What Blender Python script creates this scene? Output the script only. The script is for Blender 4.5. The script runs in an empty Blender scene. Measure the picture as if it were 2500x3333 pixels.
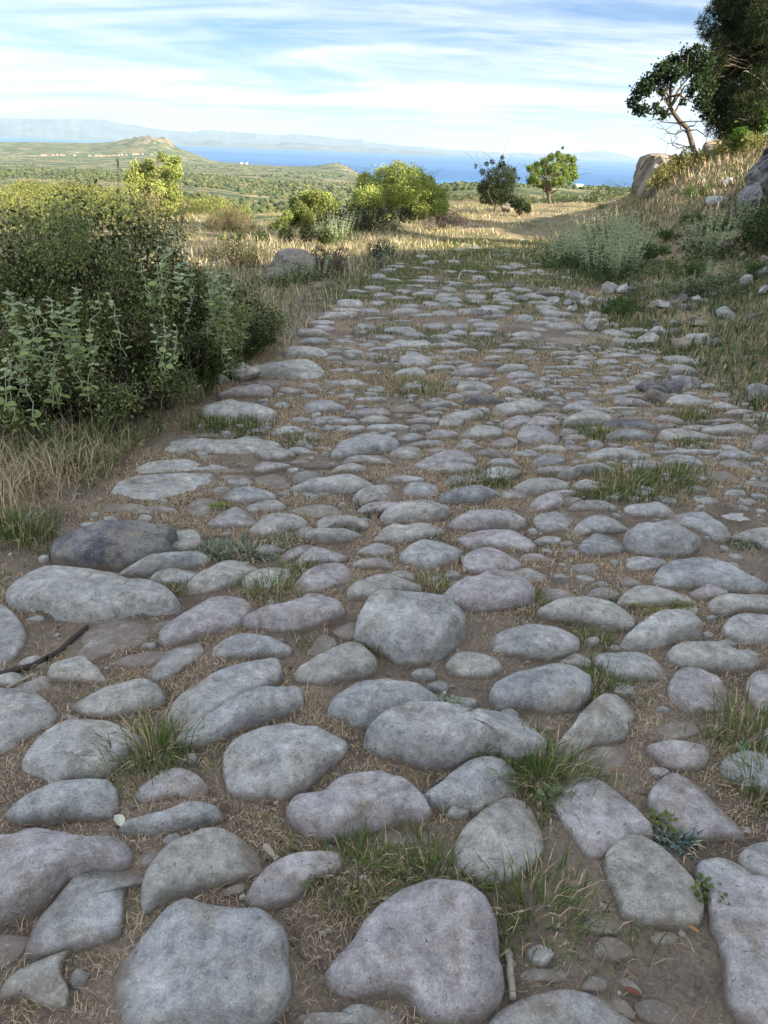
import bpy, math, random
import numpy as np
from mathutils import Vector

sc = bpy.context.scene
col = sc.collection
rng = np.random.default_rng(7)

# ---------------------------------------------------------------- camera
CAM_H = 1.3
PITCH = math.radians(25.5); ROLL = math.radians(2.3)
cam = bpy.data.cameras.new("camera"); camo = bpy.data.objects.new("camera", cam); col.objects.link(camo)
cam.sensor_fit = 'VERTICAL'; cam.sensor_height = 36.0; cam.lens = 36.0*2505/3333
cam.clip_start = 0.05; cam.clip_end = 120000
f = Vector((0, math.cos(PITCH), -math.sin(PITCH))); r0 = Vector((1, 0, 0)); u0 = Vector((0, math.sin(PITCH), math.cos(PITCH)))
rv = math.cos(ROLL)*r0+math.sin(ROLL)*u0; uv = -math.sin(ROLL)*r0+math.cos(ROLL)*u0
from mathutils import Matrix
camo.matrix_world = Matrix(((rv.x, uv.x, -f.x, 0), (rv.y, uv.y, -f.y, 0), (rv.z, uv.z, -f.z, CAM_H), (0, 0, 0, 1)))
sc.camera = camo

# ---------------------------------------------------------------- light
SUN_EL = math.radians(23); SUN_AZ = math.radians(122)      # azimuth clockwise from +Y
world = bpy.data.worlds.new("World"); sc.world = world; world.use_nodes = True
wn = world.node_tree; wn.nodes.clear()
def N(tree, typ, **kw):
    n = tree.nodes.new(typ)
    for k, v in kw.items():
        if k.startswith('i_'): n.inputs[k[2:].replace('_', ' ')].default_value = v
        else: setattr(n, k, v)
    return n
sky = N(wn, 'ShaderNodeTexSky', sky_type='NISHITA', sun_disc=False, sun_elevation=SUN_EL, sun_rotation=SUN_AZ, altitude=200, air_density=1.0, dust_density=0.2, ozone_density=4.0)
tc = N(wn, 'ShaderNodeTexCoord'); sep = N(wn, 'ShaderNodeSeparateXYZ')
wn.links.new(tc.outputs['Generated'], sep.inputs[0])
def M(tree, op, a, b=None, c=None, clamp=False):
    n = tree.nodes.new('ShaderNodeMath'); n.operation = op; n.use_clamp = clamp
    for i, v in enumerate((a, b, c)):
        if v is None: continue
        if isinstance(v, (int, float)): n.inputs[i].default_value = v
        else: tree.links.new(v, n.inputs[i])
    return n.outputs[0]
zc = M(wn, 'ADD', M(wn, 'MAXIMUM', sep.outputs['Z'], 0.0), 0.10)
px = M(wn, 'DIVIDE', sep.outputs['X'], zc); py = M(wn, 'DIVIDE', sep.outputs['Y'], zc)
comb = N(wn, 'ShaderNodeCombineXYZ'); wn.links.new(px, comb.inputs[0]); wn.links.new(py, comb.inputs[1])
def cloud(scale, rot, loc, detail, rough, lo, hi, dist=0.5):
    mp = N(wn, 'ShaderNodeMapping'); mp.inputs['Scale'].default_value = scale; mp.inputs['Rotation'].default_value = (0, 0, rot); mp.inputs['Location'].default_value = loc
    wn.links.new(comb.outputs[0], mp.inputs[0])
    nz = N(wn, 'ShaderNodeTexNoise'); nz.inputs['Scale'].default_value = 1.0; nz.inputs['Detail'].default_value = detail; nz.inputs['Roughness'].default_value = rough; nz.inputs['Distortion'].default_value = dist
    wn.links.new(mp.outputs[0], nz.inputs['Vector'])
    mr = N(wn, 'ShaderNodeMapRange', interpolation_type='SMOOTHSTEP'); mr.inputs[1].default_value = lo; mr.inputs[2].default_value = hi
    wn.links.new(nz.outputs[0], mr.inputs[0]); return mr.outputs[0]
c1 = cloud((0.34, 0.60, 1), 0.14, (5.3, 1.7, 0), 9, 0.62, 0.36, 0.62, 0.9)
c2 = cloud((0.9, 2.0, 1), 0.10, (7.3, 2.9, 0), 8, 0.66, 0.42, 0.72, 0.8)
hz = N(wn, 'ShaderNodeMapRange', interpolation_type='SMOOTHSTEP'); hz.inputs[1].default_value = 0.15; hz.inputs[2].default_value = -0.02; hz.inputs[3].default_value = 0.0; hz.inputs[4].default_value = 0.20
wn.links.new(sep.outputs['Z'], hz.inputs[0])
cm = M(wn, 'ADD', M(wn, 'MULTIPLY', c1, 0.82), M(wn, 'MULTIPLY', c2, 0.38))
hi_ = N(wn, 'ShaderNodeMapRange', interpolation_type='SMOOTHSTEP'); hi_.inputs[1].default_value = 0.17; hi_.inputs[2].default_value = 0.75; hi_.inputs[4].default_value = 0.5   # extra unseen cloud overhead, added to lift the fill light
wn.links.new(sep.outputs['Z'], hi_.inputs[0])
cm = M(wn, 'MINIMUM', M(wn, 'ADD', M(wn, 'ADD', cm, M(wn, 'MULTIPLY', hz.outputs[0], M(wn, 'ADD', M(wn, 'MULTIPLY', c2, 0.75), 0.55))), hi_.outputs[0]), 0.95)
clear = N(wn, 'ShaderNodeMix', data_type='RGBA', blend_type='MULTIPLY'); clear.inputs[0].default_value = 1.0; clear.inputs[7].default_value = (.27, .33, .44, 1); wn.links.new(sky.outputs[0], clear.inputs[6])
mixc = N(wn, 'ShaderNodeMix', data_type='RGBA'); wn.links.new(cm, mixc.inputs[0]); wn.links.new(clear.outputs[2], mixc.inputs[6])
mixc.inputs[7].default_value = (3.1, 3.36, 3.58, 1)
bg = N(wn, 'ShaderNodeBackground'); bg.inputs[1].default_value = 0.05
wn.links.new(mixc.outputs[2], bg.inputs[0]); wo = N(wn, 'ShaderNodeOutputWorld'); wn.links.new(bg.outputs[0], wo.inputs[0])

sun = bpy.data.lights.new("sun", 'SUN'); sun.energy = 2.05; sun.angle = math.radians(0.53); sun.color = (1.0, 0.87, 0.68)
suno = bpy.data.objects.new("sun", sun); col.objects.link(suno)
sd = Vector((math.sin(SUN_AZ)*math.cos(SUN_EL), math.cos(SUN_AZ)*math.cos(SUN_EL), math.sin(SUN_EL)))
suno.rotation_euler = (-sd).to_track_quat('-Z', 'Y').to_euler(); suno.location = (20, -10, 30)

sc.view_settings.view_transform = 'Standard'; sc.view_settings.look = 'None'; sc.view_settings.gamma = 1.0
sc.view_settings.use_curve_mapping = False; sc.view_settings.exposure = 2.85
sc.cycles.max_bounces = 6; sc.cycles.volume_bounces = 1; sc.cycles.use_denoising = True

# ---------------------------------------------------------------- ground heights (metres, road level at the viewer = 0)
def smooth01(t):
    t = np.clip(t, 0, 1); return t*t*(3-2*t)

def hash2(ix, iy, seed):
    h = (ix.astype(np.int64)*374761393 + iy.astype(np.int64)*668265263 + seed*974711) & 0xffffffff
    h = ((h ^ (h >> 13))*1274126177) & 0xffffffff
    return ((h ^ (h >> 16)) & 0xffff)/65535.0

def vnoise(x, y, seed=0):
    x = np.asarray(x, float); y = np.asarray(y, float)
    ix = np.floor(x); iy = np.floor(y)
    fx = smooth01(x-ix); fy = smooth01(y-iy)
    a = hash2(ix, iy, seed); b = hash2(ix+1, iy, seed)
    c = hash2(ix, iy+1, seed); d = hash2(ix+1, iy+1, seed)
    return (a*(1-fx)+b*fx)*(1-fy)+(c*(1-fx)+d*fx)*fy

def fbm(x, y, seed=0, octv=4):
    x = np.asarray(x, float); y = np.asarray(y, float)
    s = 0; a = 0.5; t = 0
    for k in range(octv):
        s = s+a*vnoise(x*2**k+13.7*k, y*2**k+5.1*k, seed+k); t += a; a *= 0.5
    return s/t

def road_z(y):
    return -0.028*np.logaddexp(0, (np.asarray(y, float)-8)/1.2)*1.2

R_NODES = [1, 4, 7, 10, 14, 18, 24, 40, 80, 150, 300, 600, 1200, 2000, 3000, 4500, 5500, 6500, 8500, 12000, 26000]
AZ = {
 -180: [0,0,0,0,0,.3,.8,2,3,3,3,0,-20,-60,-100,-150,-190,-230,-260,-260,-260],
 -120: [0,-.1,-.5,-1,-2,-3,-4,-7,-12,-20,-30,-45,-60,-80,-100,-120,-130,-150,-170,-190,-200],
 -60: [0,0,-.1,-.3,-.8,-1.6,-2.6,-5,-9,-14,-30,-40,-52,-76,-105,-112,-110,-70,-80,-120,-180],
 -40: [0,0,0,0,-.3,-.8,-1.6,-3.5,-8.5,-13,-28,-36,-51,-76,-105,-112,-100,-64,-90,-230,-260],
 -25.5: [0,0,0,-.05,-.25,-.55,-1.1,-2.6,-8,-13,-28,-34,-51,-76,-104,-112,-98,-64,-190,-260,-260],
 -20: [0,0,0,-.03,-.2,-.45,-.95,-2.4,-8,-13.5,-27,-33,-51,-72,-98,-104,-80,-52,-195,-260,-260],
 -18: [0,0,0,-.02,-.15,-.4,-.9,-2.3,-8,-14,-27,-33,-51,-72,-98,-96,-34,-48,-200,-260,-260],
 -17.4: [0,0,0,0,-.1,-.38,-.87,-2.2,-8,-14.5,-27,-33,-51,-72,-98,-94,-14,-60,-205,-260,-260],
 -16.7: [0,0,0,0,-.1,-.38,-.85,-2.2,-8,-14.5,-27,-33,-51,-72,-98,-90,-6,-70,-205,-260,-260],
 -15.4: [0,0,0,0,-.1,-.36,-.85,-2.1,-8,-15,-27,-33,-51,-72,-98,-94,-14,-100,-215,-260,-260],
 -14.2: [0,0,0,0,-.1,-.34,-.82,-2.0,-8,-15,-27,-33,-51,-74,-100,-110,-66,-150,-225,-260,-260],
 -12: [0,0,0,0,-.1,-.3,-.8,-2.0,-8,-15,-26,-36,-52,-74,-98,-118,-136,-195,-240,-260,-260],
 -8: [0,0,0,0,-.12,-.4,-1.5,-5,-13,-15,-23.5,-40,-58,-76,-98,-122,-150,-206,-250,-260,-260],
 -5.5: [0,0,0,-.04,-.14,-.32,-1.2,-4.5,-13,-17,-24,-40,-60,-78,-100,-112,-165,-225,-250,-260,-260],
 -4: [0,0,0,-.06,-.16,-.3,-1.0,-4,-12,-18,-25,-40,-60,-79,-102,-76,-185,-230,-250,-260,-260],
 -2.5: [0,0,0,-.07,-.17,-.3,-.8,-3.5,-11,-18,-26,-40,-60,-80,-108,-146,-210,-230,-250,-260,-260],
 -1: [0,0,0,-.07,-.17,-.3,-.6,-2.6,-9,-17,-25,-38,-58,-82,-125,-185,-220,-230,-250,-260,-260],
 1.3: [0,0,0,-.07,-.17,-.29,-.5,-1.6,-7,-14,-21,-32,-53,-90,-150,-205,-230,-240,-250,-260,-260],
 3.5: [0,0,0,-.07,-.17,-.29,-.45,-1.0,-6,-11,-17,-27,-45,-90,-160,-215,-240,-250,-260,-260,-260],
 7.5: [0,0,0,-.07,-.17,-.28,-.45,-.9,-5,-9,-13.5,-23,-42,-95,-170,-225,-240,-250,-260,-260,-260],
 11: [0,0,0,-.06,-.17,-.28,-.45,-.85,-5,-9,-13.5,-22,-41,-95,-170,-225,-240,-250,-260,-260,-260],
 13.6: [0,0,.0,-.03,-.1,-.2,-.35,-.8,-4.5,-8.5,-13,-22,-41,-95,-170,-225,-240,-250,-260,-260,-260],
 16: [0,0,.02,.06,.2,.35,.35,-.3,-4,-8,-13,-22,-41,-95,-170,-225,-240,-250,-260,-260,-260],
 17.5: [0,0,.03,.12,.42,.92,.9,0,-3,-7,-13,-22,-41,-95,-170,-225,-240,-250,-260,-260,-260],
 18.8: [0,0,.05,.18,.58,1.22,1.15,.2,-2,-6,-12,-22,-41,-95,-170,-225,-240,-250,-260,-260,-260],
 21: [0,0,.05,.2,.75,1.5,1.4,.5,-1,-4,-10,-20,-41,-95,-170,-225,-240,-250,-260,-260,-260],
 23.5: [0,0,.06,.25,.98,1.7,1.7,1,0,-2,-8,-18,-40,-90,-160,-220,-240,-250,-260,-260,-260],
 27: [0,.02,.2,.55,1.3,2.1,2.3,2,1,0,-5,-15,-35,-80,-140,-200,-230,-250,-260,-260,-260],
 33: [0,.05,.4,.95,1.9,2.7,3.1,3.3,3,2,0,-5,-20,-60,-110,-170,-220,-240,-260,-260,-260],
 42: [0,.12,.8,1.7,2.8,3.6,4.3,5.2,7,9,10,10,0,-40,-90,-150,-200,-220,-240,-260,-260],
 50: [0,.2,1.1,2.0,2.9,3.6,4.2,5.2,7,9,10,10,0,0,-60,-120,-160,-180,-200,-220,-240],
 60: [0,.3,1.5,2.7,3.8,4.6,5.3,6.5,9,14,20,30,30,0,-60,-120,-160,-180,-200,-220,-240],
 70: [0,.45,2.2,4.2,5.7,6.4,6.9,7.6,9,14,20,30,30,10,-50,-100,-140,-170,-190,-220,-240],
 80: [0,.5,2.5,5.0,7.1,7.9,8.4,9.5,12,18,30,40,50,40,0,-60,-100,-140,-160,-200,-220],
 100: [0,.5,2.6,5.2,8.3,9.8,11,13,18,30,40,60,80,60,20,-40,-80,-120,-150,-180,-200],
 130: [0,.45,2.3,4.8,8.2,10.1,12,15,20,28,40,60,80,60,20,-40,-80,-120,-150,-180,-200],
 160: [0,.05,.4,1,2,3,5,8,12,15,20,25,30,10,-20,-70,-110,-150,-180,-220,-240],
 180: [0,0,0,0,0,.3,.8,2,3,3,3,0,-20,-60,-100,-150,-190,-230,-260,-260,-260],
}
def _build_table():
    a = np.array(sorted(AZ)); lr = np.log(np.array(R_NODES, float))
    T = np.array([AZ[k] for k in sorted(AZ)], float)
    la = np.linspace(-180, 180, 721); ll = np.linspace(0, lr[-1], 260)
    T1 = np.array([np.interp(ll, lr, row) for row in T])          # az nodes x r
    T2 = np.array([np.interp(la, a, T1[:, j]) for j in range(len(ll))]).T
    def blur(M, ax, n):
        for _ in range(n):
            Mp = np.concatenate([np.take(M, [0], ax), M, np.take(M, [-1], ax)], ax)
            m = M.shape[ax]
            M = 0.25*np.take(Mp, range(0, m), ax)+0.5*np.take(Mp, range(1, m+1), ax)+0.25*np.take(Mp, range(2, m+2), ax)
        return M
    T2 = blur(blur(T2, 1, 3), 0, 1)
    return la, ll, T2
_LA, _LL, _TB = _build_table()

def road_left(y):
    return np.interp(y, [-5, 2, 4, 7, 9, 14, 20, 30, 45], [-1.6, -1.3, -1.0, -.66, -.4, .7, 1.9, 3.6, 6.5])
def road_right(y):
    return np.interp(y, [-5, 2, 4, 6, 8, 13, 20, 30, 45], [2.4, 2.3, 2.2, 2.0, 1.75, 2.6, 5.0, 8.2, 12.0])

def height(x, y):
    x = np.asarray(x, float); y = np.asarray(y, float)
    r = np.hypot(x, y); az = np.degrees(np.arctan2(x, y))
    u = (az+180)/360*(len(_LA)-1); v = np.log(np.maximum(r, 1.0))/_LL[-1]*(len(_LL)-1)
    u = np.clip(u, 0, len(_LA)-1.001); v = np.clip(v, 0, len(_LL)-1.001)
    i = u.astype(int); j = v.astype(int); fu = u-i; fv = v-j
    z = (_TB[i, j]*(1-fu)+_TB[i+1, j]*fu)*(1-fv)+(_TB[i, j+1]*(1-fu)+_TB[i+1, j+1]*fu)*fv
    out = np.maximum(road_left(y)-x, x-road_right(y))             # metres outside the paved strip
    w = smooth01(out/0.8)
    near = smooth01((16-y)/4)*(y > -6)
    z = z*(1-near*(1-w))+road_z(y)*near*(1-w)
    amp = np.minimum(0.05+0.012*np.maximum(r-4, 0), 3.0)*(1-near*(1-w)*.9)
    amp = amp+np.clip((r-2500)/1500, 0, 1)*6*smooth01((z+200)/60)*(z < -20)
    sc = np.where(r < 60, 1.1, np.where(r < 900, 0.05, 0.008))
    n1 = fbm(x*0.9, y*0.9, 3)-.5; n2 = fbm(x*.05, y*.05, 7)-.5; n3 = fbm(x*.007, y*.007, 9, 5)-.5
    b1 = smooth01((r-40)/60); b2 = smooth01((r-700)/600)
    z = z+amp*(n1*(1-b1)+n2*b1*(1-b2)+n3*b2)
    # crags on the far rocky hill
    crag = np.exp(-(((az+16.3)/1.7)**2)-((r-5480)/420)**2)
    z = z+crag*(fbm(x*.014, y*.014, 21, 5)-.45)*120*smooth01((r-4000)/800)
    return z


# ---------------------------------------------------------------- helpers
def tag(o, label=None, cat=None, group=None, kind=None):
    for k, v in (('label', label), ('category', cat), ('group', group), ('kind', kind)):
        if v: o[k] = v
    return o

def meshdata(name, V, F, mat=None, tint=None, smooth=True, UV=None):
    V = np.asarray(V, np.float32); me = bpy.data.meshes.new(name)
    Fs = F if isinstance(F, list) else [F]
    Fs = [np.asarray(a, np.int32) for a in Fs if len(a)]
    me.vertices.add(len(V)); me.vertices.foreach_set('co', V.ravel())
    nl = sum(a.size for a in Fs); me.loops.add(nl); me.loops.foreach_set('vertex_index', np.concatenate([a.ravel() for a in Fs]))
    tot = np.concatenate([np.full(len(a), a.shape[1], np.int32) for a in Fs])
    st = np.concatenate([[0], np.cumsum(tot)[:-1]]).astype(np.int32)
    me.polygons.add(len(tot)); me.polygons.foreach_set('loop_start', st); me.polygons.foreach_set('loop_total', tot)
    me.polygons.foreach_set('use_smooth', np.full(len(tot), smooth))
    if tint is not None:
        at = me.attributes.new('tint', 'FLOAT_COLOR', 'POINT')
        t = np.ones((len(V), 4), np.float32); t[:, :3] = tint; at.data.foreach_set('color', t.ravel())
    me.update(calc_edges=True); me.validate()
    if mat: me.materials.append(mat)
    return me

def obj(name, me, parent=None, loc=(0, 0, 0), rz=0.0):
    o = bpy.data.objects.new(name, me); col.objects.link(o); o.location = loc; o.rotation_euler = (0, 0, rz)
    if parent: o.parent = parent
    return o

def empty(name, loc, rz=0.0):
    o = bpy.data.objects.new(name, None); col.objects.link(o); o.location = loc; o.rotation_euler = (0, 0, rz); o.empty_display_size = .1
    return o

def copy_tree(o, parent=None):
    c = o.copy(); col.objects.link(c); c.parent = parent
    for ch in o.children: copy_tree(ch, c)
    return c

class Acc:                                   # gathers pieces of one mesh
    def __init__(s): s.V = []; s.F3 = []; s.F4 = []; s.T = []; s.n = 0
    def add(s, V, F, tint=(1, 1, 1)):
        V = np.asarray(V, float); F = np.asarray(F, int)
        if not len(V): return
        s.V.append(V); t = np.asarray(tint, float)
        s.T.append(np.broadcast_to(t, (len(V), 3)) if t.ndim == 1 else t)
        (s.F3 if F.shape[1] == 3 else s.F4).append(F+s.n); s.n += len(V)
    def mesh(s, name, mat, smooth=True):
        F = []
        if s.F3: F.append(np.concatenate(s.F3))
        if s.F4: F.append(np.concatenate(s.F4))
        return meshdata(name, np.concatenate(s.V), F, mat, np.concatenate(s.T), smooth)

def blades(root, ht, wd, az, lean, tint, curl=0.5):
    """grass blades: 5 verts, 3 triangles each; lean 0 = upright, 1 = lying"""
    n = len(root); root = np.asarray(root, float)
    dx, dy = np.cos(az), np.sin(az)
    hx, hy = -dy, dx
    a1 = lean*0.6; a2 = np.minimum(lean*(1+curl), 1.35)
    p1 = root+np.stack([dx*np.sin(a1*1.57), dy*np.sin(a1*1.57), np.cos(a1*1.57)], 1)*(ht*.5)[:, None]
    p2 = p1+np.stack([dx*np.sin(a2*1.57), dy*np.sin(a2*1.57), np.cos(a2*1.57)], 1)*(ht*.5)[:, None]
    sd_ = np.stack([hx, hy, np.zeros(n)], 1)
    V = np.stack([root-sd_*(wd*.5)[:, None], root+sd_*(wd*.5)[:, None], p1-sd_*(wd*.42)[:, None], p1+sd_*(wd*.42)[:, None], p2], 1).reshape(-1, 3)
    b = np.arange(n)[:, None]*5
    F = np.concatenate([b+np.array([[0, 1, 3]]), b+np.array([[0, 3, 2]]), b+np.array([[2, 3, 4]])], 0)
    T = np.repeat(np.broadcast_to(tint, (n, 3)), 5, 0)
    return V, F, T

def leaves(c, L, W, tint, up=0.0, R=None):
    """diamond leaves at centres c with random facing"""
    R = R or rng; n = len(c); c = np.asarray(c, float)
    d = R.normal(size=(n, 3)); d[:, 2] += up; d /= np.linalg.norm(d, axis=1)[:, None]
    e = R.normal(size=(n, 3)); e -= d*(e*d).sum(1)[:, None]; e /= np.linalg.norm(e, axis=1)[:, None]
    nn = np.cross(d, e)
    L = np.broadcast_to(L, n)[:, None]; W = np.broadcast_to(W, n)[:, None]
    V = np.stack([c-d*L*.5, c-d*L*.05+e*W*.5+nn*W*.18, c+d*L*.5, c-d*L*.05-e*W*.5+nn*W*.18], 1).reshape(-1, 3)
    F = np.arange(n)[:, None]*4+np.array([[0, 1, 2, 3]])
    T = np.repeat(np.broadcast_to(tint, (n, 3)), 4, 0)
    return V, F, T

def tube(pts, rad, sides=6, cap=True):
    pts = np.asarray(pts, float); k = len(pts); rad = np.broadcast_to(rad, k)
    t = np.gradient(pts, axis=0); t /= np.linalg.norm(t, axis=1)[:, None]+1e-9
    ref = np.array([0.3, 0.2, 0.93]) if abs(t[:, 2]).mean() < .8 else np.array([1., .1, 0])
    e = np.cross(t, ref); e /= np.linalg.norm(e, axis=1)[:, None]; g = np.cross(t, e)
    a = np.arange(sides)/sides*2*np.pi
    V = (pts[:, None]+(e[:, None]*np.cos(a)[None, :, None]+g[:, None]*np.sin(a)[None, :, None])*rad[:, None, None]).reshape(-1, 3)
    F = []
    for i in range(k-1):
        for j in range(sides):
            q = (j+1) % sides; F.append((i*sides+j, i*sides+q, (i+1)*sides+q, (i+1)*sides+j))
    return V, np.array(F)

def jitter_line(a, b, n, amp, R=None):
    R = R or rng; a = np.asarray(a, float); b = np.asarray(b, float)
    t = np.linspace(0, 1, n)[:, None]; p = a*(1-t)+b*t
    o = R.normal(size=(n, 3))*amp; o[0] = 0; o[-1] = 0
    return p+o

def shade_tint(n, base, var, R=None):
    R = R or rng
    b = np.asarray(base, float)
    k = 1+R.normal(size=(n, 1))*var; h = R.normal(size=(n, 3))*var*.25
    return np.clip(b*(k+h), 0.004, 1)

# ---------------------------------------------------------------- materials
def newmat(name):
    m = bpy.data.materials.new(name); m.use_nodes = True; t = m.node_tree; t.nodes.clear()
    out = t.nodes.new('ShaderNodeOutputMaterial'); b = t.nodes.new('ShaderNodeBsdfPrincipled'); t.links.new(b.outputs[0], out.inputs[0])
    b.inputs['Roughness'].default_value = .9; b.inputs['Specular IOR Level'].default_value = .25
    return m, t, b, out

def tinted(name, translucent=0.0, rough=.8, spec=.25):
    m, t, b, out = newmat(name)
    a = t.nodes.new('ShaderNodeAttribute'); a.attribute_name = 'tint'
    t.links.new(a.outputs['Color'], b.inputs['Base Color']); b.inputs['Roughness'].default_value = rough; b.inputs['Specular IOR Level'].default_value = spec
    if translucent:
        tr = t.nodes.new('ShaderNodeBsdfTranslucent'); t.links.new(a.outputs['Color'], tr.inputs[0])
        mx = t.nodes.new('ShaderNodeMixShader'); mx.inputs[0].default_value = translucent
        t.links.new(b.outputs[0], mx.inputs[1]); t.links.new(tr.outputs[0], mx.inputs[2]); t.links.new(mx.outputs[0], out.inputs[0])
    return m

def noise(t, scale, detail=4, rough=.55, vec=None, dist=0.0, dim=None):
    n = t.nodes.new('ShaderNodeTexNoise'); n.inputs['Scale'].default_value = scale; n.inputs['Detail'].default_value = detail
    n.inputs['Roughness'].default_value = rough; n.inputs['Distortion'].default_value = dist
    if vec is not None: t.links.new(vec, n.inputs['Vector'])
    return n.outputs[0]

def ramp(t, fac, *stops):
    r = t.nodes.new('ShaderNodeValToRGB'); e = r.color_ramp.elements
    while len(e) < len(stops): e.new(0.5)
    for i, (p, c) in enumerate(stops):
        e[i].position = p; e[i].color = (c[0], c[1], c[2], 1) if hasattr(c, '__len__') else (c, c, c, 1)
    t.links.new(fac, r.inputs[0]); return r.outputs[0]

def mix(t, fac, a, b, mode='MIX'):
    n = t.nodes.new('ShaderNodeMix'); n.data_type = 'RGBA'; n.blend_type = mode
    for i, v in ((0, fac), (6, a), (7, b)):
        if isinstance(v, (int, float)): n.inputs[i].default_value = v
        elif isinstance(v, tuple): n.inputs[i].default_value = (*v, 1) if len(v) == 3 else v
        else: t.links.new(v, n.inputs[i])
    return n.outputs[2]

def bump(t, b, h, strength, dist):
    n = t.nodes.new('ShaderNodeBump'); n.inputs['Strength'].default_value = strength; n.inputs['Distance'].default_value = dist
    t.links.new(h, n.inputs['Height']); t.links.new(n.outputs[0], b.inputs['Normal'])

def geo_pos(t): return t.nodes.new('ShaderNodeNewGeometry').outputs['Position']

def stone_mat(name, base, alt, lichen=(0.52, 0.525, 0.51), lich=0.60, dark=(0.07, 0.07, 0.075), soil_shade=True):
    m, t, b, out = newmat(name); p = geo_pos(t)
    c = mix(t, ramp(t, noise(t, 5.0, 5, .65, p), (.34, 0.), (.66, 1.)), base, alt)
    # earth dust in patches
    c = mix(t, ramp(t, noise(t, 10, 5, .7, p, .5), (.50, 0.), (.70, .8)), c, (0.27, 0.225, 0.175))
    # mottling, weather stains, fine grain
    c = mix(t, 0.8, c, ramp(t, noise(t, 9, 5, .7, p, .4), (.32, .62), (.68, 1.32)), 'MULTIPLY')
    c = mix(t, 0.7, c, ramp(t, noise(t, 34, 6, .75, p), (.30, .40), (.70, 1.65)), 'MULTIPLY')
    c = mix(t, 0.6, c, ramp(t, noise(t, 240, 3, .7, p), (.30, .55), (.70, 1.5)), 'MULTIPLY')
    # earth on the stone's foot, darkened as painted shade too, ragged upper edge
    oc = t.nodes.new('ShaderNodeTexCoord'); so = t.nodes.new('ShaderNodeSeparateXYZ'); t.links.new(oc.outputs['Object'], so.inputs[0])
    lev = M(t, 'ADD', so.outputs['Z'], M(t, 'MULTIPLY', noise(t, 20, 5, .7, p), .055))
    c = mix(t, ramp(t, M(t, 'MULTIPLY', lev, 10.0), (.36, .8), (.56, 0.)), c, (0.235, 0.185, 0.145)) if soil_shade else c
    # pale lichen patches
    c = mix(t, ramp(t, noise(t, 18, 7, .75, p, .8), (lich-.02, 0.), (lich+.05, .55)), c, lichen)
    # dark pits
    c = mix(t, ramp(t, noise(t, 95, 4, .7, p, .3), (.62, 0.), (.68, .75)), c, dark)
    c = mix(t, ramp(t, noise(t, 140, 2, .6, p), (.66, 0.), (.70, .8)), c, (0.55, 0.54, 0.52))
    # ochre lichen, rare
    c = mix(t, ramp(t, noise(t, 8, 6, .75, p, .8), (.68, 0.), (.73, .7)), c, (0.25, 0.19, 0.07))
    t.links.new(c, b.inputs['Base Color']); b.inputs['Roughness'].default_value = .85
    h = M(t, 'ADD', M(t, 'MULTIPLY', noise(t, 26, 7, .78, p), 1.6), M(t, 'MULTIPLY', noise(t, 160, 4, .75, p), .55))
    bump(t, b, h, .75, .010)
    return m

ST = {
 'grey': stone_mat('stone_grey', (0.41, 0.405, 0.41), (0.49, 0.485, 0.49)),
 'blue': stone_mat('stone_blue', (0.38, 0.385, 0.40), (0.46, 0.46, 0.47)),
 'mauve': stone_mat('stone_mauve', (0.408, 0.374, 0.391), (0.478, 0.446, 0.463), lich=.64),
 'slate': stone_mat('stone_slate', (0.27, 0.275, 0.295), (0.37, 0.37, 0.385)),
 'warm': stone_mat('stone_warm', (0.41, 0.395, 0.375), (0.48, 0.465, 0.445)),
 'pale': stone_mat('stone_pale', (0.43, 0.425, 0.42), (0.52, 0.51, 0.50), soil_shade=False),
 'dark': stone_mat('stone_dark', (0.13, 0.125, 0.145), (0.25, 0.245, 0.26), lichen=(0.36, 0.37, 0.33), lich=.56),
 'white': stone_mat('stone_white', (0.40, 0.38, 0.345), (0.50, 0.475, 0.44), lichen=(.62, .6, .56), soil_shade=False),
 'tan': stone_mat('stone_tan', (0.28, 0.235, 0.185), (0.37, 0.32, 0.26), soil_shade=False),
 'brown': stone_mat('stone_brown', (0.20, 0.175, 0.16), (0.29, 0.26, 0.235), soil_shade=False),
}

def soil_mat():
    m, t, b, out = newmat('road_soil'); p = geo_pos(t)
    c = mix(t, ramp(t, noise(t, 3.0, 5, .6, p), (.35, 0.), (.65, 1.)), (0.175, 0.135, 0.108), (0.32, 0.262, 0.215))
    c = mix(t, ramp(t, noise(t, 6, 5, .7, p, .4), (.5, 0.), (.68, .7)), c, (0.34, 0.265, 0.18))
    c = mix(t, .7, c, ramp(t, noise(t, 120, 4, .75, p), (.25, .35), (.75, 1.7)), 'MULTIPLY')
    vo = t.nodes.new('ShaderNodeTexVoronoi'); vo.inputs['Scale'].default_value = 170; t.links.new(p, vo.inputs['Vector'])
    c = mix(t, ramp(t, vo.outputs['Distance'], (.12, .55), (.25, 0.)), c, ramp(t, noise(t, 90, 1, .5, p), (.42, (.08, .065, .055)), (.62, (.36, .33, .30))))
    t.links.new(c, b.inputs['Base Color'])
    h = M(t, 'ADD', noise(t, 60, 6, .8, p), M(t, 'MULTIPLY', noise(t, 260, 3, .7, p), .5)); bump(t, b, h, .9, .012)
    return m
SOIL = soil_mat()

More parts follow.
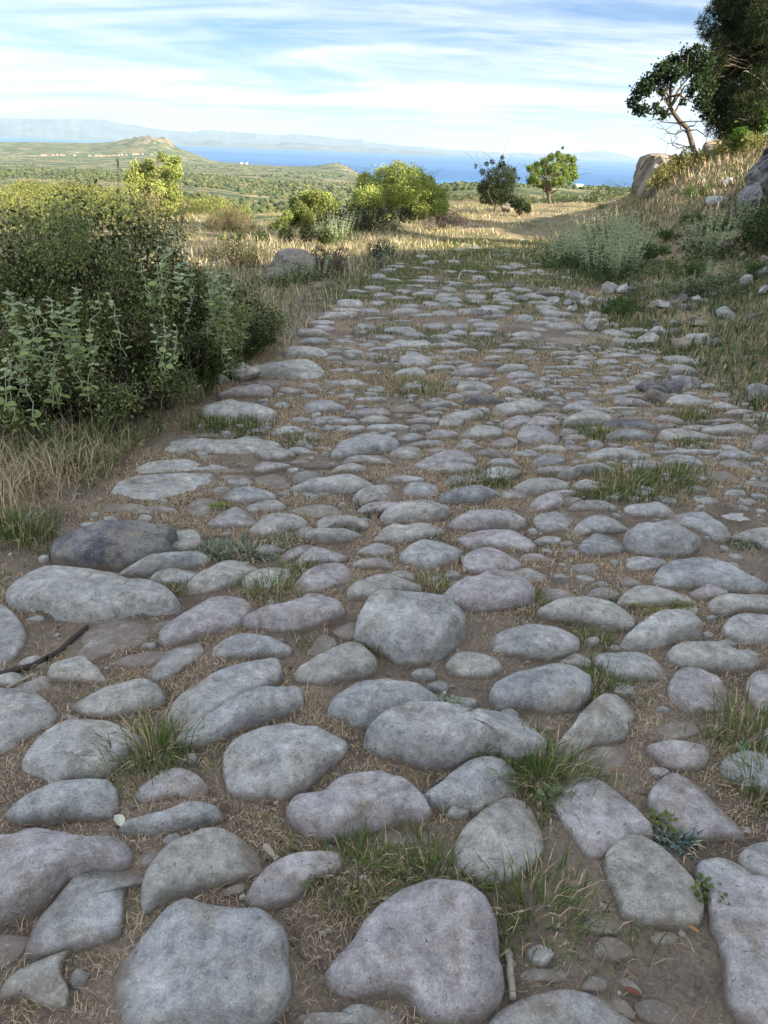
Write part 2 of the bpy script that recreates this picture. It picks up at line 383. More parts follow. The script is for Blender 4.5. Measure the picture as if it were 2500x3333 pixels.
def ground_mat():
    m, t, b, out = newmat('ground'); p = geo_pos(t)
    ln = t.nodes.new('ShaderNodeVectorMath'); ln.operation = 'LENGTH'; t.links.new(p, ln.inputs[0]); d = ln.outputs['Value']
    near = mix(t, ramp(t, noise(t, 1.6, 5, .65, p), (.38, 0.), (.62, 1.)), (0.20, 0.155, 0.105), (0.36, 0.285, 0.175))
    near = mix(t, ramp(t, noise(t, .7, 5, .65, p), (.46, 0.), (.62, .75)), near, (0.085, 0.10, 0.042))
    near = mix(t, .6, near, ramp(t, noise(t, 40, 4, .75, p), (.25, .45), (.75, 1.6)), 'MULTIPLY')
    sc_ = t.nodes.new('ShaderNodeVectorMath'); sc_.operation = 'MULTIPLY'; sc_.inputs[1].default_value = (1, 1, 0); t.links.new(p, sc_.inputs[0]); q = sc_.outputs[0]
    far = mix(t, ramp(t, noise(t, .006, 6, .65, q), (.44, 0.), (.56, 1.)), (0.32, 0.255, 0.15), (0.105, 0.14, 0.055))
    vo = t.nodes.new('ShaderNodeTexVoronoi'); vo.inputs['Scale'].default_value = .0065; vo.inputs['Randomness'].default_value = .85; t.links.new(q, vo.inputs['Vector'])
    fc = ramp(t, vo.outputs['Color'], (.1, (.10, .15, .06)), (.45, (.20, .22, .10)), (.6, (.16, .20, .08)), (.85, (.48, .40, .24)))
    far = mix(t, ramp(t, noise(t, .0016, 4, .55, q), (.46, 0.), (.54, .9)), far, fc)
    far = mix(t, ramp(t, noise(t, .012, 7, .75, q), (.48, 0.), (.54, .9)), far, (0.045, 0.075, 0.034))
    far = mix(t, ramp(t, noise(t, .06, 3, .7, q), (.50, 0.), (.57, .8)), far, (0.04, 0.065, 0.03))
    # bare rock where the far hill is steep
    nz_ = t.nodes.new('ShaderNodeSeparateXYZ'); gn = t.nodes.new('ShaderNodeNewGeometry'); t.links.new(gn.outputs['True Normal'], nz_.inputs[0])
    far = mix(t, ramp(t, nz_.outputs['Z'], (.80, .95), (.89, 0.)), far, ramp(t, noise(t, .02, 5, .75, p), (.35, (.13, .10, .08)), (.65, (.36, .28, .22))))
    f1 = t.nodes.new('ShaderNodeMapRange'); f1.inputs[1].default_value = 45; f1.inputs[2].default_value = 160; t.links.new(d, f1.inputs[0])
    c = mix(t, f1.outputs[0], near, far)
    t.links.new(c, b.inputs['Base Color']); bump(t, b, noise(t, 25, 5, .75, p), .6, .03)
    return m
GROUND = ground_mat()

LEAF = tinted('leaf', .30); GRASS = tinted('grass', .25, .75); WOOD = tinted('wood', 0, .9); STRAW = tinted('straw', .12, .8); PLAIN = tinted('painted_wall', 0, .85)

def bark_mat(name, a, b_):
    m, t, b, out = newmat(name); p = geo_pos(t)
    t.links.new(mix(t, noise(t, 30, 5, .7, p), a, b_), b.inputs['Base Color']); bump(t, b, noise(t, 60, 5, .7, p), .7, .01); return m
BARK = bark_mat('bark', (.06, .045, .035), (.24, .19, .14)); DRYWOOD = bark_mat('dry_wood', (.30, .26, .22), (.50, .45, .38)); DARKWOOD = bark_mat('dark_wood', (.03, .025, .024), (.11, .09, .085))

# ---------------------------------------------------------------- paved road: stones first (their footprints mask the grass)
STONES = [["b",0.061,[-0.418,0.836,-0.411,0.854,-0.385,0.888,-0.363,0.917,-0.34,0.928,-0.313,0.927,-0.289,0.922,-0.246,0.922,-0.202,0.918,-0.17,0.9,-0.152,0.889,-0.144,0.854,-0.134,0.813,-0.141,0.785,-0.163,0.766,-0.198,0.758,-0.316,0.753,-0.38,0.758,-0.401,0.78,-0.417,0.81]],
["b",0.028,[-0.584,0.873,-0.589,0.897,-0.585,0.929,-0.569,0.968,-0.553,1.009,-0.533,1.021,-0.508,1.02,-0.448,1.012,-0.449,0.991,-0.47,0.98,-0.453,0.922,-0.46,0.906,-0.501,0.891,-0.539,0.878,-0.569,0.871]],
["-",0.021,[-0.595,0.79,-0.594,0.817,-0.565,0.838,-0.522,0.858,-0.528,0.84,-0.518,0.817,-0.502,0.802,-0.498,0.781,-0.521,0.78,-0.563,0.794,-0.582,0.788]],
["f",0.018,[-0.664,0.885,-0.611,0.89,-0.601,0.882,-0.612,0.855,-0.644,0.838]],
["p",0.063,[-0.762,1.057,-0.723,1.066,-0.687,1.092,-0.661,1.092,-0.596,1.083,-0.545,1.073,-0.511,1.08,-0.494,1.072,-0.478,1.067,-0.475,1.045,-0.499,1.03,-0.546,1.023,-0.576,1.006,-0.588,0.974,-0.613,0.946,-0.648,0.932,-0.708,0.929]],
["-",0.043,[-0.752,1.155,-0.731,1.181,-0.693,1.205,-0.665,1.216,-0.58,1.222,-0.552,1.194,-0.55,1.172,-0.581,1.161,-0.627,1.162,-0.662,1.151,-0.718,1.143,-0.741,1.147]],
["-",0.027,[-0.5,1.223,-0.494,1.248,-0.472,1.271,-0.451,1.284,-0.417,1.281,-0.379,1.258,-0.373,1.238,-0.397,1.228,-0.434,1.23,-0.458,1.216,-0.48,1.21]],
["b",0.036,[-0.504,1.125,-0.5,1.139,-0.477,1.15,-0.447,1.155,-0.417,1.171,-0.39,1.189,-0.358,1.189,-0.333,1.181,-0.328,1.165,-0.355,1.153,-0.398,1.141,-0.437,1.13,-0.482,1.124]],
["w",0.044,[-0.418,0.983,-0.422,1.017,-0.409,1.05,-0.39,1.073,-0.337,1.099,-0.302,1.106,-0.27,1.098,-0.225,1.07,-0.215,1.051,-0.248,1.035,-0.296,1.009,-0.326,0.999,-0.359,0.989,-0.382,0.972,-0.402,0.954,-0.411,0.965]],
["f",0.018,[-0.456,1.06,-0.446,1.084,-0.409,1.085,-0.416,1.069,-0.424,1.056,-0.442,1.055]],
["p",0.032,[-0.224,0.988,-0.219,1.011,-0.195,1.039,-0.165,1.058,-0.13,1.067,-0.076,1.07,-0.07,1.048,-0.105,1.033,-0.124,1.015,-0.149,0.986,-0.169,0.979,-0.204,0.978]],
["f",0.018,[-0.281,1.001,-0.262,1.01,-0.241,1.013,-0.246,1.0,-0.27,0.996]],
["-",0.06,[-0.17,1.193,-0.161,1.216,-0.13,1.222,-0.107,1.229,-0.077,1.256,-0.049,1.267,0.011,1.278,0.036,1.262,0.06,1.253,0.085,1.231,0.104,1.212,0.108,1.188,0.077,1.183,0.053,1.178,-0.0,1.157,-0.045,1.144,-0.075,1.133,-0.09,1.127,-0.106,1.138,-0.13,1.15,-0.159,1.163]],
["pf",0.018,[-0.006,1.128,0.004,1.154,0.023,1.161,0.054,1.158,0.104,1.159,0.139,1.17,0.162,1.172,0.162,1.154,0.131,1.145,0.092,1.13,0.047,1.127,0.017,1.123]],
["-",0.044,[0.122,1.239,0.13,1.252,0.155,1.27,0.181,1.298,0.208,1.322,0.234,1.338,0.289,1.339,0.316,1.319,0.326,1.297,0.314,1.261,0.288,1.244,0.255,1.232,0.226,1.215,0.206,1.228,0.17,1.226,0.138,1.228]],
["w",0.036,[0.179,1.098,0.19,1.134,0.224,1.174,0.27,1.207,0.302,1.215,0.329,1.21,0.342,1.188,0.345,1.142,0.339,1.113,0.313,1.085,0.281,1.062,0.251,1.051,0.215,1.059,0.187,1.076]],
["o",0.061,[-0.056,0.833,-0.042,0.858,-0.018,0.883,0.007,0.921,0.039,0.951,0.073,0.97,0.114,0.978,0.173,0.981,0.199,0.972,0.218,0.953,0.225,0.918,0.221,0.872,0.225,0.844,0.216,0.814,0.187,0.791,0.159,0.783,0.11,0.783,0.082,0.804,0.064,0.819,0.036,0.823,-0.001,0.813,-0.033,0.82]],
["b",0.018,[-0.093,0.774,-0.073,0.78,-0.042,0.778,-0.019,0.791,0.018,0.788,0.055,0.78,0.061,0.768,-0.089,0.762]],
["o",0.036,[0.406,1.249,0.439,1.274,0.46,1.297,0.49,1.3,0.517,1.273,0.543,1.247,0.565,1.22,0.581,1.191,0.575,1.17,0.534,1.159,0.519,1.143,0.482,1.13,0.461,1.122,0.44,1.131,0.433,1.158,0.419,1.187,0.41,1.221]],
["p",0.032,[0.62,1.264,0.641,1.288,0.676,1.31,0.707,1.315,0.745,1.304,0.753,1.266,0.767,1.236,0.777,1.207,0.781,1.184,0.738,1.185,0.69,1.181,0.66,1.185,0.635,1.225,0.619,1.241]],
["w",0.031,[0.483,1.084,0.499,1.109,0.534,1.129,0.561,1.13,0.59,1.113,0.61,1.09,0.629,1.056,0.632,1.031,0.621,0.996,0.605,0.979,0.556,0.977,0.515,0.981,0.487,0.993,0.487,1.024,0.483,1.053]],
["b",0.023,[0.663,1.088,0.676,1.097,0.71,1.101,0.747,1.088,0.767,1.072,0.771,1.062,0.726,1.058,0.683,1.046,0.667,1.057,0.661,1.073]],
["o",0.036,[0.662,1.012,0.676,1.026,0.719,1.037,0.756,1.041,0.782,1.032,0.791,0.988,0.713,0.805,0.657,0.805,0.632,0.823,0.628,0.854,0.642,0.895,0.645,0.93,0.647,0.961]],
["-",0.022,[0.763,1.122,0.778,1.138,0.813,1.149,0.859,1.149,0.836,1.089,0.79,1.084,0.764,1.096]],
["b",0.019,[0.217,0.776,0.234,0.796,0.26,0.81,0.292,0.82,0.336,0.826,0.379,0.821,0.408,0.808,0.426,0.792,0.433,0.776,0.213,0.768]],
["bf",0.018,[0.274,0.861,0.288,0.869,0.321,0.871,0.338,0.879,0.35,0.872,0.345,0.857,0.309,0.854,0.284,0.856]],
["f",0.018,[0.374,0.844,0.402,0.862,0.417,0.853,0.409,0.842,0.383,0.841]],
["f",0.018,[0.44,0.86,0.459,0.858,0.47,0.849,0.472,0.838,0.45,0.846]],
["f",0.018,[0.462,0.812,0.486,0.821,0.507,0.816,0.525,0.802,0.535,0.792,0.479,0.792]],
["f",0.018,[0.416,0.814,0.433,0.821,0.447,0.81,0.448,0.797,0.426,0.8]],
["wf",0.018,[0.405,0.961,0.429,0.976,0.459,0.972,0.471,0.961,0.452,0.95,0.418,0.953]],
["wf",0.018,[0.411,0.911,0.435,0.932,0.464,0.927,0.475,0.911,0.45,0.9,0.423,0.904]],
["wf",0.018,[0.523,0.94,0.545,0.951,0.569,0.95,0.563,0.937,0.539,0.932]],
["l",0.064,[-1.137,1.988,-1.147,2.03,-1.13,2.071,-1.088,2.098,-0.972,2.1,-0.885,2.086,-0.794,2.053,-0.709,2.038,-0.663,2.016,-0.631,1.978,-0.598,1.946,-0.638,1.939,-0.682,1.94,-0.745,1.928,-0.773,1.908,-0.811,1.889,-0.84,1.88,-0.883,1.878,-0.927,1.881,-0.959,1.895,-0.983,1.929,-1.031,1.925,-1.079,1.937,-1.11,1.958]],
["-",0.039,[-1.154,1.878,-1.105,1.877,-1.061,1.85,-1.015,1.805,-0.991,1.76,-0.988,1.716,-0.995,1.674,-1.047,1.646]],
["-",0.055,[-0.863,2.144,-0.834,2.172,-0.769,2.202,-0.684,2.229,-0.61,2.256,-0.589,2.245,-0.619,2.211,-0.683,2.198,-0.721,2.177,-0.76,2.164,-0.804,2.149,-0.844,2.141]],
["-",0.025,[-0.73,2.121,-0.723,2.161,-0.681,2.187,-0.623,2.199,-0.606,2.179,-0.615,2.138,-0.638,2.11,-0.691,2.108]],
["w",0.045,[-0.613,2.082,-0.602,2.137,-0.564,2.181,-0.506,2.23,-0.46,2.247,-0.407,2.228,-0.392,2.205,-0.437,2.182,-0.469,2.126,-0.513,2.082,-0.563,2.065,-0.603,2.065]],
["-",0.029,[-0.441,2.136,-0.419,2.183,-0.368,2.212,-0.32,2.216,-0.306,2.156,-0.343,2.119,-0.388,2.101,-0.424,2.105]],
["pf",0.018,[-0.849,1.721,-0.848,1.759,-0.835,1.825,-0.809,1.857,-0.761,1.873,-0.704,1.864,-0.68,1.836,-0.675,1.803,-0.696,1.77,-0.732,1.752,-0.755,1.728,-0.779,1.708,-0.821,1.712]],
["-",0.031,[-0.856,1.622,-0.856,1.657,-0.83,1.68,-0.8,1.679,-0.761,1.651,-0.727,1.619,-0.724,1.608,-0.757,1.608,-0.791,1.608,-0.834,1.607]],
["pf",0.018,[-0.719,1.688,-0.686,1.721,-0.625,1.741,-0.584,1.741,-0.589,1.721,-0.623,1.695,-0.671,1.687]],
["-",0.047,[-0.61,1.795,-0.612,1.843,-0.593,1.898,-0.55,1.945,-0.496,1.983,-0.447,1.987,-0.408,1.96,-0.389,1.928,-0.413,1.895,-0.429,1.863,-0.479,1.845,-0.522,1.821,-0.563,1.793,-0.592,1.786]],
["bf",0.018,[-0.667,1.866,-0.646,1.889,-0.621,1.898,-0.611,1.879,-0.639,1.86]],
["p",0.057,[-0.387,1.884,-0.357,1.917,-0.306,1.948,-0.261,1.985,-0.212,2.004,-0.15,2.014,-0.12,1.984,-0.115,1.955,-0.144,1.939,-0.191,1.91,-0.221,1.884,-0.264,1.873,-0.329,1.876]],
["b",0.034,[-0.465,1.757,-0.453,1.777,-0.417,1.802,-0.376,1.812,-0.318,1.806,-0.268,1.789,-0.253,1.775,-0.264,1.753,-0.303,1.742,-0.344,1.742,-0.383,1.731,-0.429,1.729,-0.456,1.74]],
["b",0.021,[-0.596,1.654,-0.589,1.703,-0.566,1.75,-0.536,1.775,-0.505,1.754,-0.493,1.724,-0.517,1.694,-0.538,1.658,-0.567,1.637,-0.586,1.636]],
["l",0.046,[-0.986,1.507,-0.927,1.517,-0.88,1.526,-0.832,1.499,-0.786,1.461,-0.78,1.445,-0.804,1.417,-0.824,1.39,-0.845,1.366,-0.915,1.349]],
["-",0.019,[-0.943,1.561,-0.899,1.58,-0.864,1.603,-0.852,1.583,-0.861,1.555,-0.887,1.549,-0.92,1.552]],
["-",0.041,[-0.746,1.506,-0.733,1.525,-0.707,1.557,-0.654,1.568,-0.595,1.578,-0.566,1.557,-0.55,1.531,-0.585,1.508,-0.616,1.488,-0.65,1.476,-0.691,1.477,-0.727,1.49]],
["lf",0.018,[-0.778,1.47,-0.762,1.476,-0.732,1.465,-0.767,1.462]],
["l",0.046,[-0.776,1.295,-0.778,1.327,-0.768,1.367,-0.738,1.4,-0.698,1.411,-0.647,1.414,-0.609,1.392,-0.56,1.372,-0.584,1.338,-0.593,1.3,-0.615,1.277,-0.651,1.263,-0.686,1.256,-0.714,1.255,-0.717,1.276,-0.748,1.283]],
["-",0.05,[-0.5,1.464,-0.501,1.503,-0.474,1.545,-0.434,1.598,-0.379,1.641,-0.32,1.666,-0.286,1.671,-0.265,1.622,-0.285,1.595,-0.308,1.562,-0.345,1.53,-0.387,1.487,-0.424,1.448,-0.462,1.438,-0.49,1.44]],
["b",0.053,[-0.454,1.389,-0.445,1.407,-0.42,1.432,-0.381,1.46,-0.335,1.506,-0.294,1.537,-0.24,1.552,-0.203,1.554,-0.199,1.52,-0.227,1.49,-0.275,1.471,-0.317,1.453,-0.348,1.427,-0.37,1.406,-0.41,1.387,-0.444,1.382]],
["-",0.056,[-0.33,1.319,-0.332,1.353,-0.308,1.384,-0.264,1.408,-0.209,1.424,-0.17,1.429,-0.143,1.423,-0.102,1.401,-0.071,1.388,-0.086,1.357,-0.105,1.327,-0.131,1.298,-0.153,1.267,-0.179,1.247,-0.235,1.243,-0.292,1.244,-0.312,1.267]],
["L",0.1,[-0.054,1.827,-0.059,1.873,-0.038,1.931,0.011,1.969,0.072,1.989,0.133,1.994,0.194,1.979,0.226,1.936,0.24,1.901,0.232,1.853,0.204,1.814,0.177,1.772,0.125,1.75,0.079,1.744,0.042,1.758,0.015,1.789,-0.032,1.803]],
["-",0.046,[-0.099,2.066,-0.095,2.093,-0.056,2.137,-0.009,2.161,0.045,2.164,0.099,2.137,0.12,2.109,0.087,2.099,0.023,2.081,-0.029,2.062,-0.076,2.06]],
["-",0.058,[0.213,2.091,0.253,2.127,0.308,2.157,0.366,2.193,0.427,2.198,0.465,2.157,0.483,2.112,0.473,2.08,0.423,2.048,0.364,2.034,0.305,2.023,0.265,2.03,0.232,2.055]],
["p",0.033,[-0.29,2.264,-0.267,2.314,-0.227,2.361,-0.169,2.371,-0.128,2.34,-0.133,2.307,-0.163,2.288,-0.213,2.284,-0.25,2.273]],
["p",0.021,[-0.353,2.295,-0.322,2.346,-0.263,2.395,-0.248,2.385,-0.276,2.34,-0.315,2.294]],
["-",0.035,[-0.27,2.128,-0.246,2.183,-0.202,2.23,-0.147,2.239,-0.108,2.204,-0.105,2.167,-0.146,2.138,-0.184,2.105,-0.226,2.108,-0.261,2.1]],
["p",0.021,[-0.099,2.275,-0.063,2.307,-0.019,2.315,0.027,2.289,0.033,2.276,-0.03,2.271,-0.08,2.266]],
["-",0.023,[-0.078,2.368,-0.041,2.408,-0.002,2.421,0.032,2.395,0.032,2.373,-0.006,2.359,-0.058,2.361]],
["-",0.044,[0.07,2.316,0.09,2.367,0.142,2.414,0.196,2.435,0.26,2.408,0.275,2.378,0.243,2.331,0.197,2.29,0.165,2.269,0.134,2.277,0.115,2.297]],
["o",0.039,[0.286,2.308,0.309,2.358,0.357,2.393,0.403,2.397,0.443,2.349,0.471,2.313,0.456,2.286,0.397,2.269,0.346,2.259,0.297,2.269]],
["f",0.018,[-0.19,1.781,-0.185,1.817,-0.162,1.849,-0.139,1.836,-0.127,1.814,-0.155,1.771,-0.181,1.77]],
["f",0.018,[-0.127,1.881,-0.112,1.904,-0.069,1.923,-0.057,1.9,-0.066,1.864,-0.098,1.856]],
["-",0.043,[-0.217,1.662,-0.198,1.693,-0.161,1.728,-0.123,1.757,-0.083,1.781,-0.057,1.768,-0.018,1.718,-0.013,1.696,-0.046,1.667,-0.085,1.659,-0.114,1.647,-0.143,1.641,-0.178,1.643,-0.208,1.646]],
["b",0.058,[-0.112,1.521,-0.102,1.547,-0.071,1.576,-0.025,1.593,0.032,1.597,0.099,1.592,0.147,1.579,0.16,1.548,0.136,1.531,0.09,1.518,0.053,1.497,0.026,1.483,-0.005,1.471,-0.042,1.475,-0.071,1.495,-0.103,1.502]],
["w",0.028,[0.195,1.727,0.217,1.762,0.266,1.786,0.3,1.767,0.329,1.743,0.321,1.711,0.28,1.696,0.234,1.695,0.204,1.704]],
["-",0.051,[0.329,1.819,0.335,1.857,0.375,1.879,0.43,1.892,0.485,1.894,0.532,1.884,0.566,1.86,0.568,1.835,0.543,1.81,0.493,1.792,0.445,1.785,0.399,1.798,0.358,1.809]],
["-",0.056,[0.304,1.597,0.329,1.632,0.376,1.658,0.428,1.679,0.471,1.698,0.526,1.698,0.56,1.67,0.553,1.629,0.527,1.59,0.48,1.561,0.428,1.565,0.386,1.576,0.328,1.568]],
["-",0.085,[-0.013,1.405,0.016,1.428,0.051,1.446,0.096,1.454,0.163,1.455,0.225,1.454,0.266,1.461,0.299,1.482,0.323,1.498,0.35,1.5,0.375,1.477,0.397,1.437,0.403,1.416,0.392,1.395,0.365,1.382,0.312,1.376,0.279,1.393,0.221,1.374,0.182,1.353,0.131,1.348,0.088,1.356,0.053,1.369,0.023,1.378]],
["p",0.022,[0.516,2.145,0.548,2.156,0.6,2.143,0.621,2.125,0.576,2.102,0.54,2.101,0.525,2.122]],
["w",0.045,[0.494,2.0,0.536,2.034,0.591,2.054,0.657,2.067,0.71,2.067,0.744,2.038,0.775,1.999,0.769,1.971,0.737,1.952,0.692,1.954,0.64,1.975,0.585,1.985,0.529,1.988]],
["-",0.02,[0.675,2.138,0.694,2.163,0.734,2.178,0.763,2.172,0.769,2.145,0.73,2.13,0.688,2.127]],
["-",0.036,[0.762,2.096,0.794,2.135,0.845,2.171,0.9,2.176,0.953,2.147,0.988,2.12,0.984,2.107,0.924,2.105,0.874,2.091,0.814,2.087,0.772,2.088]],
["-",0.054,[0.923,2.236,0.944,2.281,0.998,2.317,1.068,2.337,1.163,2.335,1.221,2.298,1.255,2.253,1.274,2.216,1.264,2.204,1.207,2.2,1.142,2.21,1.085,2.228,1.044,2.213,0.986,2.205,0.945,2.213]],
["-",0.025,[1.021,2.172,1.066,2.209,1.11,2.23,1.136,2.197,1.122,2.172,1.068,2.155,1.032,2.155]],
["-",0.028,[0.859,2.347,0.873,2.38,0.927,2.387,0.976,2.374,0.988,2.358,0.953,2.335,0.892,2.321,0.861,2.328]],
["-",0.019,[0.652,2.304,0.683,2.339,0.718,2.351,0.741,2.325,0.734,2.303,0.688,2.292]],
["w",0.022,[0.441,2.26,0.507,2.282,0.548,2.259,0.544,2.232,0.51,2.211,0.474,2.219]],
["p",0.018,[0.489,2.368,0.519,2.4,0.565,2.398,0.601,2.373,0.566,2.36,0.514,2.356]],
["f",0.018,[0.807,2.243,0.83,2.267,0.864,2.248,0.866,2.227,0.815,2.223]],
["l",0.056,[0.714,1.867,0.736,1.897,0.79,1.941,0.854,1.973,0.912,2.0,0.948,2.006,0.957,1.959,0.952,1.925,0.9,1.915,0.849,1.887,0.79,1.868,0.741,1.863]],
["-",0.029,[1.048,2.09,1.078,2.129,1.12,2.147,1.195,2.153,1.279,2.153,1.267,2.091,1.205,2.083,1.153,2.087,1.098,2.059,1.057,2.062]],
["l",0.039,[1.045,1.957,1.083,1.995,1.135,2.014,1.218,2.02,1.2,1.942,1.15,1.923,1.099,1.921,1.063,1.933]],
["w",0.05,[0.829,1.801,0.862,1.827,0.92,1.844,0.98,1.849,1.028,1.832,1.065,1.799,1.066,1.783,1.019,1.764,0.971,1.761,0.929,1.758,0.876,1.757,0.847,1.769]],
["-",0.037,[0.619,1.764,0.637,1.788,0.69,1.792,0.746,1.786,0.785,1.757,0.8,1.734,0.775,1.716,0.728,1.708,0.681,1.701,0.658,1.714,0.636,1.735]],
["-",0.018,[0.514,1.766,0.547,1.793,0.575,1.805,0.596,1.778,0.588,1.761,0.552,1.76]],
["p",0.032,[0.783,1.643,0.803,1.683,0.833,1.716,0.857,1.728,0.893,1.717,0.923,1.684,0.932,1.64,0.939,1.604,0.911,1.592,0.862,1.589,0.816,1.581,0.796,1.596]],
["p",0.028,[0.998,1.671,1.03,1.714,1.063,1.733,1.117,1.74,1.057,1.596,1.015,1.598,0.996,1.626]],
["w",0.05,[0.43,1.411,0.457,1.442,0.491,1.48,0.516,1.52,0.561,1.558,0.619,1.586,0.645,1.575,0.656,1.54,0.625,1.51,0.613,1.476,0.594,1.455,0.553,1.452,0.518,1.435,0.488,1.414,0.459,1.396,0.433,1.398]],
["pf",0.018,[0.443,1.361,0.469,1.387,0.51,1.416,0.549,1.435,0.589,1.434,0.595,1.405,0.571,1.378,0.527,1.351,0.483,1.344,0.458,1.347]],
["f",0.018,[0.694,1.496,0.723,1.519,0.774,1.534,0.799,1.524,0.803,1.508,0.755,1.484,0.706,1.473]],
["p",0.028,[0.661,1.425,0.692,1.441,0.752,1.447,0.794,1.437,0.792,1.418,0.766,1.386,0.726,1.381,0.691,1.386,0.679,1.407]],
["b",0.035,[0.819,1.376,0.843,1.397,0.887,1.409,0.969,1.416,0.932,1.317,0.872,1.314,0.839,1.332,0.816,1.353]],
["f",0.018,[0.413,1.498,0.433,1.507,0.451,1.5,0.436,1.49]],
["l",0.036,[-1.005,3.272,-1.016,3.344,-1.001,3.394,-0.942,3.408,-0.86,3.383,-0.771,3.386,-0.693,3.416,-0.601,3.413,-0.523,3.401,-0.496,3.353,-0.553,3.322,-0.618,3.299,-0.682,3.278,-0.761,3.267,-0.829,3.27,-0.905,3.277,-0.962,3.26]],
["lf",0.018,[-1.063,3.038,-1.059,3.092,-1.006,3.134,-0.92,3.153,-0.863,3.164,-0.836,3.131,-0.716,3.115,-0.7,3.103,-0.752,3.071,-0.812,3.055,-0.953,3.032,-1.038,3.018]],
["lf",0.018,[-1.084,2.799,-1.092,2.878,-1.071,2.929,-1.026,2.963,-0.938,2.984,-0.832,3.008,-0.756,3.006,-0.704,2.967,-0.705,2.917,-0.741,2.886,-0.78,2.842,-0.829,2.799,-0.886,2.769,-0.938,2.746,-0.994,2.758,-1.04,2.791]],
["f",0.018,[-0.772,3.051,-0.719,3.07,-0.657,3.082,-0.616,3.067,-0.627,3.053,-0.702,3.045]],
["f",0.018,[-0.701,2.983,-0.679,2.999,-0.606,3.012,-0.579,3.005,-0.6,2.98,-0.661,2.968]],
["f",0.018,[-1.106,2.63,-1.089,2.662,-1.035,2.673,-0.976,2.684,-0.907,2.664,-0.836,2.676,-0.794,2.645,-0.799,2.618,-0.852,2.63,-0.905,2.616,-0.976,2.628,-1.04,2.617]],
["dB",0.13,[-1.115,2.281,-1.116,2.305,-1.093,2.326,-1.03,2.348,-0.987,2.372,-0.929,2.385,-0.852,2.385,-0.788,2.374,-0.73,2.365,-0.747,2.332,-0.745,2.302,-0.717,2.266,-0.743,2.249,-0.797,2.226,-0.832,2.209,-0.9,2.202,-0.957,2.198,-1.005,2.201,-1.057,2.213,-1.088,2.234]],
["w",0.03,[-0.786,2.434,-0.759,2.474,-0.729,2.481,-0.684,2.452,-0.658,2.418,-0.648,2.384,-0.661,2.351,-0.71,2.34,-0.74,2.36]],
["f",0.018,[-0.758,2.671,-0.743,2.742,-0.699,2.755,-0.655,2.727,-0.647,2.698,-0.675,2.645,-0.69,2.609,-0.723,2.63]],
["p",0.032,[-0.642,2.533,-0.631,2.576,-0.597,2.627,-0.566,2.644,-0.523,2.624,-0.493,2.58,-0.488,2.546,-0.541,2.534,-0.594,2.524]],
["f",0.018,[-0.638,2.363,-0.634,2.395,-0.598,2.42,-0.552,2.428,-0.532,2.404,-0.573,2.376,-0.611,2.356]],
["f",0.018,[-0.641,2.445,-0.604,2.449,-0.562,2.453,-0.562,2.451,-0.615,2.448]],
["f",0.018,[-0.554,2.333,-0.528,2.36,-0.49,2.377,-0.463,2.372,-0.486,2.356]],
["d",0.02,[-1.336,2.505,-1.342,2.552,-1.305,2.57,-1.266,2.568,-1.253,2.522,-1.28,2.493,-1.314,2.483]],
["f",0.018,[-0.928,3.485,-0.912,3.51,-0.855,3.511,-0.794,3.492,-0.85,3.484]],
["-",0.04,[-0.627,2.765,-0.603,2.81,-0.558,2.828,-0.504,2.824,-0.453,2.798,-0.439,2.784,-0.478,2.765,-0.528,2.751,-0.586,2.745]],
["w",0.026,[-0.521,2.68,-0.506,2.728,-0.463,2.751,-0.421,2.742,-0.396,2.71,-0.4,2.674,-0.45,2.663,-0.501,2.661]],
["w",0.041,[-0.488,2.504,-0.464,2.541,-0.437,2.584,-0.391,2.611,-0.334,2.603,-0.291,2.57,-0.299,2.538,-0.341,2.526,-0.376,2.498,-0.425,2.467,-0.471,2.482]],
["wf",0.018,[-0.364,2.681,-0.347,2.709,-0.293,2.742,-0.223,2.743,-0.167,2.7,-0.166,2.674,-0.216,2.665,-0.26,2.648,-0.312,2.656,-0.348,2.667]],
["l",0.051,[-0.376,2.869,-0.357,2.892,-0.301,2.937,-0.23,2.978,-0.157,2.996,-0.087,2.983,-0.055,2.949,-0.072,2.929,-0.12,2.908,-0.162,2.887,-0.235,2.883,-0.307,2.873]],
["-",0.021,[-0.389,3.002,-0.375,3.045,-0.333,3.069,-0.293,3.048,-0.292,3.006,-0.342,2.977,-0.38,2.977]],
["pf",0.018,[-0.545,2.977,-0.504,3.014,-0.461,3.019,-0.424,2.977,-0.405,2.93,-0.445,2.904,-0.498,2.932]],
["-",0.028,[-0.567,3.084,-0.543,3.141,-0.5,3.16,-0.431,3.13,-0.455,3.111,-0.496,3.083,-0.533,3.074]],
["-",0.034,[-0.583,3.243,-0.574,3.29,-0.515,3.309,-0.453,3.298,-0.424,3.261,-0.47,3.225,-0.543,3.217]],
["-",0.026,[-0.442,3.323,-0.397,3.342,-0.346,3.313,-0.324,3.297,-0.377,3.291,-0.425,3.295]],
["-",0.018,[-0.418,3.179,-0.388,3.21,-0.347,3.202,-0.339,3.183,-0.377,3.173]],
["d",0.023,[-0.361,3.141,-0.324,3.165,-0.261,3.196,-0.215,3.198,-0.213,3.172,-0.269,3.143,-0.334,3.134]],
["b",0.061,[-0.24,3.27,-0.231,3.327,-0.201,3.395,-0.141,3.451,-0.058,3.482,0.021,3.463,0.049,3.397,0.015,3.355,-0.053,3.335,-0.12,3.305,-0.172,3.26,-0.218,3.253]],
["-",0.026,[-0.191,3.202,-0.152,3.261,-0.092,3.284,-0.031,3.281,0.024,3.231,0.025,3.207,-0.042,3.213,-0.102,3.212,-0.148,3.201]],
["w",0.031,[-0.239,3.089,-0.216,3.125,-0.165,3.148,-0.113,3.146,-0.092,3.12,-0.097,3.099,-0.149,3.094,-0.207,3.089]],
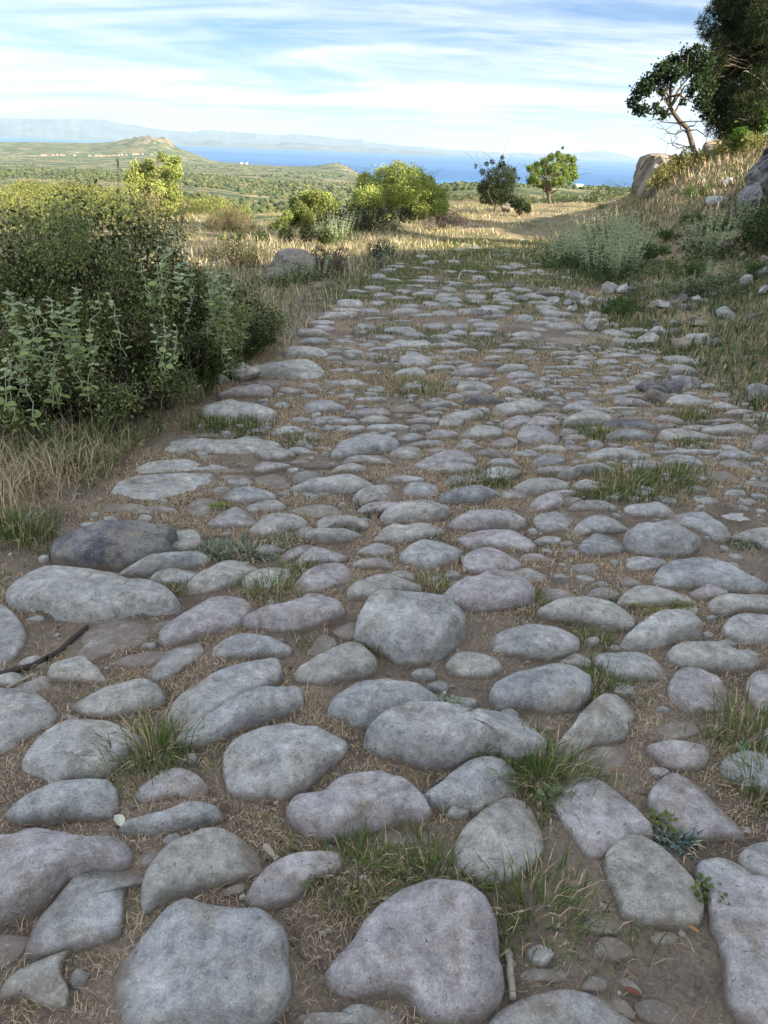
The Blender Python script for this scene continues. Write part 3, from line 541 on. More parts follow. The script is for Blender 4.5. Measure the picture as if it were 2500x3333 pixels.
["-",0.028,[0.026,3.334,0.057,3.393,0.113,3.421,0.148,3.403,0.161,3.349,0.133,3.3,0.065,3.293]],
["-",0.059,[0.126,3.17,0.163,3.222,0.231,3.273,0.3,3.296,0.36,3.293,0.399,3.258,0.39,3.226,0.329,3.205,0.269,3.19,0.215,3.164,0.163,3.152]],
["-",0.034,[0.188,3.142,0.228,3.18,0.296,3.216,0.363,3.219,0.401,3.193,0.393,3.163,0.333,3.144,0.254,3.136]],
["w",0.035,[-0.126,2.795,-0.111,2.848,-0.059,2.898,0.001,2.916,0.033,2.873,0.039,2.831,0.004,2.798,-0.049,2.793,-0.101,2.764]],
["-",0.039,[-0.103,2.689,-0.082,2.721,-0.037,2.744,0.021,2.75,0.08,2.751,0.045,2.722,-0.006,2.698,-0.063,2.686]],
["-",0.023,[0.007,3.019,0.044,3.048,0.108,3.06,0.153,3.044,0.153,3.025,0.096,3.007,0.033,2.999]],
["-",0.027,[0.085,2.915,0.113,2.969,0.157,2.989,0.2,2.972,0.214,2.917,0.192,2.881,0.137,2.872,0.094,2.875]],
["w",0.054,[-0.004,2.602,0.006,2.657,0.05,2.72,0.12,2.758,0.185,2.761,0.236,2.723,0.249,2.688,0.205,2.65,0.148,2.63,0.08,2.61,0.019,2.597]],
["-",0.056,[0.225,2.838,0.262,2.869,0.311,2.887,0.386,2.913,0.45,2.938,0.479,2.922,0.476,2.895,0.425,2.865,0.369,2.822,0.309,2.817,0.249,2.825]],
["-",0.038,[-0.241,2.559,-0.232,2.589,-0.189,2.605,-0.134,2.61,-0.088,2.598,-0.062,2.575,-0.075,2.554,-0.119,2.563,-0.169,2.558,-0.205,2.534,-0.227,2.535]],
["b",0.041,[-0.267,2.443,-0.259,2.469,-0.212,2.48,-0.163,2.477,-0.128,2.509,-0.096,2.528,-0.073,2.507,-0.099,2.476,-0.14,2.449,-0.198,2.444,-0.24,2.437]],
["-",0.018,[-0.315,2.488,-0.293,2.53,-0.271,2.536,-0.258,2.51,-0.286,2.468]],
["w",0.04,[-0.028,2.46,-0.003,2.507,0.035,2.539,0.078,2.53,0.133,2.556,0.199,2.541,0.22,2.519,0.171,2.499,0.106,2.465,0.058,2.451,0.004,2.457]],
["-",0.06,[0.251,2.579,0.277,2.616,0.319,2.656,0.365,2.674,0.422,2.674,0.478,2.656,0.528,2.642,0.528,2.619,0.496,2.598,0.439,2.599,0.383,2.586,0.321,2.574,0.277,2.571]],
["p",0.042,[0.274,2.485,0.319,2.51,0.386,2.532,0.452,2.54,0.494,2.521,0.527,2.48,0.545,2.453,0.517,2.434,0.463,2.434,0.432,2.443,0.384,2.446,0.33,2.428,0.299,2.453]],
["-",0.028,[0.588,2.674,0.62,2.713,0.676,2.735,0.715,2.728,0.72,2.676,0.691,2.625,0.642,2.597,0.599,2.608]],
["-",0.045,[0.722,2.584,0.747,2.633,0.788,2.671,0.844,2.692,0.885,2.671,0.931,2.621,0.901,2.614,0.844,2.609,0.784,2.589,0.742,2.569]],
["-",0.037,[0.716,2.453,0.746,2.497,0.794,2.546,0.844,2.574,0.878,2.554,0.887,2.509,0.869,2.466,0.82,2.439,0.769,2.422,0.733,2.428]],
["-",0.051,[0.54,2.957,0.573,2.999,0.63,3.045,0.682,3.058,0.744,3.043,0.775,3.005,0.733,2.971,0.666,2.943,0.614,2.918,0.584,2.927,0.568,2.95]],
["-",0.046,[0.584,2.793,0.611,2.84,0.673,2.89,0.739,2.923,0.787,2.917,0.726,2.88,0.718,2.831,0.665,2.792,0.609,2.775]],
["b",0.018,[0.731,2.873,0.766,2.916,0.803,2.92,0.812,2.9,0.762,2.86]],
["-",0.028,[0.752,2.801,0.78,2.842,0.838,2.862,0.892,2.857,0.927,2.825,0.924,2.805,0.87,2.808,0.809,2.799]],
["-",0.024,[0.47,2.899,0.505,2.942,0.549,2.952,0.581,2.91,0.585,2.892,0.529,2.881,0.486,2.883]],
["-",0.037,[0.426,3.11,0.479,3.16,0.541,3.19,0.593,3.178,0.581,3.131,0.551,3.098,0.511,3.079,0.46,3.089]],
["-",0.031,[0.464,3.252,0.493,3.284,0.549,3.298,0.594,3.275,0.613,3.253,0.531,3.247,0.483,3.238]],
["-",0.029,[0.599,3.383,0.654,3.411,0.718,3.418,0.737,3.399,0.684,3.36,0.628,3.354]],
["-",0.035,[0.669,3.269,0.69,3.326,0.744,3.367,0.791,3.362,0.827,3.329,0.78,3.285,0.723,3.266,0.675,3.258]],
["w",0.028,[0.706,3.491,0.749,3.516,0.806,3.516,0.838,3.488,0.848,3.455,0.804,3.45,0.769,3.453,0.742,3.466]],
["p",0.029,[0.677,3.176,0.711,3.209,0.795,3.234,0.85,3.243,0.841,3.226,0.801,3.189,0.719,3.167]],
["b",0.07,[0.748,3.114,0.783,3.143,0.84,3.173,0.917,3.199,0.989,3.23,1.038,3.24,1.027,3.215,0.948,3.184,0.885,3.161,0.842,3.135,0.808,3.118]],
["l",0.036,[0.954,3.404,1.012,3.449,1.113,3.488,1.198,3.484,1.257,3.438,1.195,3.413,1.107,3.397,1.047,3.379,0.987,3.356]],
["p",0.031,[0.814,3.029,0.846,3.067,0.912,3.08,0.951,3.078,0.929,3.032,0.874,3.004,0.835,3.002]],
["w",0.04,[0.386,3.645,0.412,3.697,0.474,3.727,0.542,3.728,0.568,3.68,0.555,3.628,0.503,3.617,0.428,3.601,0.387,3.597]],
["-",0.04,[0.662,3.664,0.692,3.723,0.755,3.742,0.813,3.721,0.847,3.657,0.831,3.601,0.762,3.581,0.703,3.576,0.662,3.6]],
["p",0.026,[0.513,3.513,0.547,3.565,0.6,3.586,0.633,3.554,0.591,3.504,0.533,3.489]],
["-",0.025,[0.421,3.371,0.459,3.408,0.51,3.428,0.535,3.405,0.533,3.372,0.477,3.366]],
["-",0.031,[0.319,3.457,0.366,3.489,0.432,3.502,0.465,3.474,0.414,3.447,0.35,3.439]],
["-",0.021,[0.186,3.381,0.221,3.416,0.278,3.43,0.284,3.407,0.242,3.388]],
["b",0.021,[0.103,3.469,0.146,3.505,0.225,3.52,0.283,3.508,0.274,3.478,0.196,3.469,0.139,3.455]],
["b",0.026,[0.061,3.531,0.104,3.59,0.163,3.619,0.185,3.592,0.14,3.54,0.075,3.518]],
["-",0.031,[0.196,3.585,0.23,3.637,0.29,3.657,0.34,3.625,0.324,3.591,0.244,3.58]],
["-",0.019,[0.883,3.718,0.922,3.773,0.966,3.763,0.969,3.735,0.912,3.712]],
["-",0.02,[1.003,3.755,1.052,3.808,1.09,3.804,1.053,3.733,1.005,3.723]],
["-",0.026,[0.879,3.622,0.923,3.669,0.978,3.679,0.999,3.653,0.946,3.621,0.893,3.613]],
["-",0.018,[0.263,3.014,0.284,3.073,0.323,3.08,0.334,3.043,0.3,3.01]],
["b",0.018,[0.339,3.045,0.37,3.097,0.415,3.101,0.425,3.059,0.379,3.042]],
["lf",0.018,[0.574,2.526,0.609,2.548,0.652,2.54,0.639,2.518,0.594,2.515]],
["f",0.018,[0.652,2.507,0.681,2.524,0.701,2.508,0.677,2.493]],
["-",0.018,[0.859,3.323,0.887,3.35,0.917,3.345,0.909,3.315,0.867,3.31]],
["p",0.018,[0.851,3.511,0.906,3.543,0.968,3.524,0.941,3.495,0.876,3.491]],
["W",0.1,[0.89,2.493,0.908,2.527,0.959,2.563,1.023,2.576,1.078,2.574,1.12,2.546,1.147,2.503,1.135,2.478,1.103,2.454,1.086,2.437,1.031,2.433,0.965,2.43,0.935,2.445,0.905,2.458]],
["-",0.039,[1.123,2.718,1.159,2.759,1.22,2.783,1.272,2.78,1.293,2.723,1.318,2.645,1.29,2.597,1.246,2.583,1.221,2.627,1.181,2.662,1.145,2.694]],
["-",0.041,[0.969,2.786,0.99,2.824,1.045,2.829,1.113,2.859,1.145,2.843,1.162,2.796,1.137,2.764,1.076,2.757,1.016,2.753]],
["lf",0.018,[1.33,2.815,1.38,2.838,1.437,2.831,1.472,2.782,1.479,2.739,1.433,2.711,1.402,2.754,1.36,2.783]],
["-",0.038,[1.324,2.597,1.367,2.622,1.429,2.637,1.502,2.621,1.469,2.533,1.411,2.526,1.39,2.561,1.347,2.566]],
["-",0.019,[1.466,3.236,1.506,3.273,1.553,3.271,1.561,3.202,1.535,3.184,1.482,3.182]],
["b",0.022,[1.326,3.176,1.358,3.235,1.4,3.22,1.429,3.187,1.413,3.158,1.351,3.148]],
["-",0.042,[1.282,3.363,1.318,3.395,1.392,3.408,1.466,3.4,1.486,3.37,1.442,3.335,1.377,3.324,1.314,3.325]],
["p",0.041,[1.079,3.242,1.119,3.276,1.193,3.3,1.254,3.3,1.254,3.268,1.197,3.255,1.133,3.236,1.092,3.232]],
["-",0.032,[1.256,3.476,1.307,3.496,1.401,3.499,1.513,3.51,1.615,3.512,1.571,3.496,1.495,3.485,1.398,3.479,1.31,3.472]],
["-",0.036,[1.596,3.467,1.642,3.511,1.695,3.519,1.748,3.484,1.785,3.461,1.711,3.454,1.638,3.451]],
["b",0.023,[1.572,3.375,1.632,3.407,1.678,3.38,1.695,3.347,1.62,3.332]],
["-",0.053,[1.097,3.641,1.128,3.692,1.196,3.729,1.281,3.739,1.321,3.715,1.339,3.673,1.273,3.661,1.196,3.653,1.143,3.642]],
["-",0.036,[1.381,3.701,1.415,3.769,1.477,3.799,1.557,3.786,1.624,3.779,1.676,3.749,1.691,3.724,1.624,3.705,1.547,3.702,1.474,3.68,1.397,3.674]],
["-",0.019,[1.528,3.874,1.598,3.925,1.667,3.941,1.74,3.92,1.712,3.884,1.645,3.868]],
["-",0.036,[1.648,3.84,1.738,3.878,1.833,3.926,1.9,3.934,1.95,3.877,1.867,3.839,1.769,3.825,1.696,3.816]],
["p",0.018,[1.699,3.748,1.743,3.766,1.798,3.769,1.825,3.753,1.753,3.745]],
["B",0.098,[1.815,3.585,1.827,3.623,1.861,3.651,1.934,3.643,1.93,3.596,1.848,3.581]],
["f",0.018,[1.576,3.16,1.621,3.176,1.7,3.175,1.757,3.167,1.713,3.135,1.625,3.13]],
["f",0.018,[1.638,3.227,1.689,3.242,1.772,3.247,1.771,3.238,1.701,3.231]],
["l",0.085,[-0.853,4.546,-0.823,4.643,-0.76,4.709,-0.646,4.749,-0.525,4.753,-0.447,4.712,-0.409,4.649,-0.426,4.586,-0.476,4.544,-0.563,4.523,-0.657,4.56,-0.764,4.552]],
["f",0.018,[-0.872,4.403,-0.826,4.442,-0.735,4.478,-0.628,4.471,-0.538,4.462,-0.578,4.425,-0.672,4.412,-0.773,4.381]],
["-",0.027,[-0.53,4.389,-0.49,4.424,-0.434,4.393,-0.405,4.361,-0.429,4.338,-0.499,4.348]],
["-",0.061,[-0.942,4.116,-0.92,4.178,-0.869,4.214,-0.777,4.215,-0.694,4.217,-0.661,4.165,-0.659,4.147,-0.731,4.135,-0.797,4.136,-0.861,4.12,-0.917,4.112]],
["-",0.033,[-0.623,4.246,-0.601,4.275,-0.534,4.285,-0.471,4.246,-0.502,4.225,-0.568,4.216]],
["-",0.018,[-0.612,3.998,-0.588,4.054,-0.546,4.041,-0.547,3.986]],
["l",0.085,[-0.952,3.757,-0.946,3.82,-0.918,3.868,-0.864,3.873,-0.79,3.848,-0.696,3.84,-0.623,3.811,-0.57,3.764,-0.613,3.743,-0.673,3.735,-0.725,3.729,-0.799,3.727,-0.89,3.728]],
["b",0.044,[-0.451,3.918,-0.434,3.983,-0.384,4.042,-0.312,4.049,-0.243,3.992,-0.256,3.951,-0.326,3.934,-0.386,3.895,-0.432,3.886]],
["b",0.031,[-0.397,3.708,-0.373,3.763,-0.315,3.801,-0.246,3.802,-0.266,3.762,-0.316,3.729,-0.359,3.704]],
["-",0.028,[-0.294,3.729,-0.251,3.767,-0.191,3.788,-0.159,3.761,-0.173,3.74,-0.233,3.731]],
["-",0.028,[-0.322,3.62,-0.281,3.659,-0.223,3.679,-0.185,3.677,-0.228,3.644,-0.285,3.624]],
["-",0.033,[-0.272,3.597,-0.213,3.64,-0.147,3.666,-0.116,3.64,-0.174,3.609,-0.232,3.598]],
["-",0.042,[-0.191,3.847,-0.158,3.898,-0.09,3.941,-0.026,3.928,0.006,3.893,-0.063,3.873,-0.14,3.849]],
["-",0.03,[-0.133,3.764,-0.109,3.824,-0.048,3.863,0.007,3.823,-0.015,3.779,-0.083,3.761]],
["-",0.034,[-0.178,4.139,-0.13,4.173,-0.064,4.175,-0.02,4.135,-0.086,4.127,-0.152,4.118]],
["-",0.02,[-0.294,4.205,-0.251,4.25,-0.2,4.241,-0.206,4.208,-0.265,4.2]],
["-",0.033,[-0.56,3.54,-0.533,3.603,-0.477,3.625,-0.4,3.598,-0.419,3.569,-0.488,3.543,-0.543,3.518]],
["-",0.024,[-0.421,3.496,-0.393,3.535,-0.344,3.541,-0.308,3.504,-0.353,3.488,-0.402,3.484]],
["l",0.06,[-0.71,5.079,-0.662,5.176,-0.578,5.238,-0.485,5.218,-0.424,5.153,-0.455,5.113,-0.542,5.087,-0.649,5.069]],
["-",0.038,[-0.672,5.467,-0.611,5.539,-0.515,5.543,-0.436,5.488,-0.476,5.462,-0.58,5.446,-0.642,5.438]],
["w",0.051,[-0.69,5.754,-0.605,5.793,-0.516,5.787,-0.457,5.755,-0.466,5.727,-0.564,5.709,-0.662,5.7]],
["-",0.032,[-0.591,5.987,-0.525,6.017,-0.442,5.985,-0.458,5.908,-0.538,5.91]],
["-",0.023,[-0.314,5.241,-0.266,5.285,-0.203,5.271,-0.211,5.228,-0.282,5.211]],
["b",0.032,[-0.173,5.292,-0.103,5.33,-0.0,5.366,0.032,5.345,-0.06,5.312]],
["-",0.029,[-0.377,4.703,-0.338,4.742,-0.248,4.783,-0.191,4.77,-0.207,4.735,-0.299,4.713]],
["-",0.018,[-0.387,4.445,-0.347,4.503,-0.303,4.498,-0.316,4.446,-0.367,4.423]],
["-",0.018,[-0.265,4.323,-0.24,4.346,-0.201,4.347,-0.213,4.323]],
["-",0.018,[-0.119,4.356,-0.078,4.415,-0.034,4.402,-0.042,4.362]],
["w",0.027,[-0.187,4.689,-0.162,4.749,-0.097,4.769,-0.058,4.716,-0.122,4.688]],
["-",0.035,[-0.305,4.408,-0.266,4.475,-0.197,4.526,-0.143,4.503,-0.14,4.432,-0.217,4.408]],
["wf",0.018,[-0.297,4.98,-0.193,5.026,-0.093,4.983,-0.11,4.904,-0.226,4.908]],
["lf",0.018,[-0.031,5.512,0.043,5.656,0.152,5.656,0.251,5.693,0.281,5.603,0.215,5.52,0.097,5.5,0.012,5.456]],
["p",0.041,[0.069,4.988,0.093,5.118,0.183,5.133,0.261,5.067,0.249,4.974,0.152,4.945,0.094,4.936]],
["b",0.024,[0.31,5.037,0.391,5.082,0.491,5.098,0.51,5.079,0.428,5.026,0.339,5.012]],
["-",0.038,[0.235,4.843,0.273,4.891,0.341,4.898,0.398,4.891,0.417,4.865,0.311,4.841,0.254,4.831]],
["l",0.042,[0.027,4.708,0.082,4.762,0.166,4.784,0.222,4.744,0.185,4.716,0.111,4.706]],
["-",0.033,[0.068,4.399,0.107,4.475,0.178,4.505,0.222,4.472,0.169,4.413,0.099,4.391]],
["-",0.029,[0.314,4.518,0.342,4.562,0.415,4.582,0.45,4.561,0.403,4.519,0.341,4.509]],
["l",0.045,[0.405,4.417,0.426,4.483,0.484,4.548,0.555,4.548,0.613,4.483,0.583,4.442,0.494,4.439,0.44,4.414]],
["-",0.041,[0.333,4.231,0.37,4.294,0.45,4.349,0.518,4.341,0.524,4.299,0.445,4.259,0.376,4.23]],
["d",0.056,[0.418,4.126,0.461,4.179,0.54,4.226,0.615,4.219,0.672,4.195,0.603,4.163,0.519,4.157,0.46,4.131]],
["-",0.045,[0.193,4.043,0.234,4.072,0.317,4.12,0.391,4.13,0.398,4.106,0.315,4.078,0.242,4.051]],
["-",0.023,[0.224,4.009,0.257,4.037,0.306,4.054,0.33,4.032,0.273,4.014]],
["w",0.05,[0.276,3.762,0.303,3.855,0.369,3.932,0.452,3.979,0.499,3.967,0.494,3.913,0.427,3.855,0.376,3.774,0.322,3.753]],
["w",0.064,[0.566,4.022,0.599,4.077,0.677,4.119,0.783,4.176,0.838,4.149,0.856,4.103,0.784,4.05,0.715,4.015,0.64,3.985,0.591,3.988]],
["p",0.036,[0.586,3.808,0.63,3.859,0.691,3.916,0.747,3.923,0.747,3.866,0.687,3.821,0.637,3.78,0.598,3.775]],
["p",0.034,[0.737,3.837,0.779,3.919,0.83,3.945,0.881,3.915,0.895,3.856,0.837,3.827,0.766,3.822]],
["-",0.017,[0.793,4.094,0.814,4.128,0.874,4.147,0.937,4.122,0.869,4.104]],
["-",0.018,[0.785,3.996,0.863,4.037,0.939,4.054,0.984,4.033,0.974,4.014,0.933,4.011]],
["-",0.065,[0.917,3.824,0.942,3.872,1.015,3.938,1.108,3.963,1.189,3.934,1.151,3.898,1.067,3.866,0.993,3.847,0.953,3.829]],
["-",0.039,[0.973,4.116,1.028,4.18,1.093,4.213,1.14,4.195,1.118,4.169,1.044,4.125,0.992,4.107]],
["-",0.032,[1.041,4.093,1.086,4.138,1.158,4.163,1.219,4.136,1.254,4.101,1.171,4.103,1.086,4.086]],
["w",0.045,[0.685,4.877,0.73,4.948,0.814,5.004,0.88,4.982,0.893,4.934,0.803,4.903,0.723,4.867]],
["-",0.038,[0.742,4.724,0.781,4.819,0.853,4.863,0.913,4.817,0.906,4.766,0.838,4.747,0.77,4.718]],
["p",0.052,[0.394,4.728,0.466,4.784,0.544,4.828,0.609,4.814,0.636,4.782,0.54,4.753,0.465,4.741]],
["-",0.022,[0.442,4.949,0.494,5.012,0.54,5.027,0.531,4.977,0.48,4.94]],
["d",0.032,[0.543,4.999,0.615,5.054,0.705,5.068,0.742,5.031,0.661,5.006,0.582,4.993]],
["p",0.025,[0.568,4.653,0.626,4.694,0.681,4.685,0.651,4.65,0.595,4.642]],
["w",0.028,[0.643,4.433,0.667,4.5,0.723,4.519,0.771,4.471,0.771,4.4,0.701,4.404]],
["-",0.028,[0.739,4.63,0.8,4.682,0.886,4.705,0.911,4.686,0.841,4.645,0.766,4.617]],
["-",0.023,[0.837,4.612,0.879,4.657,0.942,4.65,0.947,4.611,0.872,4.6]],
["-",0.024,[0.958,4.557,1.011,4.581,1.122,4.597,1.215,4.605,1.212,4.585,1.093,4.568,0.991,4.553]],
["-",0.036,[0.943,4.97,1.008,4.997,1.14,5.029,1.262,5.048,1.341,5.039,1.33,5.027,1.208,5.01,1.067,4.989,0.98,4.979]],
["-",0.025,[0.961,4.78,1.008,4.82,1.078,4.839,1.112,4.816,1.033,4.79]],
["-",0.017,[0.987,4.907,1.042,4.956,1.122,4.964,1.097,4.928]],
["-",0.025,[1.017,4.704,1.069,4.738,1.158,4.771,1.173,4.744,1.129,4.703,1.062,4.693]],
["-",0.027,[1.19,4.694,1.259,4.722,1.374,4.739,1.471,4.753,1.449,4.729,1.355,4.719,1.249,4.703]],
["-",0.045,[1.115,5.364,1.186,5.426,1.274,5.45,1.321,5.413,1.243,5.383,1.147,5.362]],
["-",0.03,[1.142,5.257,1.194,5.298,1.259,5.312,1.285,5.28,1.221,5.262]],
["p",0.029,[1.284,5.332,1.346,5.382,1.417,5.371,1.427,5.316,1.35,5.291]],
["-",0.023,[0.913,5.227,0.965,5.272,1.027,5.275,1.058,5.242,0.98,5.223]],
["-",0.02,[0.949,5.129,0.996,5.147,1.041,5.146,1.007,5.14]],
["b",0.022,[1.033,5.572,1.103,5.611,1.215,5.63,1.279,5.623,1.21,5.591,1.111,5.575]],
["b",0.026,[0.79,5.607,0.86,5.65,0.927,5.662,0.956,5.635,0.877,5.603,0.811,5.593]],
["-",0.02,[0.684,5.42,0.752,5.469,0.849,5.485,0.855,5.437,0.746,5.403]],
["-",0.023,[0.655,5.231,0.7,5.28,0.773,5.296,0.801,5.264,0.737,5.233]],
["-",0.041,[0.287,5.472,0.373,5.516,0.462,5.577,0.536,5.555,0.545,5.517,0.415,5.48,0.319,5.463]],
["l",0.034,[0.448,5.332,0.513,5.393,0.577,5.415,0.606,5.372,0.532,5.346]],
["-",0.018,[0.367,5.373,0.421,5.411,0.45,5.373,0.417,5.327,0.375,5.328]],
["-",0.026,[0.92,5.848,1.005,5.899,1.083,5.888,1.079,5.858,0.987,5.839]],
["b",0.033,[-0.151,5.29,-0.091,5.339,0.002,5.366,0.002,5.334,-0.089,5.285]],
["-",0.022,[0.245,5.159,0.297,5.216,0.389,5.218,0.428,5.178,0.336,5.148]],
["-",0.021,[0.115,3.712,0.146,3.753,0.199,3.752,0.213,3.71,0.153,3.687]],
["l",0.022,[-0.094,3.683,-0.066,3.735,0.009,3.744,0.093,3.747,0.085,3.711,0.018,3.691,-0.049,3.674]],
["-",0.027,[0.101,3.806,0.14,3.837,0.21,3.853,0.271,3.834,0.24,3.803,0.155,3.791]],
["-",0.021,[-0.098,3.794,-0.077,3.86,-0.031,3.874,0.001,3.836,-0.029,3.791]],
["w",0.024,[-0.104,3.945,-0.073,3.976,-0.025,3.975,0.008,3.948,-0.055,3.934]],
["wf",0.018,[0.015,4.003,0.071,4.075,0.136,4.054,0.16,4.006,0.079,3.989,0.031,3.983]],
["f",0.018,[1.15,6.312,1.222,6.308,1.251,6.257,1.165,6.241]],
["-",0.032,[1.508,5.415,1.592,5.461,1.702,5.48,1.772,5.458,1.71,5.42,1.61,5.395,1.523,5.383]],
["b",0.031,[1.418,5.211,1.478,5.254,1.537,5.241,1.561,5.213,1.505,5.189,1.43,5.163]],
["-",0.031,[1.408,5.057,1.482,5.107,1.586,5.124,1.598,5.087,1.524,5.063,1.432,5.048]],
["p",0.024,[1.431,4.932,1.509,4.979,1.575,4.968,1.566,4.926,1.475,4.909]],
["f",0.018,[1.623,5.032,1.698,5.092,1.809,5.096,1.795,5.047,1.698,5.015]],
["-",0.03,[1.562,4.847,1.621,4.897,1.689,4.898,1.681,4.864,1.6,4.839]],
["b",0.03,[1.383,4.595,1.427,4.628,1.519,4.633,1.528,4.591,1.468,4.564,1.396,4.573]],
["-",0.034,[1.281,4.447,1.325,4.513,1.392,4.531,1.43,4.503,1.361,4.47,1.303,4.443]],
["-",0.021,[1.291,4.398,1.351,4.436,1.445,4.464,1.514,4.451,1.5,4.426,1.419,4.425,1.328,4.402]],
["p",0.037,[1.304,4.27,1.334,4.31,1.406,4.325,1.468,4.292,1.497,4.267,1.409,4.26,1.33,4.25]],
["l",0.048,[1.622,4.326,1.662,4.378,1.74,4.405,1.817,4.399,1.848,4.356,1.827,4.311,1.738,4.298,1.659,4.298]],
["l",0.024,[1.848,4.276,1.904,4.344,1.977,4.354,2.04,4.335,1.962,4.283,1.878,4.261]],
["-",0.03,[1.889,4.162,1.937,4.207,2.013,4.231,2.064,4.209,2.005,4.182,1.932,4.161]],
["-",0.015,[1.725,4.193,1.777,4.224,1.822,4.205,1.79,4.183]],
["p",0.028,[1.459,4.025,1.541,4.071,1.581,4.04,1.6,3.993,1.568,3.964,1.493,3.988]],
["pf",0.018,[1.486,4.205,1.564,4.244,1.643,4.226,1.585,4.17,1.516,4.161]],
["-",0.021,[1.683,3.999,1.748,4.033,1.829,4.056,1.9,4.046,1.844,4.024,1.759,4.007]],
["-",0.019,[1.535,3.872,1.595,3.917,1.685,3.926,1.742,3.903,1.661,3.87,1.588,3.859]],
["-",0.02,[1.417,3.895,1.474,3.93,1.538,3.93,1.528,3.896,1.453,3.878]],
["-",0.016,[1.258,4.006,1.312,4.032,1.386,4.036,1.442,4.022,1.358,4.015]],
["d",0.043,[1.133,3.863,1.157,3.905,1.226,3.93,1.327,3.923,1.398,3.893,1.416,3.841,1.379,3.811,1.312,3.829,1.226,3.825,1.154,3.816]],
["-",0.028,[1.957,4.731,2.011,4.758,2.072,4.741,2.029,4.716,1.96,4.706]],
["f",0.018,[1.973,4.621,2.013,4.632,2.029,4.619,1.991,4.614]],
["-",0.019,[1.79,4.563,1.851,4.585,1.882,4.569,1.822,4.544]],
["l",0.016,[1.234,4.187,1.302,4.211,1.369,4.21,1.411,4.205,1.341,4.192,1.255,4.181]],
["wf",0.018,[1.208,5.906,1.304,6.0,1.418,5.994,1.478,5.893,1.412,5.791,1.322,5.791]],
["f",0.018,[1.41,4.115,1.465,4.137,1.502,4.121,1.448,4.1]],
["f",0.018,[1.96,4.071,2.032,4.092,2.115,4.091,2.061,4.074,1.992,4.066]],
["l",0.047,[-0.487,7.038,-0.413,7.136,-0.307,7.161,-0.273,7.019,-0.351,6.986,-0.442,6.969]],
["lf",0.018,[-0.52,6.783,-0.422,6.853,-0.264,6.816,-0.337,6.742,-0.464,6.715]],
["-",0.065,[-0.592,6.309,-0.507,6.309,-0.389,6.339,-0.297,6.438,-0.416,6.389,-0.534,6.345]],
["-",0.04,[-0.643,6.106,-0.567,6.177,-0.472,6.166,-0.457,6.118,-0.512,6.088,-0.582,6.083]],
["-",0.018,[-0.235,6.415,-0.15,6.46,-0.027,6.473,-0.076,6.439,-0.173,6.419]],
["-",0.035,[0.147,6.547,0.222,6.599,0.311,6.643,0.361,6.633,0.348,6.59,0.247,6.567]],
["-",0.016,[0.011,6.353,0.083,6.406,0.145,6.41,0.108,6.372]],
["b",0.025,[-0.025,7.453,0.045,7.513,0.187,7.503,0.173,7.456,0.06,7.43]],
["-",0.033,[-0.278,8.65,-0.168,8.726,-0.07,8.737,-0.15,8.693]],
["-",0.067,[0.675,6.76,0.77,6.848,0.88,6.907,0.979,6.847,0.926,6.812,0.768,6.786]],
["-",0.032,[0.782,6.667,0.866,6.76,0.978,6.72,0.924,6.686]],
["-",0.048,[0.574,8.342,0.684,8.37,0.797,8.403,0.772,8.45,0.627,8.411]],
["-",0.03,[0.833,8.44,0.953,8.548,1.079,8.53,1.026,8.467,0.88,8.426]],
["-",0.035,[0.89,8.895,0.929,9.168,1.035,9.2,1.029,8.966,0.939,8.889]],
["-",0.037,[0.418,7.607,0.482,7.78,0.585,7.78,0.565,7.68,0.476,7.612]],
["-",0.025,[0.735,7.99,0.833,8.103,0.939,8.092,0.904,8.033]],
["-",0.037,[0.93,8.002,1.013,8.086,1.102,8.061,1.038,8.019]],
["-",0.032,[0.422,5.899,0.494,5.983,0.563,5.979,0.571,5.927,0.479,5.898]],
["-",0.019,[-0.269,5.876,-0.214,5.919,-0.179,5.898,-0.223,5.862]]]

def catmull(P, n):
    P = np.asarray(P, float); m = len(P)
    d = np.linalg.norm(np.roll(P, -1, 0)-P, axis=1); s = np.concatenate([[0], np.cumsum(d)])
    u = np.linspace(0, s[-1], n, endpoint=False); k = np.searchsorted(s, u, 'right')-1; t = ((u-s[k])/np.maximum(d[k], 1e-9))[:, None]
    a, b, c, e = P[(k-1) % m], P[k % m], P[(k+1) % m], P[(k+2) % m]
    return .5*((2*b)+(-a+c)*t+(2*a-5*b+4*c-e)*t*t+(-a+3*b-3*c+e)*t**3)

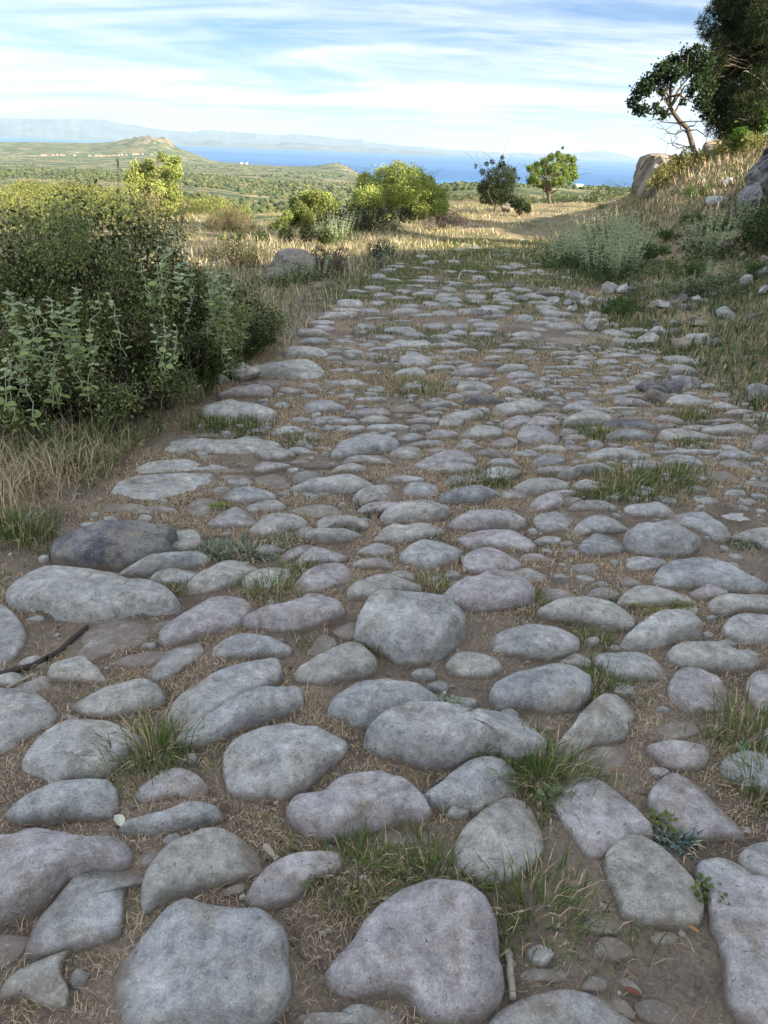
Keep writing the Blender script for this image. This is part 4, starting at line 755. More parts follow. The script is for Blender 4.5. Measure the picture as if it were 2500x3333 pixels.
PROF = [(1.0, -.06, 0), (1.01, 0, .12), (1.0, 0, .36), (.978, 0, .62), (.935, 0, .81), (.86, 0, .925), (.73, 0, .98), (.53, 0, 1.0), (.30, 0, 1.0)]
def stone_geo(P, h, seed, n):
    B = catmull(P, n); area = np.cross(B, np.roll(B, -1, 0)).sum()
    if area < 0: B = B[::-1]
    c = .5*(B.min(0)+B.max(0))*.5+.5*B.mean(0)
    R = np.random.default_rng(seed)
    tilt = R.normal(size=2)*.10; dome = R.uniform(.0, .22); q = R.uniform(.85, 1.3)
    size = np.ptp(B, axis=0).max()
    cuts = []                                    # worn facets: planes that shave the dome
    for _ in range(R.integers(2, 5)):
        a_ = R.uniform(0, 6.283); cuts.append((math.cos(a_), math.sin(a_), R.uniform(.62, .95), R.uniform(.5, 1.5)))
    V = []
    for s, dz, zz in PROF:
        ang = ((fbm(B[:, 0]*14+seed, B[:, 1]*14, 5, 3)-.5)*.06+(fbm(B[:, 0]*45+seed, B[:, 1]*45, 6, 2)-.5)*.035)*(zz > 0)
        p = c+(B-c)*(s+ang)[:, None]
        z = dz+h*((zz**q)*(1-dome)+dome*(1-s*s)*1.0 if zz > 0 else 0)
        z = z+h*zz*((p-c)@tilt)/size*2.2
        z = z+(zz > .1)*((fbm(p[:, 0]*9+seed*1.3, p[:, 1]*9, 11, 3)-.5)*.55*h*min(1, zz*1.4)+(fbm(p[:, 0]*34, p[:, 1]*34+seed, 17, 2)-.5)*.16*h)
        if zz > .3:
            for cx_, cy_, o_, sl in cuts:
                lim = h*(1.08-sl*np.maximum(((p-c)@np.array([cx_, cy_]))/size*2-(o_-.55), 0)); z = np.where(z > lim, lim+.12*(z-lim), z)
        V.append(np.column_stack([p, z]))
    V = np.concatenate(V); k = len(PROF)
    top = np.array([[c[0], c[1], V[(k-1)*n:, 2].mean()]]); V = np.concatenate([V, top])
    i = np.arange(n); j = (i+1) % n
    F4 = np.concatenate([np.stack([r*n+i, r*n+j, (r+1)*n+j, (r+1)*n+i], 1) for r in range(k-1)])
    F3 = np.stack([(k-1)*n+i, (k-1)*n+j, np.full(n, k*n)], 1)
    V[:, :2] -= c
    return V, F4, F3, c, B

# footprint mask, 1 cm cells
MX0, MY0, MC = -3.0, .2, .01
mask = np.zeros((1100, 760), bool)
def raster(B, grow=0.0):
    c = B.mean(0); B = c+(B-c)*(1+grow)
    x0, y0 = B.min(0); x1, y1 = B.max(0)
    i0, i1 = max(0, int((x0-MX0)/MC)), min(mask.shape[1], int((x1-MX0)/MC)+2); j0, j1 = max(0, int((y0-MY0)/MC)), min(mask.shape[0], int((y1-MY0)/MC)+2)
    if i1 <= i0 or j1 <= j0: return None
    gx, gy = np.meshgrid(MX0+(np.arange(i0, i1)+.5)*MC, MY0+(np.arange(j0, j1)+.5)*MC)
    ins = np.zeros(gx.shape, bool); q = np.roll(B, -1, 0)
    for (ax, ay), (bx, by) in zip(B, q):
        cnd = ((ay > gy) != (by > gy)); ins ^= cnd & (gx < (bx-ax)*(gy-ay)/(by-ay+1e-12)+ax)
    return j0, j1, i0, i1, ins
def on_stone(x, y):
    i = ((x-MX0)/MC).astype(int); j = ((y-MY0)/MC).astype(int)
    ok = (i >= 0) & (j >= 0) & (i < mask.shape[1]) & (j < mask.shape[0]); r = np.zeros(len(x), bool)
    r[ok] = mask[j[ok], i[ok]]; return r

# earth bed of the road
ys = [0.25]
while ys[-1] < 10.5: ys.append(ys[-1]+max(.018, .0062*ys[-1]+.004))
ys = np.array(ys); us = np.linspace(0, 1, 150)
ug, gy = np.meshgrid(us, ys)
gx = road_left(gy)-.55+ug*(road_right(gy)-road_left(gy)+1.0)
BED = lambda x, y: (fbm(x*6, y*6, 31, 4)-.5)*.030+(fbm(x*28, y*28, 33, 3)-.5)*.012
gz = height(gx, gy)+BED(gx, gy)
edge = np.minimum(np.minimum(ug/.09, (1-ug)/.07), np.minimum((gy-ys[0])/.1, (ys[-1]-gy)/.8)); gz = gz-.07*(1-smooth01(edge))
ny, nx = gx.shape; idx = np.arange(ny*nx).reshape(ny, nx)
bedF = np.stack([idx[:-1, :-1], idx[:-1, 1:], idx[1:, 1:], idx[1:, :-1]], -1).reshape(-1, 4)
road = empty('stone_road', (0, 0, 0)); road['kind'] = 'structure'
obj('earth_bed', meshdata('earth_bed', np.stack([gx, gy, gz], -1).reshape(-1, 3), bedF, SOIL), road)

def pix_area(P, h):
    x, y = P[:, 0].mean(), P[:, 1].mean(); dd = x*x+y*y+CAM_H**2
    return np.ptp(P[:, 0])*(np.ptp(P[:, 1])*CAM_H/math.sqrt(dd)+h)/dd
items = []
for i, (fl, h, pl) in enumerate(STONES):
    P = np.array(pl).reshape(-1, 2); cc_ = P.mean(0); P = cc_+(P-cc_)*(1.0+.026/max(.12, np.ptp(P[:, 0])))+(0, .006); P[:, 1] += np.clip((P[:, 1]-cc_[1])*.18, 0, .05)
    items.append((pix_area(P, h), i, fl, h, P))
items.sort(key=lambda a: -a[0])
small = Acc()
kinds = {'b': 'blue', 'p': 'mauve', 'w': 'warm', 'l': 'pale', 'd': 'dark', 'o': 'mauve'}
for rank, (a, i, fl, h, P) in enumerate(items):
    n = int(np.clip(18+a*900, 18, 48))
    V, F4, F3, c, B = stone_geo(P, h*(.7 if 'B' in fl else .7 if 'f' in fl else float(np.interp(P[:, 1].mean(), [1.6, 3.2], [1.2, .92]))), i+1, n)
    m = raster(B)
    if m: mask[m[0]:m[1], m[2]:m[3]] |= m[4]
    kk = 'grey'
    for ch in fl:
        if ch in kinds: kk = kinds[ch]
    if kk == 'grey' and not ('L' in fl or 'W' in fl): kk = ('grey', 'blue', 'slate', 'mauve', 'warm', 'grey', 'mauve', 'blue', 'warm')[(i*11) % 9]
    z0 = float(height(c[0], c[1]))-.004
    if rank < 300:
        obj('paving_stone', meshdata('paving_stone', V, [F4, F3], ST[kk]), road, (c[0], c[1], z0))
    else:
        V = V+np.array([c[0], c[1], z0]); n0 = small.n; small.add(V, F4); small.F3.append(F3+n0)
# small flat fillers in the joints
R2 = np.random.default_rng(9)
for _ in range(5200):
    cy = .75+5.0*R2.random()**1.1; cx = R2.uniform(road_left(cy)+.1, road_right(cy)-.05); w = R2.uniform(.03, .05+.02*cy); d = w*R2.uniform(.5, .85)
    if cx > .62*cy+.3 or cx < -.62*cy-.3 or vnoise(cx*1.3, cy*1.3, 91) < .36 or R2.random() > np.interp(cy, [1.2, 2.4, 3.2], [.10, .45, 1]): continue
    a = np.linspace(0, 2*np.pi, 9, endpoint=False); P = np.column_stack([cx+np.cos(a)*w*.5*(1+R2.normal(size=9)*.14), cy+np.sin(a)*d*.5*(1+R2.normal(size=9)*.14)])
    mm = raster(P, .25)
    if mm is None or (mask[mm[0]:mm[1], mm[2]:mm[3]] & mm[4]).any(): continue
    V, F4, F3, c, B = stone_geo(P, R2.uniform(.006, .02), int(R2.integers(1, 9999)), 12)
    V = V+np.array([c[0], c[1], float(height(c[0], c[1]))+.002]); n0 = small.n; small.add(V, F4); small.F3.append(F3+n0)
    mask[mm[0]:mm[1], mm[2]:mm[3]] |= mm[4]
# smaller cobbles farther along, half sunk in turf
R2 = np.random.default_rng(5)
y = 5.2
while y < 17:
    st = .20+.012*y; x = road_left(y)+.05+R2.uniform(0, .2)
    while x < road_right(y)-.05:
        w = st*R2.uniform(.55, 1.15); d = st*R2.uniform(.4, .8)
        cx, cy = x+w/2, y+R2.uniform(-.08, .08)
        keep = R2.random() < np.interp(y, [5, 6.5, 8, 10, 12, 14, 17], [.95, .88, .68, .42, .24, .12, .04])*np.clip(1.6*vnoise(cx*.9, cy*.9, 77)+.15, 0, 1)
        a = np.linspace(0, 2*np.pi, 10, endpoint=False)
        P = np.column_stack([cx+np.cos(a)*w*.46*(1+R2.normal(size=10)*.10), cy+np.sin(a)*d*.5*(1+R2.normal(size=10)*.10)])
        mm = raster(P, .05)
        if keep and (mm is None or not (mask[mm[0]:mm[1], mm[2]:mm[3]] & mm[4]).any()):
            V, F4, F3, c, B = stone_geo(P, R2.uniform(.02, .045)*np.interp(cy, [6, 11], [1, .6]), int(R2.integers(1, 9999)), 14)
            V = V+np.array([c[0], c[1], float(height(c[0], c[1]))-.004]); n0 = small.n; small.add(V, F4); small.F3.append(F3+n0)
            m = raster(B)
            if m: mask[m[0]:m[1], m[2]:m[3]] |= m[4]
        x += w+R2.uniform(.01, .09)
    y += st*.62
o = obj('small_cobbles', small.mesh('small_cobbles', stone_mat('stone_far', (.33, .325, .32), (.42, .41, .40), soil_shade=False)), road); o['kind'] = 'stuff'

# ---------------------------------------------------------------- land, sea, far shores
rr = [1.0]
while rr[-1] < 30000: rr.append(rr[-1]*1.031)
rr = np.unique(np.round(np.concatenate([[0.02], rr, np.arange(4500, 6300, 40)]), 2))
aa = np.concatenate([np.arange(-180, -36, 4), np.arange(-36, -21, .30), np.arange(-21, -11, .12), np.arange(-11, 40, .30), np.arange(40, 180, 4)])
A_, R_ = np.meshgrid(np.radians(aa), rr)
TX, TY = R_*np.sin(A_), R_*np.cos(A_); TZ = height(TX, TY)
inroad = smooth01(np.minimum(np.minimum((TX-road_left(TY)+.35)/.3, (road_right(TY)+.25-TX)/.3), np.minimum((TY-.2)/.3, (10.3-TY)/.5)))
TZ = TZ-.09*inroad
ni, nj = TX.shape; idx = np.arange(ni*nj).reshape(ni, nj); nxt = np.roll(idx, -1, 1)
land = obj('hillside_ground', meshdata('hillside_ground', np.stack([TX, TY, TZ], -1).reshape(-1, 3), np.stack([idx[:-1], idx[1:], nxt[1:], nxt[:-1]], -1).reshape(-1, 4), GROUND)); land['kind'] = 'structure'

SEA_Z = -200.0
def sea_mat():
    m, t, b, out = newmat('sea'); p = geo_pos(t)
    mp = t.nodes.new('ShaderNodeMapping'); mp.inputs['Scale'].default_value = (.00005, .0006, 1); mp.inputs['Rotation'].default_value = (0, 0, .03); t.links.new(p, mp.inputs[0])
    s = ramp(t, noise(t, 1.0, 4, .5, mp.outputs[0], .5), (.46, 0.), (.60, 1.))
    t.links.new(mix(t, s, (0.010, 0.10, 0.30), (0.04, 0.18, 0.42)), b.inputs['Base Color'])
    b.inputs['Roughness'].default_value = .5; b.inputs['Specular IOR Level'].default_value = .12
    bump(t, b, noise(t, .05, 4, .6, p), .4, 3.0); return m
an = np.linspace(0, 2*np.pi, 97)[:-1]
ringr = [0, 3000, 9000, 20000, 48000]
V = np.concatenate([np.column_stack([r*np.cos(an), r*np.sin(an), np.full(96, SEA_Z)]) for r in ringr[1:]])
i = np.arange(96); j = (i+1) % 96
sea = obj('sea', meshdata('sea', np.concatenate([V, [[0, 0, SEA_Z]]]), [np.concatenate([np.stack([k*96+i, (k+1)*96+i, (k+1)*96+j, k*96+j], 1) for k in range(3)])[:, ::-1], np.stack([i, j, np.full(96, 384)], 1)], sea_mat())); sea['kind'] = 'structure'

def mtn_mat():
    m, t, b, out = newmat('far_mountains'); p = geo_pos(t)
    t.links.new(mix(t, ramp(t, noise(t, .0012, 5, .65, p), (.4, 0.), (.6, 1.)), (.05, .075, .04), (.16, .14, .09)), b.inputs['Base Color']); bump(t, b, noise(t, .002, 5, .7, p), 1, 120); return m
MTN = mtn_mat()
def ridge(name, pts, dist, depth, seed):
    """pts: (azimuth, elevation) in degrees of the crest; a solid ridge with foreshore and back slope"""
    pts = np.array(sorted(pts)); az = np.arange(pts[0, 0], pts[-1, 0]+.01, .06)
    el = np.interp(az, pts[:, 0], pts[:, 1])
    zc_ = CAM_H+dist*np.tan(np.radians(el))+(fbm(az*4, az*0, seed, 4)-.5)*dist*.0012
    rows = []; tt = [(-1, 0), (-.8, .18), (-.55, .42), (-.3, .7), (-.12, .92), (0, 1), (.3, .8), (1, 0)]
    for u, hf in tt:
        d = dist+u*depth+(fbm(az*2, az*0+u*3, seed+5, 2)-.5)*depth*.2
        z = SEA_Z-5+(zc_-SEA_Z+5)*np.clip(hf+(fbm(az*1.5, az*0+u*5, seed+9, 3)-.5)*.3*(0 < hf < 1), 0, 1)
        a = np.radians(az); rows.append(np.column_stack([d*np.sin(a), d*np.cos(a), z]))
    V = np.concatenate(rows); k = len(az); idx = np.arange(len(V)).reshape(len(tt), k)
    o = obj(name, meshdata(name, V, np.stack([idx[:-1, :-1], idx[:-1, 1:], idx[1:, 1:], idx[1:, :-1]], -1).reshape(-1, 4), MTN)); o['kind'] = 'structure'; return o
ridge('far_mountains', [(-30.674, 0.231), (-24.977, 0.646), (-23.909, 0.627), (-22.797, 0.659), (-21.307, 0.723), (-19.793, 0.754), (-18.857, 0.794), (-18.482, 0.689), (-17.79, 0.561), (-17.08, 0.554), (-16.13, 0.416), (-15.088, 0.315), (-13.463, 0.306), (-12.771, 0.44), (-12.143, 0.446), (-11.374, 0.422), (-9.945, 0.367), (-8.259, 0.339), (-7.734, 0.34), (-6.8, 0.448), (-5.865, 0.354), (-5.253, 0.34), (-4.557, 0.31), (-3.182, 0.25), (-2.402, 0.315), (-1.779, 0.115), (0.043, -0.024), (2.112, -0.079), (3.604, -0.174), (5.615, -0.138), (5.99, -0.199), (6.577, -0.14), (7.035, -0.234), (7.759, -0.152), (8.486, -0.125), (9.219, -0.172), (9.935, -0.108), (11.247, -0.059)], 31000, 3500, 41)
ridge('low_island', [(-14.344, -0.304), (-13.32, -0.176), (-12.489, -0.091), (-11.409, -0.253), (-10.126, -0.17), (-9.465, -0.219), (-8.274, -0.25), (-7.743, -0.12), (-6.888, -0.071), (-6.113, -0.079), (-5.171, -0.138), (-3.957, -0.206), (-2.204, -0.18), (-1.335, -0.205), (0.054, -0.266), (1.921, -0.33), (3.374, -0.408)], 23000, 1800, 43)
ridge('distant_island', [(10.098, -0.287), (11.274, -0.113), (12.357, 0.074), (13.366, 0.147), (14.554, 0.01), (15.767, -0.215), (17.224, -0.374), (18.482, -0.467)], 33000, 2500, 47)

def haze_box():
    m = bpy.data.materials.new('haze_air'); m.use_nodes = True; t = m.node_tree; t.nodes.clear()
    out = t.nodes.new('ShaderNodeOutputMaterial'); pv = t.nodes.new('ShaderNodeVolumePrincipled'); pv.inputs['Density'].default_value = 3.1e-5
    pv.inputs['Color'].default_value = (.64, .82, .98, 1); pv.inputs['Anisotropy'].default_value = .1; t.links.new(pv.outputs[0], out.inputs['Volume'])
    x0, x1, y0, y1, z0, z1 = -52000, 52000, -52000, 52000, -330, 640
    V = [(x0, y0, z0), (x1, y0, z0), (x1, y1, z0), (x0, y1, z0), (x0, y0, z1), (x1, y0, z1), (x1, y1, z1), (x0, y1, z1)]
    F = [(0, 3, 2, 1), (4, 5, 6, 7), (0, 1, 5, 4), (1, 2, 6, 5), (2, 3, 7, 6), (3, 0, 4, 7)]
    o = obj('haze', meshdata('haze', V, np.array(F), m, smooth=False)); o['kind'] = 'stuff'
haze_box()

# ---------------------------------------------------------------- rocks
def ico(sub):
    t = (1+5**.5)/2
    V = [(-1, t, 0), (1, t, 0), (-1, -t, 0), (1, -t, 0), (0, -1, t), (0, 1, t), (0, -1, -t), (0, 1, -t), (t, 0, -1), (t, 0, 1), (-t, 0, -1), (-t, 0, 1)]
    F = [(0, 11, 5), (0, 5, 1), (0, 1, 7), (0, 7, 10), (0, 10, 11), (1, 5, 9), (5, 11, 4), (11, 10, 2), (10, 7, 6), (7, 1, 8), (3, 9, 4), (3, 4, 2), (3, 2, 6), (3, 6, 8), (3, 8, 9), (4, 9, 5), (2, 4, 11), (6, 2, 10), (8, 6, 7), (9, 8, 1)]
    V = [np.array(v)/np.linalg.norm(v) for v in V]
    for _ in range(sub):
        mid = {}; G2 = []
        def mp(a, b):
            k = (min(a, b), max(a, b))
            if k not in mid:
                v = V[a]+V[b]; V.append(v/np.linalg.norm(v)); mid[k] = len(V)-1
            return mid[k]
        for a, b, c in F:
            x, y, z = mp(a, b), mp(b, c), mp(c, a); G2 += [(a, x, z), (b, y, x), (c, z, y), (x, y, z)]
        F = G2
    return np.array(V), np.array(F)
ICO = {k: ico(k) for k in (0, 1, 2, 3, 4)}

def rock_geo(w, d, h, seed, facets=9, sub=3, rough=.10):
    R = np.random.default_rng(seed); V, F = ICO[sub]; V = V.copy()
    for _ in range(facets):
        n = R.normal(size=3); n[2] *= .8; n /= np.linalg.norm(n); o = R.uniform(.55, .82)
        dd = V@n; k = dd > o; V[k] -= n*(dd[k]-o)[:, None]*.93
    V *= 1+rough*((fbm(V[:, 0]*2.2+seed, V[:, 1]*2.2+V[:, 2]*1.7, 3, 4)-.5)*2)[:, None]
    V /= np.abs(V).max(0)
    V = V*np.array([w/2, d/2, h*.62]); V[:, 2] += h*.38
    return V, F

def rock(x, y, w, h, seed, matk, label, depth=.8, facets=9, rz=None, name='loose_rock', group=None, cat='rock', smooth=True, sub=3, rough=.10):
    V, F = rock_geo(w, w*depth, h*1.05, seed, facets+4, sub, rough*1.5)
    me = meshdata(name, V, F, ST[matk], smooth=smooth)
    o = obj(name, me, None, (x, y, float(height(x, y))-h*.14), rz if rz is not None else (seed*1.7) % .8-.4)
    tag(o, label, cat, group); m = raster(np.column_stack([x+V[::7, 0], y+V[::7, 1]])[:0] if False else np.array([[x-w*.4, y-w*.3], [x+w*.4, y-w*.3], [x+w*.4, y+w*.3], [x-w*.4, y+w*.3]]))
    if m: mask[m[0]:m[1], m[2]:m[3]] |= m[4]
    return o
GR = 'loose rocks along the right edge of the road'
ROCKS = [
 ((1.596,4.603,0.189,0.091), 'dark', 'dark lichened block on the right paving, left one of a touching pair', GR),
 ((1.731,4.590,0.126,0.093), 'dark', 'rounded dark block touching the right side of the other dark block on the paving', GR),
 ((1.550,4.379,0.133,0.112), 'brown', 'squarish brown stone block standing in front of the pair of dark blocks', GR),
 ((1.847,4.723,0.187,0.088), 'grey', 'broad grey slab lying just behind the dark pair of blocks', GR),
 ((2.199,4.487,0.160,0.140), 'blue', 'pointed blue-grey rock at the right edge of the picture beside the paving', GR),
 ((1.395,4.272,0.058,0.039), 'dark', 'small black stone lying on a cobble left of the brown block', GR),
 ((1.706,5.813,0.125,0.079), 'white', 'small block with a dark left face and a pale right face at the paving edge', GR),
 ((1.956,5.895,0.194,0.104), 'white', 'large whitish angular rock at the far right edge of the paving', GR),
 ((2.163,5.760,0.149,0.103), 'tan', 'buff wedge-shaped rock right of the large whitish rock, dark underneath', GR),
 ((2.353,5.959,0.235,0.097), 'warm', 'long flat grey-buff slab behind the wedge-shaped rock', GR),
 ((2.439,5.816,0.080,0.072), 'dark', 'small dark rock at the right end of the long flat slab', GR),
 ((2.119,5.295,0.072,0.040), 'blue', 'small flat bluish stone alone in the grass right of the paving', GR),
 ((1.645,6.395,0.130,0.102), 'warm', 'rounded grey boulder in the weeds at the edge of the paving', GR),
 ((2.143,6.248,0.156,0.075), 'pale', 'low pale slab in the grass above the large whitish rock', GR),
 ((2.552,6.465,0.186,0.051), 'tan', 'thin flat buff slab lying among dry grass on the right verge', GR),
 ((2.855,6.728,0.164,0.109), 'blue', 'blue-grey rock with a rusty right side among yellow grass', GR),
 ((2.661,7.308,0.174,0.088), 'dark', 'dark split rock behind the buff stones on the right verge', GR),
 ((2.447,7.134,0.195,0.073), 'grey', 'long low grey rock in front of the dark split rock', GR),
 ((2.544,7.093,0.112,0.073), 'tan', 'tan stone at the right end of the long low grey rock', GR),
 ((2.818,7.307,0.135,0.070), 'warm', 'grey-brown wedge stone right of the dark split rock', GR),
 ((3.072,7.565,0.153,0.109), 'warm', 'smooth warm grey rock under the small sage plant on the right', GR),
 ((3.438,7.790,0.143,0.113), 'blue', 'blue-grey rock standing left of the dark pile at the right edge', GR),
 ((3.616,7.926,0.217,0.130), 'dark', 'large dark angular rock at the right edge of the picture, upper bank', GR),
 ((3.379,7.236,0.137,0.103), 'blue', 'bluish rock at the right edge just below the large dark angular rock', GR),
 ((2.315,7.024,0.110,0.096), 'tan', 'pale tan lump in the grass left of the long low grey rock', GR),
 ((2.853,7.699,0.071,0.103), 'pale', 'small upright pale stone behind the dark split rock', GR),
 ((3.930,8.599,0.136,0.095), 'brown', 'dark brown stone beneath the green shrub at the right edge', GR),
 ((3.956,9.181,0.109,0.080), 'tan', 'small pinkish stone below the green shrub at the right', GR),
 ((3.555,9.983,0.161,0.187), 'tan', 'upright pale buff rock beside the upper sage plant', GR),
 ((3.886,9.643,0.202,0.188), 'tan', 'rounded buff rock right behind the upper sage plant', GR),
 ((2.216,8.162,0.156,0.154), 'warm', 'grey-mauve boulder at the front foot of the big sage clump', GR),
 ((2.363,8.077,0.191,0.099), 'grey', 'low dark grey boulder right of the grey-mauve boulder by the sage', GR),
 ((2.047,7.402,0.127,0.109), 'white', 'rounded white stone in the weeds, right one of two white stones', GR),
 ((1.927,7.685,0.118,0.077), 'white', 'rounded white stone in the weeds, left one of two white stones', GR),
 ((2.015,7.670,0.100,0.064), 'grey', 'grey stone wedged between the two rounded white stones', GR),
 ((1.839,7.836,0.145,0.104), 'blue', 'bluish angular rock left of the white stones', GR),
 ((1.678,7.523,0.127,0.062), 'blue', 'flat slate-blue stone in front of the bluish angular rock', GR),
 ((1.554,7.581,0.164,0.085), 'mauve', 'low mauve-grey rock left of the slate-blue stone', GR),
 ((1.767,7.978,0.090,0.079), 'pale', 'small pale blue-white block behind the slate-blue stone', GR),
 ((1.533,7.938,0.209,0.092), 'brown', 'dark brown broken rock with pale top at the edge of the far paving', GR),
 ((1.246,7.645,0.134,0.063), 'dark', 'flat black wedge of stone on the far paving', GR),
 ((1.657,7.211,0.108,0.072), 'pale', 'pale rock alone in front of the slate-blue stone', GR),
 ((1.765,6.624,0.135,0.059), 'white', 'low white stone above the rounded grey boulder', GR),
 ((1.258,8.574,0.109,0.080), 'brown', 'brown cube-like stone standing on the far paving', GR),
 ((0.833,6.733,0.086,0.069), 'brown', 'small brown pyramid stone on top of a flat cobble in the middle of the road', GR),
 ((4.789,12.443,0.372,0.171), 'grey', 'flat pale grey slab lying high on the shaded bank', GR),
 ((5.281,13.447,0.213,0.138), 'warm', 'grey rock half sunk near the top of the bank', GR),
 ((-0.977,4.706,0.208,0.103), 'white', 'cream-white angular stone at the foot of the spiny bush by the road', None),
 ((-1.089,4.603,0.103,0.063), 'grey', 'grey stone half hidden left of the cream-white stone under the bush', None),
 ((-1.105,8.834,0.537,0.298), 'brown', 'large rounded brown-grey boulder left of the road beyond the bush', None),
 ((-1.230,8.134,0.258,0.146), 'brown', 'low sloping rock at the left foot of the large rounded boulder', None),
 ((3.822,28.034,0.615,0.487), 'tan', 'rounded pinkish boulder at the far end of the road below the dark shrub', None),
]
for k, (b, mk, lab, g) in enumerate(ROCKS):
    x, y, w, h = b
    big = 'boulder' in lab
    if 'under the bush' in lab or 'foot of the spiny bush' in lab: x, y = x+.10, y-.20
    rock(x, y, w*1.05, h*(1.0), 100+k*7, mk, lab, {True: 1.0, False: .75}[big], 5 if 'rounded' in lab else 10, group=g, name='boulder' if big else 'loose_rock', cat='boulder' if big else 'rock', sub=3, rough=.12)
# crags of the right bank
def crag(x, y, w, d, h, seed, mk, label, rz, facets=14, sub=4, sink=.1, box=0):
    V, F = rock_geo(w, d, h, seed, facets, sub, .16)
    if box:
        V0 = ICO[sub][0]; m_ = np.abs(V0).max(1)[:, None]; Q = V0/m_*np.array([w/2, d/2, h/2])+np.array([0, 0, h*.42]); V = V*(1-box)+Q*box
    V = V+((fbm(V[:, 0]*6+seed, V[:, 1]*6+V[:, 2]*5, 9, 4)-.5)*.26*h+(fbm(V[:, 0]*17+seed, V[:, 1]*17+V[:, 2]*14, 12, 3)-.5)*.09*h)[:, None]*np.array([1, 1, .5])
    o = obj('rock_outcrop', meshdata('rock_outcrop', V, F, ST[mk]), None, (x, y, float(height(x, y))-h*sink), rz); tag(o, label, 'rock'); return o
cx, cy = (5.041,16.235)
crag(cx+.12, cy+.3, .98, 1.0, .80, 903, 'tan', 'large pale blocky rock at the foot of the bank, sunlit on top', .15, box=.55)
cx, cy = (5.977,16.235)
crag(cx, cy, .55, .5, .42, 905, 'tan', 'sunlit craggy rock beside the trunk of the leaning tree', .5)
cx, cy = (5.312,12.084)
crag(cx+.25, cy, 1.2, .9, 1.05, 911, 'dark', 'dark craggy outcrop jutting from the bank at the right edge', -.3, 18, sink=.3)
cx, cy = (4.808,11.647)
crag(cx+.1, cy, .5, .4, .42, 913, 'dark', 'slanting dark grey rock fin left of the dark craggy outcrop', .9, 18, sink=.2)

onroad_ = lambda x, y: bool((x > road_left(y)-3) and (x < road_right(y)+2))
# ---------------------------------------------------------------- trees and shrubs
def foliage(clumps, n, L, W, base, var, up=.3, hollow=.55, seed=1, squash=1.0, stray=.14):
    R = np.random.default_rng(seed); cl = np.array(clumps, float)
    wts = cl[:, 3]**2; k = R.choice(len(cl), n, p=wts/wts.sum())
    d = R.normal(size=(n, 3)); d /= np.linalg.norm(d, axis=1)[:, None]
    rad = cl[k, 3]*(hollow+(1-hollow)*R.random(n)**.6)*(1+.25*R.normal(size=n)*.5)
    rad = rad*np.where(R.random(n) < stray, R.uniform(1.15, 1.6, n), 1.0)
    p = cl[k, :3]+d*rad[:, None]*np.array([1, 1, squash])
    ct = 1+R.normal(size=(len(cl), 1))*var*.7
    T = shade_tint(n, base, var, R)*ct[k]
    return leaves(p, L*R.uniform(.7, 1.3, n), W*R.uniform(.7, 1.3, n), np.clip(T, .003, 1), up, R)

def woody(base, tips, r0, r1, seed=1, bend=.12, mid=.45):
    """stems from one base to many tips, sharing a trunk for part of the way"""
    R = np.random.default_rng(seed); A = Acc(); base = np.array(base, float); tips = np.array(tips, float)
    cen = base*(1-mid)+tips.mean(0)*mid
    tr = jitter_line(base, cen, 6, np.linalg.norm(cen-base)*.05, R); A.add(*tube(tr, np.linspace(r0, r0*.6, 6), 8))
    for q in tips:
        s = tr[R.integers(2, 6)]; L_ = np.linalg.norm(q-s)
        ln = jitter_line(s, q, 6, L_*bend*.4, R); A.add(*tube(ln, np.linspace(r0*.45, r1, 6), 5))
        for _ in range(2):
            a = ln[R.integers(2, 5)]; A.add(*tube(jitter_line(a, a+(q-s)*.5+R.normal(size=3)*L_*.22, 4, L_*.03, R), np.linspace(r1*1.6, r1*.5, 4), 4))
    return A

def plant(name, label, cat, clumps, n, L, W, base, var=.18, group=None, mat=None, root=None, r0=.05, seed=1, up=.3, hollow=.5, ntips=14, crown='crown', trunk='trunk', mid=.4, wood=None, squash=1.0):
    cl = np.array(clumps, float)
    if root is None: root = (cl[:, 0].mean(), cl[:, 1].mean())
    rz_ = float(height(*root)); t = empty(name, (root[0], root[1], rz_)); tag(t, label, cat, group)
    off = np.array([root[0], root[1], rz_]); A = Acc(); V, F, T = foliage(cl, n, L, W, base, var, up, hollow, seed, squash); A.add(V-off, F, T)
    obj(crown, A.mesh(crown, mat or LEAF, False), t)
    R = np.random.default_rng(seed+5); pick = cl[R.permutation(len(cl))[:ntips], :3]-off
    B = woody((0, 0, -.05), pick, r0, r0*.12, seed, mid=mid)
    obj(trunk, B.mesh(trunk, wood or BARK), t)
    return t

